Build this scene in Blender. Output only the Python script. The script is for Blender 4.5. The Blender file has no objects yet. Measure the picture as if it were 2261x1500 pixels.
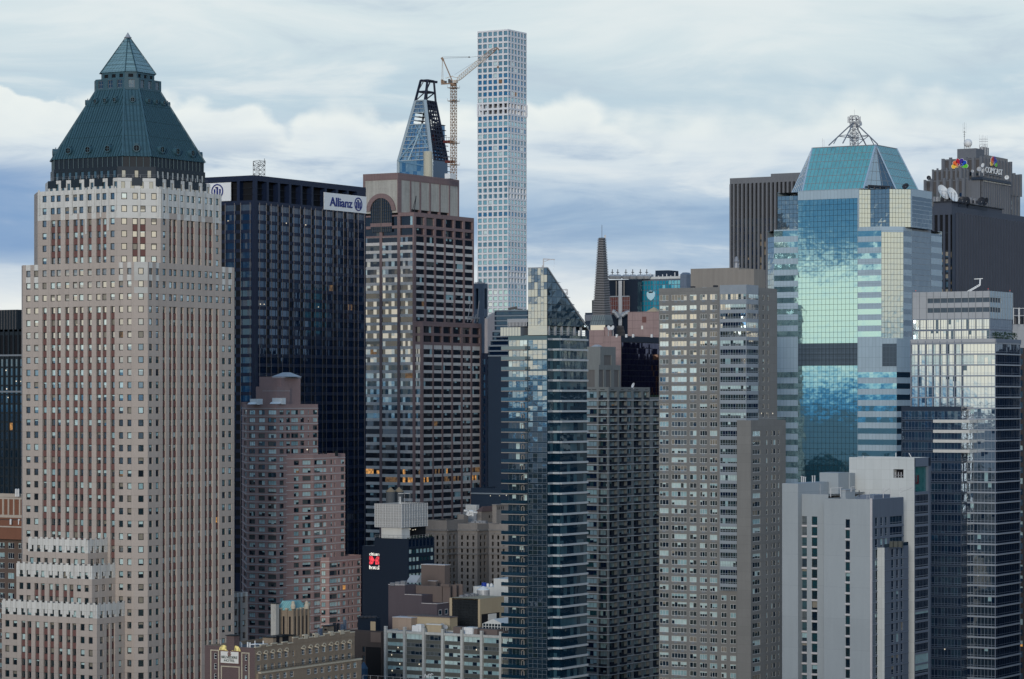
import bpy, math, random
from math import radians, sin, cos, tan, atan, atan2, pi, sqrt
from mathutils import Vector

SC = bpy.context.scene
COL = SC.collection
R = random.Random(7)

# ------------------------------------------------------------------ camera
# world: x runs along the cross streets (east), y runs uptown, z up, metres; the camera stands at the origin
F, HZ, CX, H = 6400.0, 880.0, 1130.5, 122.0     # focal length and horizon in photo pixels, eye height
AZ = radians(31.0)                               # azimuth of the view
FW = (cos(AZ), sin(AZ)); RT = (sin(AZ), -cos(AZ))
cam_d = bpy.data.cameras.new("camera"); cam = bpy.data.objects.new("camera", cam_d); COL.objects.link(cam)
cam.location = (0, 0, H); cam.rotation_euler = (pi / 2, 0, AZ - pi / 2)
cam_d.sensor_width = 36; cam_d.lens = 36 * F / 2261; cam_d.shift_y = (HZ - 750) / 2261
cam_d.clip_start = 1; cam_d.clip_end = 60000
SC.camera = cam

# ------------------------------------------------------------------ light
SUN_AZ, SUN_EL = radians(203), radians(7.5)
sd = bpy.data.lights.new("sun", 'SUN'); sun = bpy.data.objects.new("sun", sd); COL.objects.link(sun)
sd.energy = 1.9; sd.angle = radians(12); sd.color = (1.0, 0.91, 0.82)
sv = Vector((cos(SUN_EL) * cos(SUN_AZ), cos(SUN_EL) * sin(SUN_AZ), sin(SUN_EL)))
sun.rotation_euler = sv.to_track_quat('Z', 'Y').to_euler(); sun.location = (0, 0, 900)
SC.view_settings.view_transform = 'Standard'; SC.view_settings.look = 'None'
SC.view_settings.exposure = 0.0; SC.view_settings.gamma = 1.0
try:
    SC.cycles.use_denoising = True
    SC.cycles.max_bounces = 6; SC.cycles.diffuse_bounces = 2; SC.cycles.glossy_bounces = 3
    SC.cycles.sample_clamp_indirect = 4.0
except Exception:
    pass


class NT:
    """short hand for wiring node trees"""
    def __init__(s, tree):
        s.t = tree; s.n = tree.nodes; s.l = tree.links
    def new(s, typ, **kw):
        n = s.n.new(typ)
        for k, v in kw.items():
            setattr(n, k, v)
        return n
    def link(s, a, b):
        s.l.new(a, b)
    def put(s, sock, v):
        if isinstance(v, bpy.types.NodeSocket):
            s.l.new(v, sock)
        else:
            sock.default_value = v
    def math(s, op, a, b=0.0, c=None, clamp=False):
        n = s.new('ShaderNodeMath', operation=op, use_clamp=clamp)
        s.put(n.inputs[0], a); s.put(n.inputs[1], b)
        if c is not None: s.put(n.inputs[2], c)
        return n.outputs[0]
    def sstep(s, v, a, b, lo=0.0, hi=1.0):
        n = s.new('ShaderNodeMapRange', interpolation_type='SMOOTHSTEP')
        s.put(n.inputs[0], v)
        for i, x in enumerate((a, b, lo, hi)): s.put(n.inputs[i + 1], x)
        return n.outputs[0]
    def ramp(s, v, stops, interp='LINEAR'):
        n = s.new('ShaderNodeValToRGB'); n.color_ramp.interpolation = interp
        e = n.color_ramp.elements
        while len(e) < len(stops): e.new(0.5)
        for q, (p, c) in zip(e, stops):
            q.position = p; q.color = (*c, 1) if len(c) == 3 else c
        s.put(n.inputs[0], v)
        return n.outputs[0]
    def mix(s, f, a, b, mode='MIX'):
        n = s.new('ShaderNodeMix', data_type='RGBA', blend_type=mode)
        s.put(n.inputs[0], f)
        s.put(n.inputs[6], (*a, 1) if isinstance(a, tuple) and len(a) == 3 else a)
        s.put(n.inputs[7], (*b, 1) if isinstance(b, tuple) and len(b) == 3 else b)
        return n.outputs[2]
    def vec(s, x, y, z):
        n = s.new('ShaderNodeCombineXYZ')
        for i, v in enumerate((x, y, z)): s.put(n.inputs[i], v)
        return n.outputs[0]
    def noise(s, v, scale, detail=4, rough=0.5, dist=0.0):
        n = s.new('ShaderNodeTexNoise'); s.put(n.inputs['Vector'], v)
        n.inputs['Scale'].default_value = scale; n.inputs['Detail'].default_value = detail
        n.inputs['Roughness'].default_value = rough; n.inputs['Distortion'].default_value = dist
        return n.outputs[0]


# ------------------------------------------------------------------ sky (a layered evening sky by direction)
def make_world():
    w = bpy.data.worlds.new("World"); SC.world = w; w.use_nodes = True
    t = NT(w.node_tree); t.n.clear()
    g = t.new('ShaderNodeTexCoord').outputs['Generated']
    s = t.new('ShaderNodeSeparateXYZ'); t.link(g, s.inputs[0])
    x, y, z = s.outputs
    A = t.math('MULTIPLY', t.math('ARCTAN2', y, x), 180 / pi)            # azimuth, degrees
    E = t.math('MULTIPLY', t.math('ARCSINE', z), 180 / pi)               # elevation, degrees
    # --- east: pale stratus above a bank of cumulus, darker base, a bright gap near the horizon
    puff = t.noise(t.vec(t.math('MULTIPLY', A, 0.55), t.math('MULTIPLY', E, 0.75), 3.1), 1.0, 7, 0.52, 0.25)
    bill = t.new('ShaderNodeTexVoronoi', feature='SMOOTH_F1'); bill.inputs['Scale'].default_value = 1.0
    t.link(t.vec(t.math('MULTIPLY', A, 1.5), t.math('MULTIPLY', E, 1.9), 0.0), bill.inputs['Vector'])
    bill.inputs['Smoothness'].default_value = 0.35
    roll = t.noise(t.vec(t.math('MULTIPLY', A, 0.22), 0.0, 7.7), 1.0, 2, 0.5)
    edge = t.math('ADD', 5.75, t.math('MULTIPLY', t.math('SUBTRACT', roll, 0.5), 2.6))
    edge = t.math('ADD', edge, t.math('MULTIPLY', t.math('SUBTRACT', puff, 0.5), 1.5))
    edge = t.math('SUBTRACT', edge, t.math('MULTIPLY', t.math('SUBTRACT', bill.outputs[0], 0.35), 0.55))
    soften = t.math('ADD', 0.05, t.math('MULTIPLY', t.sstep(t.noise(t.vec(t.math('MULTIPLY', A, 0.16), 0.0, 4.2), 1.0, 3, 0.6), 0.40, 0.66), 0.75))
    rightw = t.sstep(A, 30.2, 27.6)
    soften = t.math('ADD', soften, t.math('MULTIPLY', rightw, 0.55))
    edge = t.math('SUBTRACT', edge, t.math('MULTIPLY', rightw, 0.25))
    over = t.sstep(t.math('SUBTRACT', E, edge), t.math('MULTIPLY', soften, -0.8), soften)             # 1 above the cumulus tops
    streak = t.noise(t.vec(t.math('MULTIPLY', A, 0.09), t.math('MULTIPLY', E, 0.85), 1.3), 1.0, 5, 0.55, 0.6)
    Es = t.math('ADD', E, t.math('MULTIPLY', t.math('SUBTRACT', streak, 0.5), 3.4))
    k = lambda e: e / 10.0
    hi = t.ramp(t.math('DIVIDE', Es, 10.0), [
        (k(4.9), (.58, .69, .79)), (k(5.9), (.52, .66, .76)), (k(6.5), (.60, .72, .79)), (k(7.2), (.66, .77, .82)), (k(8.2), (.72, .81, .84)), (1.0, (.55, .66, .73))])
    mott = t.noise(t.vec(t.math('MULTIPLY', A, 0.17), t.math('MULTIPLY', E, 0.75), 12.0), 1.0, 6, 0.58, 0.8)
    hi = t.mix(t.sstep(mott, 0.44, 0.68, 0.0, 0.75), hi, (.80, .86, .875))
    hi = t.mix(t.sstep(mott, 0.48, 0.30, 0.0, 0.65), hi, (.49, .60, .71))
    soft = t.math('SUBTRACT', edge, E)
    lo_e = t.math('ADD', E, t.math('MULTIPLY', t.math('SUBTRACT', streak, 0.5), 2.6))
    lo = t.ramp(t.math('DIVIDE', lo_e, 10.0), [
        (0.0, (.80, .86, .88)), (k(1.75), (.86, .90, .90)), (k(2.3), (.72, .79, .85)), (k(2.8), (.44, .57, .73)), (k(3.6), (.32, .47, .67)),
        (k(4.3), (.50, .62, .76)), (k(4.9), (.72, .80, .86)), (k(5.3), (.80, .86, .88)), (k(6.2), (.82, .88, .88))])
    lit = t.math('MULTIPLY', t.sstep(soft, 0.6, 0.0), 0.55)
    lo = t.mix(lit, lo, (.90, .94, .92))
    shade = t.noise(t.vec(t.math('MULTIPLY', A, 0.8), t.math('MULTIPLY', E, 1.3), 9.0), 1.0, 6, 0.55)
    lo = t.mix(t.math('MULTIPLY', t.sstep(shade, 0.45, 0.75), 0.28), lo, (.62, .71, .80))
    blot = t.noise(t.vec(t.math('MULTIPLY', A, 0.20), t.math('MULTIPLY', E, 1.0), 21.0), 1.0, 6, 0.6, 0.5)
    bm_ = t.math('MULTIPLY', t.sstep(E, 1.9, 2.9), t.sstep(E, 5.6, 4.4))
    lo = t.mix(t.math('MULTIPLY', bm_, t.sstep(blot, 0.46, 0.66, 0.0, 0.7)), lo, (.25, .39, .60))
    lo = t.mix(t.math('MULTIPLY', bm_, t.sstep(blot, 0.46, 0.28, 0.0, 0.75)), lo, (.78, .84, .88))
    lo = t.mix(t.math('MULTIPLY', t.math('MULTIPLY', t.sstep(E, 2.4, 3.0), t.sstep(E, 4.9, 4.2)), t.sstep(A, 38.8, 40.8, 0.0, 0.65)), lo, (.15, .30, .58))
    east = t.mix(over, lo, hi)
    # --- west: a bright cream slot low down, broken cumulus over it, deep blue cloud above
    Aw = t.math('MODULO', t.math('ADD', A, 360.0), 360.0)
    wv = t.vec(t.math('MULTIPLY', Aw, 0.26), t.math('MULTIPLY', E, 1.5), 5.0)
    wn = t.noise(wv, 1.0, 6, 0.55, 0.4)
    Ew = t.math('ADD', E, t.math('MULTIPLY', t.math('SUBTRACT', wn, 0.5), 1.1))
    Ew = t.math('ADD', Ew, t.math('MULTIPLY', t.math('MULTIPLY', t.sstep(Aw, 156.6, 158.4), t.sstep(Aw, 185.0, 175.0)), 0.9))
    Ew = t.math('MULTIPLY', Ew, t.sstep(Aw, 205.0, 235.0, 1.0, 0.52))   # the bright slot reaches higher toward the south-west
    kw = lambda e: (e + 3.0) / 15.0
    west = t.ramp(t.math('DIVIDE', t.math('ADD', Ew, 3.0), 15.0), [
        (0.0, (.03, .12, .28)), (kw(-0.8), (.035, .14, .32)), (kw(-0.1), (.06, .24, .46)), (kw(0.35), (.40, .62, .76)), (kw(0.95), (1.08, 1.06, .95)), (kw(1.8), (1.25, 1.15, .93)),
        (kw(2.7), (1.05, 1.06, 1.0)), (kw(4.0), (.55, .68, .80)), (kw(6.0), (.34, .46, .62)), (kw(9.0), (.92, .92, .90)), (1.0, (.95, .95, .92))])
    broken = t.math('MULTIPLY', t.sstep(wn, 0.52, 0.57), t.math('MULTIPLY', t.sstep(E, 2.2, 3.1), t.math('MULTIPLY', t.sstep(E, 6.5, 5.0), t.sstep(Aw, 225.0, 205.0))))
    west = t.mix(t.math('MULTIPLY', broken, 0.92), west, (.07, .20, .38))
    band = t.math('MULTIPLY', t.sstep(E, 3.2, 4.0), t.sstep(E, 7.5, 6.0))
    nnw = t.sstep(t.math('ABSOLUTE', t.math('SUBTRACT', Aw, 148.0)), 40.0, 22.0)
    west = t.mix(t.math('MULTIPLY', t.math('MULTIPLY', band, nnw), 0.85), west, (.06, .17, .34))
    early = t.math('MULTIPLY', t.math('MULTIPLY', t.sstep(E, 2.15, 2.75), t.sstep(E, 7.5, 6.0)), t.sstep(t.math('ABSOLUTE', t.math('SUBTRACT', Aw, 136.0)), 21.0, 11.0))
    west = t.mix(t.math('MULTIPLY', early, t.sstep(wn, 0.60, 0.50, 0.25, 0.85)), west, (.07, .17, .32))
    # --- overhead
    up = t.noise(g, 3.0, 5, 0.55)
    top = t.ramp(up, [(0.3, (.14, .26, .46)), (0.7, (.35, .49, .67))])
    top = t.mix(1.0, top, t.mix(t.sstep(t.math('ABSOLUTE', t.math('SUBTRACT', Aw, 268.0)), 75.0, 40.0), (1, 1, 1), (1.45, 1.38, 1.30)), 'MULTIPLY')
    wmask = t.sstep(t.math('ABSOLUTE', t.math('SUBTRACT', Aw, 196.0)), 98.0, 62.0)
    south = t.mix(t.sstep(streak, 0.35, 0.65), (.38, .47, .60), (.66, .74, .85))
    emask = t.sstep(t.math('ABSOLUTE', t.math('SUBTRACT', A, 35.0)), 60.0, 42.0)
    low = t.mix(emask, south, east)
    low = t.mix(wmask, low, west)
    cloud = t.mix(t.sstep(E, 9.0, 17.0), low, top)
    sky = t.new('ShaderNodeTexSky', sky_type='NISHITA', sun_disc=False)
    sky.sun_elevation = SUN_EL; sky.sun_rotation = pi / 2 - SUN_AZ
    b1 = t.new('ShaderNodeBackground'); t.link(sky.outputs[0], b1.inputs[0]); b1.inputs[1].default_value = 0.1
    b2 = t.new('ShaderNodeBackground'); t.link(cloud, b2.inputs[0]); b2.inputs[1].default_value = 1.0
    m = t.new('ShaderNodeMixShader'); m.inputs[0].default_value = 0.93
    t.link(b1.outputs[0], m.inputs[1]); t.link(b2.outputs[0], m.inputs[2])
    o = t.new('ShaderNodeOutputWorld'); t.link(m.outputs[0], o.inputs[0])
make_world()

# ------------------------------------------------------------------ materials
M = {}
def mat(name):
    m = bpy.data.materials.new(name); m.use_nodes = True; M[name] = m
    t = NT(m.node_tree); return m, t, m.node_tree.nodes['Principled BSDF']

def stone(name, col, rough=0.85, var=0.10, joint=None, jcol=0.8, streak=0.10, spec=0.2, fine=1.0):
    """masonry, concrete, painted panels: weather mottling, rain streaks, optional joints (width, height in metres)"""
    m, t, b = mat(name)
    o = t.new('ShaderNodeTexCoord').outputs['Object']
    s = t.new('ShaderNodeSeparateXYZ'); t.link(o, s.inputs[0])
    u = t.math('ADD', s.outputs[0], s.outputs[1]); z = s.outputs[2]
    n1 = t.noise(o, 0.09 * fine, 5, 0.6)
    n2 = t.noise(t.vec(t.math('MULTIPLY', u, 0.9), t.math('MULTIPLY', z, 0.05), 2.0), 1.0, 4, 0.6)
    n3 = t.noise(o, 1.3 * fine, 3, 0.6)
    f = t.math('ADD', t.math('MULTIPLY', t.math('SUBTRACT', n1, 0.5), var * 3.0), t.math('MULTIPLY', t.math('SUBTRACT', n2, 0.5), streak * 3.0))
    f = t.math('ADD', f, t.math('MULTIPLY', t.math('SUBTRACT', n3, 0.5), var * 1.6))
    f = t.math('ADD', f, 1.0)
    c = t.mix(1.0, col, t.vec(f, f, f), 'MULTIPLY')
    if joint:
        br = t.new('ShaderNodeTexBrick'); br.offset = joint[2] if len(joint) > 2 else 0.0
        t.link(t.vec(u, z, 0.0), br.inputs['Vector']); br.inputs['Scale'].default_value = 1.0
        br.inputs['Brick Width'].default_value = joint[0]; br.inputs['Row Height'].default_value = joint[1]
        br.inputs['Mortar Size'].default_value = joint[3] if len(joint) > 3 else 0.05
        br.inputs['Color1'].default_value = (1, 1, 1, 1); br.inputs['Color2'].default_value = (.93, .93, .93, 1)
        br.inputs['Mortar'].default_value = (jcol, jcol, jcol, 1)
        c = t.mix(1.0, c, br.outputs[0], 'MULTIPLY')
    t.link(c, b.inputs['Base Color']); b.inputs['Roughness'].default_value = rough
    b.inputs['Specular IOR Level'].default_value = spec
    return m

def glass(name, col, ior=2.2, rough=0.03, tint=(1, 1, 1), metal=0.0, wave=0.004, wscale=0.35):
    """facade glass: a dark body with a strong, slightly wavy reflection"""
    m, t, b = mat(name)
    o = t.new('ShaderNodeTexCoord').outputs['Object']
    n = t.noise(o, 0.6, 2, 0.5)
    c = t.mix(n, tuple(v * 0.7 for v in col), tuple(min(1, v * 1.3) for v in col))
    t.link(c, b.inputs['Base Color']); b.inputs['Roughness'].default_value = rough
    b.inputs['IOR'].default_value = ior; b.inputs['Metallic'].default_value = metal
    b.inputs['Specular Tint'].default_value = (*tint, 1)
    if wave:
        h = t.noise(o, wscale, 2, 0.5)
        bp = t.new('ShaderNodeBump'); bp.inputs['Strength'].default_value = 1.0; bp.inputs['Distance'].default_value = wave
        t.link(h, bp.inputs['Height']); t.link(bp.outputs[0], b.inputs['Normal'])
    return m

def plain(name, col, rough=0.6, metal=0.0, spec=0.3, var=0.12):
    m, t, b = mat(name)
    o = t.new('ShaderNodeTexCoord').outputs['Object']
    n = t.math('ADD', 1.0 - var, t.math('MULTIPLY', t.noise(o, 0.8, 4, 0.6), 2 * var))
    t.link(t.mix(1.0, col, t.vec(n, n, n), 'MULTIPLY'), b.inputs['Base Color'])
    b.inputs['Roughness'].default_value = rough; b.inputs['Metallic'].default_value = metal
    b.inputs['Specular IOR Level'].default_value = spec
    return m

def glow(name, col, strength):
    m, t, b = mat(name)
    o = t.new('ShaderNodeTexCoord').outputs['Object']
    n = t.noise(o, 1.1, 2, 0.5)
    b.inputs['Base Color'].default_value = (.03, .03, .03, 1); b.inputs['Roughness'].default_value = 0.3
    b.inputs['Emission Color'].default_value = (*col, 1)
    t.link(t.math('MULTIPLY', t.sstep(n, 0.3, 0.7, 0.35, 1.3), strength), b.inputs['Emission Strength'])
    return m

# ------------------------------------------------------------------ geometry helpers
def ray(px): return AZ - atan((px - CX) / F)
def P2(px, d):
    l = (px - CX) / F * d
    return (d * FW[0] + l * RT[0], d * FW[1] + l * RT[1])
def dep(x, y): return x * FW[0] + y * FW[1]
def ZZ(py, d): return H + (HZ - py) * d / F
def P3(px, py, d): return (*P2(px, d), ZZ(py, d))
def pxof(x, y): return CX + F * (x * RT[0] + y * RT[1]) / dep(x, y)

def tilt(j, r=None):
    """corner offsets of a pane that sits very slightly askew in its frame"""
    r = r or R; a, b = r.uniform(-j, j) * .5, r.uniform(-j, j) * .5
    return [-a - b, a - b, a + b, b - a]

class MB:
    """collects faces (world coordinates) and links them as ONE mesh object"""
    def __init__(s): s.v = []; s.f = []; s.m = []
    def poly(s, pts, m):
        i = len(s.v); s.v.extend(pts); s.f.append(tuple(range(i, i + len(pts)))); s.m.append(m)
    def box(s, x0, x1, y0, y1, z0, z1, m, skip=''):
        a = [(x0, y0), (x1, y0), (x1, y1), (x0, y1)]
        for k, c in ((0, 's'), (1, 'e'), (2, 'n'), (3, 'w')):
            if c in skip: continue
            p, q = a[k], a[(k + 1) % 4]
            s.poly([(*p, z0), (*q, z0), (*q, z1), (*p, z1)], m)
        if 't' not in skip: s.poly([(*p, z1) for p in a], m)
        if 'b' not in skip: s.poly([(*p, z0) for p in reversed(a)], m)
    def prism(s, base, z0, z1, m, top=None, cap=True):
        """base, top: lists of (x, y), counter-clockwise"""
        top = top or base; n = len(base)
        for k in range(n):
            l = (k + 1) % n
            s.poly([(*base[k], z0), (*base[l], z0), (*top[l], z1), (*top[k], z1)], m)
        if cap:
            s.poly([(*p, z1) for p in top], m); s.poly([(*p, z0) for p in reversed(base)], m)
    def beam(s, a, b, w, m, n=4):
        a, b = Vector(a), Vector(b); d = (b - a)
        if d.length < 1e-6: return
        d.normalize(); u = d.cross(Vector((0, 0, 1)))
        if u.length < 1e-3: u = Vector((FW[0], FW[1], 0))
        u.normalize(); v = d.cross(u)
        ring = [(u * cos(2 * pi * (k + .5) / n) + v * sin(2 * pi * (k + .5) / n)) * w for k in range(n)]
        for k in range(n):
            l = (k + 1) % n
            s.poly([tuple(a + ring[k]), tuple(a + ring[l]), tuple(b + ring[l]), tuple(b + ring[k])], m)
        s.poly([tuple(b + r) for r in ring], m); s.poly([tuple(a + r) for r in reversed(ring)], m)
    def lathe(s, cx, cy, prof, m, n=16):
        """prof: (radius, z) from bottom to top"""
        for (r0, z0), (r1, z1) in zip(prof, prof[1:]):
            for k in range(n):
                a, b = 2 * pi * k / n, 2 * pi * (k + 1) / n
                q = [(cx + r0 * cos(a), cy + r0 * sin(a), z0), (cx + r0 * cos(b), cy + r0 * sin(b), z0),
                     (cx + r1 * cos(b), cy + r1 * sin(b), z1), (cx + r1 * cos(a), cy + r1 * sin(a), z1)]
                if r1 < 1e-4: q = q[:3]
                elif r0 < 1e-4: q = [q[0], q[2], q[3]]
                s.poly(q, m)
    def build(s, name, root=None, kind=None, label=None):
        if not s.f: return None
        o0 = root_loc(root)
        me = bpy.data.meshes.new(name)
        me.from_pydata([(x - o0[0], y - o0[1], z - o0[2]) for x, y, z in s.v], [], s.f)
        names = []
        for k in s.m:
            if k not in names: names.append(k)
        ix = {k: i for i, k in enumerate(names)}
        for k in names: me.materials.append(M[k])
        me.polygons.foreach_set('material_index', [ix[k] for k in s.m])
        me.update()
        o = bpy.data.objects.new(name, me); COL.objects.link(o)
        if root: o.parent = root
        if kind: o['kind'] = kind
        if label: o['label'] = label
        return o

LOC = {}
def root_loc(o):
    x = y = z = 0.0
    while o is not None:
        x += o.location[0]; y += o.location[1]; z += o.location[2]; o = o.parent
    return (x, y, z)

def thing(name, label, cat, loc, group=None):
    o = bpy.data.objects.new(name, None); COL.objects.link(o)
    o.location = loc; o['label'] = label; o['category'] = cat
    if group: o['group'] = group
    o.empty_display_size = 5
    return o

class Face:
    """a vertical facade plane from P (left end seen from outside) to Q (right end)"""
    def __init__(s, P, Q):
        s.P, s.Q = P, Q; s.L = max(1e-6, sqrt((Q[0] - P[0]) ** 2 + (Q[1] - P[1]) ** 2))
        s.ux, s.uy = (Q[0] - P[0]) / s.L, (Q[1] - P[1]) / s.L
        s.nx, s.ny = s.uy, -s.ux
    def u(s, px):
        a = ray(px); c, d = cos(a), sin(a)          # ray k*(c,d) meets P + u*(ux,uy)
        den = s.ux * d - s.uy * c
        return (s.P[1] * c - s.P[0] * d) / den
    def xy(s, u, off=0.0): return (s.P[0] + s.ux * u + s.nx * off, s.P[1] + s.uy * u + s.ny * off)
    def d(s, px): return dep(*s.xy(s.u(px)))
    def z(s, py, px): return ZZ(py, s.d(px))
    def pt(s, u, z, off=0.0): return (*s.xy(u, off), z)

class Box:
    """grid-aligned block: west face seen from px_l to px_c, south face from px_c to px_r; the corner at depth d"""
    def __init__(s, pl, pc, pr, d=None, corner=None):
        c = corner or P2(pc, d)
        s.xw, s.ys = c; s.d = dep(*c)
        s.yn = s.xw * tan(ray(pl)) if pl is not None else s.ys + 30
        s.xe = s.ys / tan(ray(pr)) if pr is not None else s.xw + 30
        s.W = Face((s.xw, s.yn), (s.xw, s.ys)); s.S = Face((s.xw, s.ys), (s.xe, s.ys))
    def z(s, py): return ZZ(py, s.d)
    def shell(s, mb, z0, z1, m, roof=None, par=0.9):
        """hidden walls, roof and parapet"""
        x0, x1, y0, y1 = s.xw, s.xe, s.ys, s.yn
        mb.poly([(x1, y0, z0), (x1, y1, z0), (x1, y1, z1), (x1, y0, z1)], m)
        mb.poly([(x1, y1, z0), (x0, y1, z0), (x0, y1, z1), (x1, y1, z1)], m)
        zr = z1 - par; t = 0.45
        mb.poly([(x0 + t, y0 + t, zr), (x1 - t, y0 + t, zr), (x1 - t, y1 - t, zr), (x0 + t, y1 - t, zr)], roof or 'roof_felt')
        if par:
            o = [(x0, y0), (x1, y0), (x1, y1), (x0, y1)]; i = [(x0 + t, y0 + t), (x1 - t, y0 + t), (x1 - t, y1 - t), (x0 + t, y1 - t)]
            for k in range(4):
                l = (k + 1) % 4
                mb.poly([(*o[k], z1), (*o[l], z1), (*i[l], z1), (*i[k], z1)], m)
                mb.poly([(*i[k], z1), (*i[l], z1), (*i[l], zr), (*i[k], zr)], m)

def cols(face, spec, rest='.'):
    us, tg, cur = [0.0], [], 0.0
    for a, b, t in spec:
        a, b = max(face.u(a), cur), min(face.u(b), face.L)
        if b - a < 0.02: continue
        if a - cur > 0.02: us.append(a); tg.append(rest)
        else: a = cur
        us.append(b); tg.append(t); cur = b
    if face.L - cur > 0.02: us.append(face.L); tg.append(rest)
    return us, tg

def cols_u(L, spec, rest='.'):
    us, tg, cur = [0.0], [], 0.0
    for a, b, t in spec:
        if a - cur > 0.02: us.append(a); tg.append(rest)
        us.append(b); tg.append(t); cur = b
    if L - cur > 0.02: us.append(L); tg.append(rest)
    return us, tg

def rows(d, spec, ztop, zbot, rest='-'):
    """spec: (y top, y bottom, tag) in photo pixels at depth d, from the top down; returns ascending z"""
    zs, tg, cur = [ztop], [], ztop
    for a, b, t in spec:
        za, zb = min(ZZ(a, d), cur), max(ZZ(b, d), zbot)
        if za - zb < 0.02: continue
        if cur - za > 0.02: zs.append(za); tg.append(rest)
        zs.append(zb); tg.append(t); cur = zb
    if cur - zbot > 0.02: zs.append(zbot); tg.append(rest)
    return zs[::-1], tg[::-1]

def reg(y0, pitch, n, h, tag):
    return [(y0 + k * pitch - h / 2, y0 + k * pitch + h / 2, tag(k) if callable(tag) else tag) for k in range(n)]

def facade(mb, face, us, ut, zs, zt, fn, win=None, edge=True):
    """a relief of cells: fn(column tag, row tag, i, j) -> (depth behind the plane, material or window style dict)"""
    nu, nz = len(ut), len(zt)
    G = [[fn(ut[i], zt[j], i, j) for j in range(nz)] for i in range(nu)]
    for i in range(nu):
        j = 0
        while j < nz:
            d, m = G[i][j]
            if m is None: j += 1; continue
            if isinstance(m, dict):
                win.add(face, us[i], us[i + 1], zs[j], zs[j + 1], -d, m); j += 1; continue
            k = j
            while k + 1 < nz and G[i][k + 1] == (d, m): k += 1
            mb.poly([face.pt(us[i], zs[j], -d), face.pt(us[i + 1], zs[j], -d), face.pt(us[i + 1], zs[k + 1], -d), face.pt(us[i], zs[k + 1], -d)], m)
            j = k + 1
    def wm(a, b):
        for c in (a, b):
            if isinstance(c[1], str): return c[1]
        return (a[1] or b[1] or {}).get('jamb', 'frame_dark') if isinstance(a[1] or b[1], dict) else 'frame_dark'
    out = (0.0, None)
    for i in range(nu + 1):
        for j in range(nz):
            a = G[i - 1][j] if i else out; b = G[i][j] if i < nu else out
            if (i in (0, nu)) and not edge: continue
            if abs(a[0] - b[0]) > 1e-4:
                m = wm(a, b) if a[0] < b[0] else wm(b, a)
                q = [face.pt(us[i], zs[j], -a[0]), face.pt(us[i], zs[j], -b[0]), face.pt(us[i], zs[j + 1], -b[0]), face.pt(us[i], zs[j + 1], -a[0])]
                mb.poly(q, m)
    for i in range(nu):
        for j in range(nz + 1):
            a = G[i][j - 1] if j else out; b = G[i][j] if j < nz else out
            if abs(a[0] - b[0]) > 1e-4:
                m = wm(a, b) if a[0] < b[0] else wm(b, a)
                q = [face.pt(us[i], zs[j], -a[0]), face.pt(us[i + 1], zs[j], -a[0]), face.pt(us[i + 1], zs[j], -b[0]), face.pt(us[i], zs[j], -b[0])]
                mb.poly(q, m)

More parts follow.
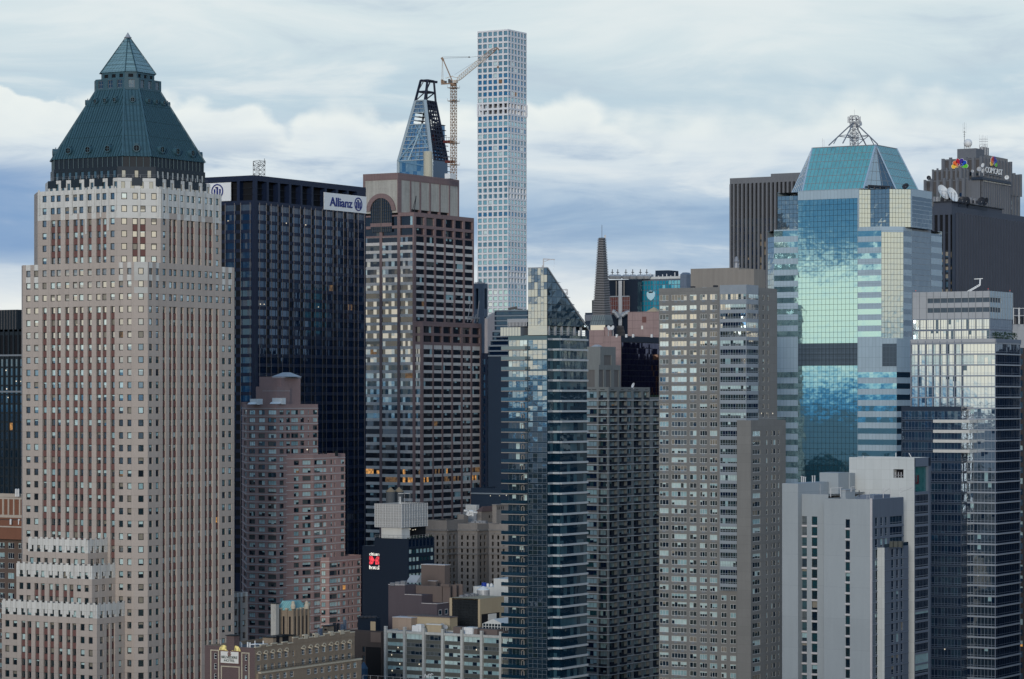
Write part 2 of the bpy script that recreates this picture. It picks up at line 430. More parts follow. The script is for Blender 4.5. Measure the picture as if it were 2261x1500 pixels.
class Wins:
    """windows of one building: the largest hundred become parts of their own, the rest one stuff part"""
    def __init__(s, name='window', rest='window_grid', cap=100, seed=1):
        s.name, s.rest, s.cap = name, rest, cap; s.L = []; s.r = random.Random(seed)
    def add(s, face, u0, u1, z0, z1, off, st):
        r = s.r; mb = MB(); g = st.get('g', 'glass_dark'); n = st.get('n', 1); fr = st.get('fr', 0.0); rowsn = st.get('rows', 1)
        jit = st.get('jit', 0.02) * 0.4
        seen = max(0.0, -(face.nx * FW[0] + face.ny * FW[1]))
        blind = None; frac = 0.0
        if r.random() < st.get('blind', 0.0):
            blind = r.choice(st.get('bm', ['blind_pale'])); frac = 1.0 if r.random() < st.get('full', 0.0) else r.choice((.25, .4, .5, .6, .75, 1.0, 1.0))
        lit = r.random() < st.get('lit', 0.0)
        base = g if isinstance(g, str) else r.choice(g)
        if lit: base = r.choice(('lit_warm', 'lit_dim', 'lit_dim'))
        for k in range(n):
            a, b = u0 + (u1 - u0) * k / n, u0 + (u1 - u0) * (k + 1) / n
            f = frac
            if st.get('per') and st.get('blind') and r.random() < .35: f = 0.0 if r.random() < .6 - .3 * st.get('full', 0.0) else r.choice((.3, .5, 1.0))
            bm = blind or r.choice(st.get('bm', ['blind_pale']))
            pb = base
            if lit and n > 1 and r.random() < .5: base = g if isinstance(g, str) else r.choice(g)
            for q in range(rowsn):
                c, e = z0 + (z1 - z0) * q / rowsn, z0 + (z1 - z0) * (q + 1) / rowsn
                J = [off + v for v in tilt(jit, r)]
                if st.get('per') and not lit and not isinstance(g, str): base = r.choice(g)
                if f > 0.02 and rowsn == 1:
                    zb = e - (e - c) * f
                    if f < 0.98: mb.poly([face.pt(a, c, J[0]), face.pt(b, c, J[1]), face.pt(b, zb, J[2]), face.pt(a, zb, J[3])], base)
                    mb.poly([face.pt(a, zb, J[3]), face.pt(b, zb, J[2]), face.pt(b, e, J[2]), face.pt(a, e, J[3])], bm)
                else:
                    mb.poly([face.pt(a, c, J[0]), face.pt(b, c, J[1]), face.pt(b, e, J[2]), face.pt(a, e, J[3])], base)
            base = pb
        if fr:
            fm = st.get('fm', 'frame_dark'); o = off + 0.05
            for k in range(n + 1):
                c = u0 + (u1 - u0) * k / n; a, b = max(u0, c - fr / 2), min(u1, c + fr / 2)
                if k == 0: b = u0 + fr
                if k == n: a = u1 - fr
                mb.poly([face.pt(a, z0, o), face.pt(b, z0, o), face.pt(b, z1, o), face.pt(a, z1, o)], fm)
            hs = [z0, z1 - fr] + [z0 + (z1 - z0) * q / rowsn - fr / 2 for q in range(1, rowsn)]
            if st.get('sash'): hs.append(z0 + (z1 - z0) * st['sash'])
            for c in hs:
                mb.poly([face.pt(u0, c, o + .004), face.pt(u1, c, o + .004), face.pt(u1, c + fr, o + .004), face.pt(u0, c + fr, o + .004)], fm)
        x, y = face.xy((u0 + u1) / 2)
        s.L.append(((u1 - u0) * (z1 - z0) * seen / dep(x, y) ** 2 * (1 if ZZ(1510, dep(x, y)) < z1 else 0), mb))
    def done(s, root):
        s.L.sort(key=lambda e: -e[0])
        for w, mb in s.L[:s.cap]: mb.build(s.name, root)
        if len(s.L) > s.cap:
            big = MB()
            for w, mb in s.L[s.cap:]:
                k = len(big.v); big.v += mb.v; big.f += [tuple(i + k for i in f) for f in mb.f]; big.m += mb.m
            big.build(s.rest, root, kind='stuff')

def lettering(body, face, u0, u1, z0, z1, off, m, name, root, thick=0.25, keep=False):
    """raised letters on a facade, fitted into the rectangle"""
    c = bpy.data.curves.new('letters', 'FONT'); c.body = body; c.extrude = 0.0; c.offset = 0.012
    o = bpy.data.objects.new('letters', c); COL.objects.link(o)
    dg = bpy.context.evaluated_depsgraph_get(); dg.update()
    me = bpy.data.meshes.new_from_object(o.evaluated_get(dg))
    bpy.data.objects.remove(o); bpy.data.curves.remove(c)
    vs = [v.co for v in me.vertices]
    x0, x1 = min(v.x for v in vs), max(v.x for v in vs); y0, y1 = min(v.y for v in vs), max(v.y for v in vs)
    sx, sy = (u1 - u0) / (x1 - x0), (z1 - z0) / (y1 - y0)
    T = lambda v, e: face.pt(u0 + (v.x - x0) * sx, z0 + (v.y - y0) * sy, off + e)
    mb = MB(); edges = {}
    for p in me.polygons:
        mb.poly([T(vs[i], thick) for i in p.vertices], m)
        for k in p.edge_keys: edges[k] = edges.get(k, 0) + 1
    for (a, b), n in edges.items():
        if n == 1: mb.poly([T(vs[a], 0), T(vs[b], 0), T(vs[b], thick), T(vs[a], thick)], m)
    bpy.data.meshes.remove(me)
    return mb.build(name, root)

def plate(mb, face, pts, off, thick, m):
    """a flat shape (u, z points) on a facade with real thickness"""
    mb.poly([face.pt(u, z, off + thick) for u, z in pts], m)
    for k in range(len(pts)):
        a, b = pts[k], pts[(k + 1) % len(pts)]
        mb.poly([face.pt(*a, off), face.pt(*b, off), face.pt(*b, off + thick), face.pt(*a, off + thick)], m)

def ring(mb, face, cu, cz, ru, rz, w, off, thick, m, n=36):
    for k in range(n):
        a, b = 2 * pi * k / n, 2 * pi * (k + 1) / n
        q = [(cu + ru * cos(a), cz + rz * sin(a)), (cu + ru * cos(b), cz + rz * sin(b)),
             (cu + (ru - w) * cos(b), cz + (rz - w) * sin(b)), (cu + (ru - w) * cos(a), cz + (rz - w) * sin(a))]
        plate(mb, face, q, off, thick, m)

# ------------------------------------------------------------------ shared materials
stone('roof_felt', (.10, .105, .11), 0.9, 0.2)
stone('roof_pale', (.30, .31, .32), 0.9, 0.2)
plain('frame_dark', (.012, .018, .022), 0.5)
plain('frame_white', (.50, .54, .56), 0.5)
plain('frame_grey', (.16, .19, .22), 0.45)
plain('black_gap', (.004, .006, .010), 0.8)
plain('steel', (.22, .24, .27), 0.45, 0.3)
plain('steel_dark', (.02, .025, .035), 0.5)
plain('white_metal', (.62, .66, .68), 0.5)
plain('zinc', (.34, .37, .40), 0.5, 0.2)
glass('glass_dark', (.005, .015, .028), 2.6, tint=(.7, .88, 1))
glass('glass_teal', (.012, .05, .065), 2.8, tint=(.75, .95, 1))
glass('glass_deep', (.006, .014, .020), 4.4)
glass('glass_office', (.010, .030, .038), 5.0)
glass('blind_pale', (.50, .68, .69), 3.2, 0.06, wave=0.0)
glass('blind_cool', (.30, .48, .52), 3.2, 0.06, wave=0.0)
glass('blind_warm', (.20, .19, .16), 1.6, 0.12, wave=0.0)
glass('curtain_grey', (.07, .085, .09), 1.6, 0.1, wave=0.0)
glow('lit_warm', (1.0, .48, .13), 0.55)
glow('lit_dim', (.9, .50, .20), 0.14)
glow('lamp_white', (1.0, .90, .70), 1.2)

def spots(root, face, pts, z_d=None, size=0.45):
    size *= 0.45
    """small lit ceiling lamps seen through the glass, set 0.1 m proud of the pane"""
    for px, py in pts:
        mb = MB(); u = face.u(px); z = face.z(py, px)
        plate(mb, face, [(u - size, z - .2), (u + size, z - .2), (u + size, z + .2), (u - size, z + .2)], 0.02, 0.06, 'lamp_white')
        mb.build('lit_lamp', root)

# ================================================================== the pyramid-topped tower
stone('brick_tan', (.385, .348, .318), 0.88, 0.06, (4.2, 3.976, 0.0, 0.07), 0.78, 0.07)
stone('brick_maroon', (.140, .074, .070), 0.85, 0.10, None, .8, 0.05)
stone('limestone', (.54, .555, .54), 0.85, 0.10, (1.5, 3.976, 0.0, 0.07), 0.78, 0.22)
stone('copper_dark', (.030, .082, .112), 0.55, 0.10, None, .8, 0.28, 0.45)
stone('copper_pale', (.15, .27, .31), 0.42, 0.10, (1.3, 2.0, .5, 0.10), 0.55, 0.16, 0.5)
plain('copper_rib', (.018, .055, .075), 0.55)
stone('metal_navy', (.010, .022, .036), 0.5, 0.10, (0.55, 30, 0.0, 0.10), 0.45, 0.1, 0.4)
glass('glass_bright', (.03, .06, .07), 3.6, tint=(1, .98, .92))

def oct_pts(cx, cy, a, c):
    """corners of a square of half width a with corners cut by c; counter-clockwise from the south side's west end"""
    return [(cx - a + c, cy - a), (cx + a - c, cy - a), (cx + a, cy - a + c), (cx + a, cy + a - c),
            (cx + a - c, cy + a), (cx - a + c, cy + a), (cx - a, cy + a - c), (cx - a, cy - a + c)]

def pyramid_tower():
    d0 = 909.0
    C = P2(313, d0); xw, ys = C
    b = Box(50, 313, 517, d0)
    c1, c2 = 3.03, 9.6
    yn, xe = b.yn, b.xe
    root = thing('pyramid_tower', 'tall tan brick tower with a dark green pyramid roof and glass lantern', 'skyscraper', (xw, ys, 0))
    win = Wins(seed=3); wall = MB()
    tan_b, mar, lim = 'brick_tan', 'brick_maroon', 'limestone'
    off_ = dict(g=['glass_office', 'glass_office', 'glass_deep'], blind=.5, bm=['blind_pale', 'blind_cool', 'blind_pale', 'blind_warm'], lit=.006, fr=.20, jit=.016)  # wide dark frame stands in for the shade of the window reveals
    off_s = dict(off_, g=['glass_teal', 'glass_teal', 'glass_dark'], blind=.45, bm=['blind_cool', 'blind_cool', 'curtain_grey'])  # south windows: darker glass and blinds stand in for their dimmer reflection
    zr = lambda k: H + (HZ - (738.3 + 28.0 * k)) * d0 / F       # centre of window row k
    ztop_low, ztop_up = ZZ(578, d0), ZZ(413, d0)
    def zrows(k0, k1, ztop, zbot):
        sp = []
        for k in range(k0, k1 + 1): sp.append((738.3 + 28.0 * k - 7.3, 738.3 + 28.0 * k + 7.3, k))
        zs, tg = rows(d0, sp, ztop, zbot, 's')
        out = []
        for q, t in enumerate(tg):                              # name each spandrel after the row above it
            if t == 's':
                zc = (zs[q] + zs[q + 1]) / 2; out.append(('s', round((zr(0) - zc) / 3.976 - .5)))
            else: out.append(('w', t))
        return zs, out
    def mk(upper, streak, style=off_):
        def fn(ut, zt, i, j):
            kind, k = zt
            red = ut.startswith('r'); w = ut[-1] == 'w'
            if upper:
                white = k <= -11 or (k == -10 and (not red or kind == 'w')) or (k == -10 and kind == 's' and ut[:2] in streak) or (k == -9 and kind == 'w' and ut[:2] in streak and not w)
                redrow = -9 <= k <= -6
            else:
                white = k <= -5 and ut[0] in 'ec' and not red or (k == -4 and ut[0] == 'c' and kind == 's')
                redrow = k >= -2
            base = lim if white else tan_b
            if w:
                if kind == 'w': return (.75 if red and redrow else .32, style)
                if red and redrow and not (upper and k == -6): return (.50, mar)
                return (0.0, base)
            if ut == 'r.': return ((.22 if redrow else 0.0), base)
            return (0.0, base)
        return fn
    # columns (photo pixels)
    Wc = [62.4, 79.8, 98.1, 116.2, 129.3, 148, 165.7, 179.3, 197.6, 216.7, 230.2, 248.3, 267, 285.4]
    Sc = [332.9, 347.8, 363, 377.3, 387.3, 402.2, 416.1, 426.5, 441.4, 456, 466.4, 480.2, 494.1, 508]
    def cspec(cs, hw, edge_n, skip=0, gap_pairs=()):
        sp = []
        lo, hi = skip, len(cs) - skip
        for q in range(lo, hi):
            t = 'ew' if q < edge_n or q >= len(cs) - edge_n else 'r%dw' % ((q - edge_n) % 10)
            sp.append((cs[q] - hw, cs[q] + hw, t))
        return sp
    def thin(us, tg):
        """the narrow pier between paired windows lies back"""
        return [('r.' if t == '.' and 0 < q < len(tg) - 1 and tg[q - 1][0] == 'r' and tg[q + 1][0] == 'r' and us[q + 1] - us[q] < 1.0 else t) for q, t in enumerate(tg)]
    # lower shaft
    W1 = Face((xw, yn), (xw, ys + c1)); K1 = Face((xw, ys + c1), (xw + c1, ys)); S1 = Face((xw + c1, ys), (xe, ys))
    zs, zt = zrows(-5, 33, ztop_low, 0.0)
    for f, cs, hw in ((W1, Wc, 4.7), (S1, Sc, 3.7)):
        us, tg = cols(f, cspec(cs, hw, 2)); facade(wall, f, us, thin(us, tg), zs, zt, mk(False, (), off_s if f is S1 else off_), win)
    us, tg = cols_u(K1.L, [(K1.L / 2 - .84, K1.L / 2 + .84, 'cw')], 'c.'); facade(wall, K1, us, tg, zs, zt, mk(False, ()), win)
    foot = [(xw, ys + c1), (xw + c1, ys), (xe, ys), (xe + c1, ys + c1), (xe + c1, yn), (xe, yn + c1), (xw + c1, yn + c1), (xw, yn)]
    for k in range(2, 7): wall.poly([(*foot[k], 0), (*foot[(k + 1) % 8], 0), (*foot[(k + 1) % 8], ztop_low), (*foot[k], ztop_low)], tan_b)
    wall.poly([(*p, ztop_low - .6) for p in foot], 'roof_felt')
    # upper shaft
    ya, yb = b.W.P[1] - W1.u(83), ys + c2
    W2 = Face((xw, ya), (xw, yb)); K2 = Face((xw, yb), (xw + c2, ys)); S2 = Face((xw + c2, ys), (b.xw + b.S.u(489), ys))
    xe2 = b.xw + b.S.u(489)
    zs, zt = zrows(-11, -6, ztop_up, ztop_low)
    st = ('r4', 'r5')
    for f, cs, hw in ((W2, Wc, 4.5), (S2, Sc, 3.5)):
        us, tg = cols(f, [(c[0], c[1], c[2] if c[2] != 'r0w' and c[2] != 'r9w' else 'ew') for c in cspec(cs, hw, 2, 2)])
        facade(wall, f, us, thin(us, tg), zs, zt, mk(True, st, off_s if f is S2 else off_), win)
    us, tg = cols(K2, [(268, 280.5, 'ew'), (292.5, 304, 'r4w'), (309.5, 321.5, 'r5w'), (334, 346, 'ew')])
    facade(wall, K2, us, tg, zs, zt, mk(True, st), win)
    cx, cy = (xw + xe2 + c2) / 2, (ys + ya + c2) / 2
    foot2 = [(xw, yb), (xw + c2, ys), (xe2, ys), (xe2 + c2, ys + c2), (xe2 + c2, ya), (xe2, ya + c2), (xw + c2, ya + c2), (xw, ya)]
    for k in range(2, 7): wall.poly([(*foot2[k], ztop_low - 1), (*foot2[(k + 1) % 8], ztop_low - 1), (*foot2[(k + 1) % 8], ztop_up), (*foot2[k], ztop_up)], tan_b)
    wall.poly([(*p, ztop_up - .5) for p in foot2], 'roof_felt')
    # saw-tooth parapet teeth and pilaster strips of the white crown
    for f, nn in ((W2, 22), (S2, 22), (K2, 7)):
        for q in range(nn):
            u = f.L * (q + .5) / nn
            wdt = .34; zz = R.uniform(12.5, 14.5) if q % 3 == 1 else R.uniform(7, 9)
            a = f.pt(u - wdt, 0); 
            wall.poly([f.pt(u - wdt, ztop_up - zz, .22), f.pt(u + wdt, ztop_up - zz, .22), f.pt(u + wdt, ztop_up + .5, .22), f.pt(u - wdt, ztop_up + .5, .22)], lim) if not any(abs(u - f.u(c)) < 1.15 for c in (Wc if f is W2 else Sc if f is S2 else [274, 298, 316, 340])) else None
    wall.build('wall', root)
    # crown tier: white piers between dark metal bays
    a0 = (xe2 + c2 - xw) / 2
    def tier(inset, c, z0, z1, fn, ncol, nch, hw, zw, roofm='roof_felt'):
        mb = MB(); a = a0 - inset; p = oct_pts(cx, cy, a, c)
        fs = [Face(p[6], p[7]), Face(p[7], p[0]), Face(p[0], p[1])]
        for f, n in zip(fs, (ncol, nch, ncol)):
            sp = []
            for q in range(n):
                u = f.L * (q + .5) / n; sp.append((u - hw, u + hw, 'w%d' % q))
            us, tg = cols_u(f.L, sp)
            if zw: zs_, zt_ = [z0, zw[0], zw[1], z1], ['-', 'w', '-']
            else: zs_, zt_ = [z0, z1], ['-']
            facade(mb, f, us, tg, zs_, zt_, fn, win)
        for k in range(1, 6): mb.poly([(*p[k], z0), (*p[k + 1], z0), (*p[k + 1], z1), (*p[k], z1)], fn('.', '-', 0, 0)[1])
        mb.poly([(*q, z1) for q in p], roofm)
        return mb, p, fs
    bright = dict(g='glass_bright', fr=.08, jit=.02)
    zA, zB, zC, zD = ztop_up - .5, ZZ(386, 905), ZZ(360, 906), ZZ(345, 912)
    mb, p, fs = tier(2.9, 8.4, zA, zB, lambda ut, zt, i, j: (.3, bright) if ut[0] == 'w' and zt == 'w' else (0.0, lim), 12, 4, .62, (zA + .6, zA + 2.9))
    for f, n in ((fs[0], 6), (fs[2], 6), (fs[1], 1)):
        for q in range(n):
            u = f.L * (q + (.5 if n == 1 else .32)) / n; w = f.L * (.15 if n == 1 else (.36 if q % 2 == 0 else .22)) / n
            w = 1.7 if n == 1 else w
            mb.poly([f.pt(u - w, zA + 1.6, .06), f.pt(u + w, zA + 1.6, .06), f.pt(u + w, zB, .06), f.pt(u - w, zB, .06)], 'metal_navy')
    mb.build('crown_wall', root)
    mb, p, fs = tier(4.0, 8.6, zB, zC, lambda ut, zt, i, j: (.2, bright) if ut[0] == 'w' and zt == 'w' else (0.0, 'metal_navy'), 10, 3, .62, (zB + .3, zB + 2.6))
    mb.build('crown_wall', root)
    mb = MB(); pp = oct_pts(cx, cy, 20.1, 6.2); mb.prism(pp, zC - .2, 199.2, 'metal_navy')
    for k in range(8):
        f = Face(pp[k], pp[(k + 1) % 8]); n = int(f.L / 1.9)
        for q in range(n + 1):
            u = f.L * q / n; mb.beam(f.pt(u, zC, .12), f.pt(u, 199.6, .12), .16, 'copper_rib')
    mb.build('crown_wall', root)
    for f in fs:                                                # roof railing round the crown
        rb = MB()
        for h in (.6, 1.1): rb.beam(f.pt(0, zB + h, 1.2), f.pt(f.L, zB + h, 1.2), .035, 'steel')
        for q in range(int(f.L / 2.4)): rb.beam(f.pt(q * 2.4, zB, 1.2), f.pt(q * 2.4, zB + 1.1, 1.2), .035, 'steel')
        rb.build('railing', root)
    # the pyramid roof with standing seams
    z0, z1 = 198.9, 221.8
    B, T = oct_pts(cx, cy, 20.6, 6.3), oct_pts(cx, cy, 8.95, 3.3)
    rf = MB(); rf.prism(B, z0, z1, 'copper_dark', T)
    for k in range(8):
        f = Face(B[k], B[(k + 1) % 8]); g = Face(T[k], T[(k + 1) % 8])
        back = (g.P[0] - f.P[0]) * -f.nx + (g.P[1] - f.P[1]) * -f.ny
        t0 = (f.L - g.L) / 2; n = max(3, int(f.L / 1.02)); n += n % 2
        for q in range(1, n):
            u = f.L * q / n
            h = 1.0 if t0 <= u <= f.L - t0 else (u if u < t0 else f.L - u) / t0
            if h < .05: continue
            rf.beam(f.pt(u, z0 + .1, .06), f.pt(u, z0 + (z1 - z0) * h, .06 - back * h), .12 if q % 2 else .19, 'copper_rib')
        rf.beam((*B[k], z0), (*T[k], z1), .42, 'copper_dark')
        for fr_ in (.30, .52, .76):
            a = [B[k][i] + (T[k][i] - B[k][i]) * fr_ for i in (0, 1)]; e = [B[(k + 1) % 8][i] + (T[(k + 1) % 8][i] - B[(k + 1) % 8][i]) * fr_ for i in (0, 1)]
            rf.beam((*a, z0 + (z1 - z0) * fr_ + .05), (*e, z0 + (z1 - z0) * fr_ + .05), .10, 'copper_rib')
    roof = rf.build('roof', root)
    def porthole(f, u, zc, rad, back_u, ln):
        mb = MB(); n = 14; ax = Vector((f.nx, f.ny, 0)); c = Vector(f.pt(u, zc, -back_u)); side = Vector((f.ux, f.uy, 0))
        P = [(side * cos(2 * pi * k / n) + Vector((0, 0, 1)) * sin(2 * pi * k / n)) for k in range(n)]
        for k in range(n):
            l = (k + 1) % n
            mb.poly([tuple(c + P[k] * rad - ax * 1.2), tuple(c + P[l] * rad - ax * 1.2), tuple(c + P[l] * rad + ax * ln), tuple(c + P[k] * rad + ax * ln)], 'copper_dark')
            mb.poly([tuple(c + P[k] * rad + ax * ln), tuple(c + P[l] * rad + ax * ln), tuple(c + P[l] * rad * .72 + ax * ln), tuple(c + P[k] * rad * .72 + ax * ln)], 'copper_dark')
        mb.poly([tuple(c + q * rad * .74 + ax * (ln - .35)) for q in P], 'black_gap')
        mb.beam(tuple(c - side * rad * .74 + ax * (ln - .1)), tuple(c + side * rad * .74 + ax * (ln - .1)), .07, 'copper_dark')
        mb.beam(tuple(c + Vector((0, 0, -rad * .74)) + ax * (ln - .1)), tuple(c + Vector((0, 0, rad * .74)) + ax * (ln - .1)), .07, 'copper_dark')
        mb.beam(tuple(c + Vector((0, 0, rad + .25)) - side * rad * .5 + ax * .3), tuple(c + Vector((0, 0, rad + .25)) + side * rad * .5 + ax * .3), .18, 'copper_dark')
        mb.build('porthole', roof)
    for k in range(8):
        f = Face(B[k], B[(k + 1) % 8]); g = Face(T[k], T[(k + 1) % 8])
        back = (g.P[0] - f.P[0]) * -f.nx + (g.P[1] - f.P[1]) * -f.ny
        big = f.L > 12
        for h, rad, ln, spread in ((.115, 1.25, 1.3, (.22, .5, .78)), (.835, .86, 1.1, (.36, .5, .64))):
            for s in (spread if big else (.5,)): porthole(f, f.L * s, z0 + (z1 - z0) * h, rad, back * h, ln)
    # lantern: gallery of windows, neck and glass pyramid
    g2 = MB(); pl = oct_pts(cx, cy, 9.15, 3.3); zl0, zl1 = 221.6, 225.3
    dark = dict(g='glass_dark', n=2, rows=2, fr=.12, fm='frame_grey')
    lw = Wins('window', seed=5)
    lan = MB()
    for k in range(8):
        f = Face(pl[k], pl[(k + 1) % 8]); n = 3 if f.L > 6 else 1
        sp = [(f.L * (q + .5) / n - 1.0, f.L * (q + .5) / n + 1.0, 'w') for q in range(n)]
        us, tg = cols_u(f.L, sp)
        facade(lan, f, us, tg, [zl0, zl0 + .7, zl1 - .5, zl1], ['-', 'w', '-'], lambda ut, zt, i, j: (.35, dark) if ut == 'w' and zt == 'w' else (0.0, 'copper_dark'), lw)
    lan.poly([(*q, zl1) for q in pl], 'copper_dark'); lan.poly([(*q, zl0) for q in pl], 'copper_dark')
    pn = oct_pts(cx, cy, 7.3, 2.7)
    for k in range(8):
        f = Face(pn[k], pn[(k + 1) % 8]); n = 3 if f.L > 6 else 1
        us, tg = cols_u(f.L, [(f.L * (q + .5) / n - .8, f.L * (q + .5) / n + .8, 'w') for q in range(n)])
        facade(lan, f, us, tg, [zl1, zl1 + .5, zl1 + 1.6, 227.8], ['-', 'w', '-'], lambda ut, zt, i, j: (.3, 'black_gap') if ut == 'w' and zt == 'w' else (0.0, 'copper_dark'))
    lo = lan.build('lantern', root); lw.done(lo)
    py = MB(); n = 9; zp0, zp1 = 227.6, 239.4
    for q in range(n):
        f0, f1 = q / n, (q + 1) / n
        A_, B_ = oct_pts(cx, cy, 7.75 * (1 - f0) + .62 * f0, 2.7 * (1 - f0) + .2 * f0), oct_pts(cx, cy, 7.75 * (1 - f1) + .62 * f1 - .14, 2.7 * (1 - f1) + .2 * f1)
        py.prism(A_, zp0 + (zp1 - zp0) * f0, zp0 + (zp1 - zp0) * f1, 'copper_pale', B_)
    for k in range(8): py.beam((*oct_pts(cx, cy, 7.75, 2.7)[k], zp0), (*oct_pts(cx, cy, .7, .2)[k], zp1), .16, 'copper_rib')
    po = py.build('glass_pyramid', root)
    tp = MB(); tp.prism(oct_pts(cx, cy, 1.0, .3), zp1, zp1 + .25, 'steel'); tp.prism(oct_pts(cx, cy, .8, .2), zp1 + .25, 241.2, 'zinc', oct_pts(cx, cy, .05, .01))
    tp.build('finial', po)
    # stepped wings in front of the west side and the low east wing
    def wing(pl_, pc_, pr_, ytop, cw, csx, k0, k1, edge_cols):
        y_s = b.W.P[1] - W1.u(pr_)                             # the wing's south wall meets the shaft here
        x_w = y_s / tan(ray(pc_)); bx = Box(pl_, pc_, None, corner=(x_w, y_s)); bx.xe = xw; bx.S = Face((x_w, y_s), (xw, y_s))
        dd = bx.d; zt_ = ZZ(ytop, dd)
        wl = MB(); wn = win
        zs, zt = zrows(k0, k1, zt_, 0.0)
        def fn(ut, z, i, j):
            kind, k = z
            w = ut[-1] == 'w'; red = ut[0] == 'r'
            base = lim if k < k0 or (k == k0 and not w and kind == 'w') else tan_b
            if w and kind == 'w': return (.6 if red and k >= k0 + 1 else .32, off_)
            if w and red and kind == 's' and k > k0: return (.45, mar)
            return (0.0, base)
        for f, cc in ((bx.W, cw), (bx.S, csx)):
            us, tg = cols(f, cc); facade(wl, f, us, thin(us, tg), zs, zt, fn, wn)
        wl.poly([(x_w, bx.yn, 0), (xw, bx.yn, 0), (xw, bx.yn, zt_), (x_w, bx.yn, zt_)], tan_b)
        wl.poly([(x_w, y_s, zt_ - .4), (xw, y_s, zt_ - .4), (xw, bx.yn, zt_ - .4), (x_w, bx.yn, zt_ - .4)], 'roof_felt')
        for f in (bx.W, bx.S):                                  # notched white parapet
            n = max(2, int(f.L / 2.1))
            for q in range(n):
                u = f.L * (q + .5) / n
                wl.poly([f.pt(u - .55, zt_ - 3.4, .14), f.pt(u + .55, zt_ - 3.4, .14), f.pt(u + .55, zt_ + .55, .14), f.pt(u - .55, zt_ + .55, .14)], lim)
        wl.build('wing', root); return bx
    h = 4.6
    def mkc(cs, red, hw): return [(c - hw, c + hw, 'r%dw' % q if q in red else 'ew') for q, c in enumerate(cs)]
    wing(62, 194, 238, 1193, mkc([69.7, 85, 101, 119, 133, 151, 167, 182.5], (2, 3, 4, 5), 4.3), mkc([203.5, 216, 228], (), 3.6), 17, 33, 0)
    wing(36, 203, 255, 1250, mkc([47, 63, 80, 94, 112, 125.5, 143.5, 157.5, 174, 191], (2, 3, 4, 5, 6, 7), 4.5), mkc([213.5, 229, 244.5], (), 3.7), 19, 33, 0)
    wing(4, 214, 276, 1336, mkc([16, 33, 51, 64.5, 82, 100.5, 114.5, 133, 150.5, 163.5, 182, 200], (2, 3, 4, 5, 6, 7, 8, 9), 4.6), mkc([224.5, 239, 250.5, 266], (1, 2), 3.6), 22, 33, 0)
    yw = ys + 9.0; ew = Box(None, 500, 547, corner=(yw / tan(ray(500)), yw)); zt_ = ZZ(1312, ew.d)
    wl = MB(); zs, zt = zrows(21, 33, zt_, 0.0)
    us, tg = cols(ew.S, [(518, 524, 'ew'), (526.5, 531, 'r1w'), (536, 542, 'ew')])
    facade(wl, ew.S, us, tg, zs, zt, lambda ut, z, i, j: ((.4, off_) if z[0] == 'w' else (.3, mar) if ut[0] == 'r' and z[1] > 21 else (0.0, lim if z[1] < 21 else tan_b)) if ut[-1] == 'w' else (0.0, lim if z[1] < 22 else tan_b), win)
    ew.shell(wl, 0, zt_, tan_b); wl.build('wing', root)
    win.done(root)
    return b
WWP = pyramid_tower()

# ================================================================== dark office tower with the blue-on-white signs
stone('panel_navy', (.0025, .011, .038), 0.5, 0.10, (3.0, 3.94, 0, .05), 0.6, 0.05, 0.4)
stone('panel_navy_flat', (.002, .009, .028), 0.5, 0.10, None, 0.6, 0.05, 0.4)
glass('glass_navy', (.003, .011, .032), 1.9, tint=(.35, .65, 1), wave=.006)
glass('glass_navy_blind', (.035, .060, .10), 1.6, 0.15, wave=0)
plain('fin_pale', (.10, .095, .10), 0.5, 0.1)
plain('sign_white', (.66, .70, .72), 0.5, var=.04)
plain('sign_navy', (.010, .022, .16), 0.4, var=.03)

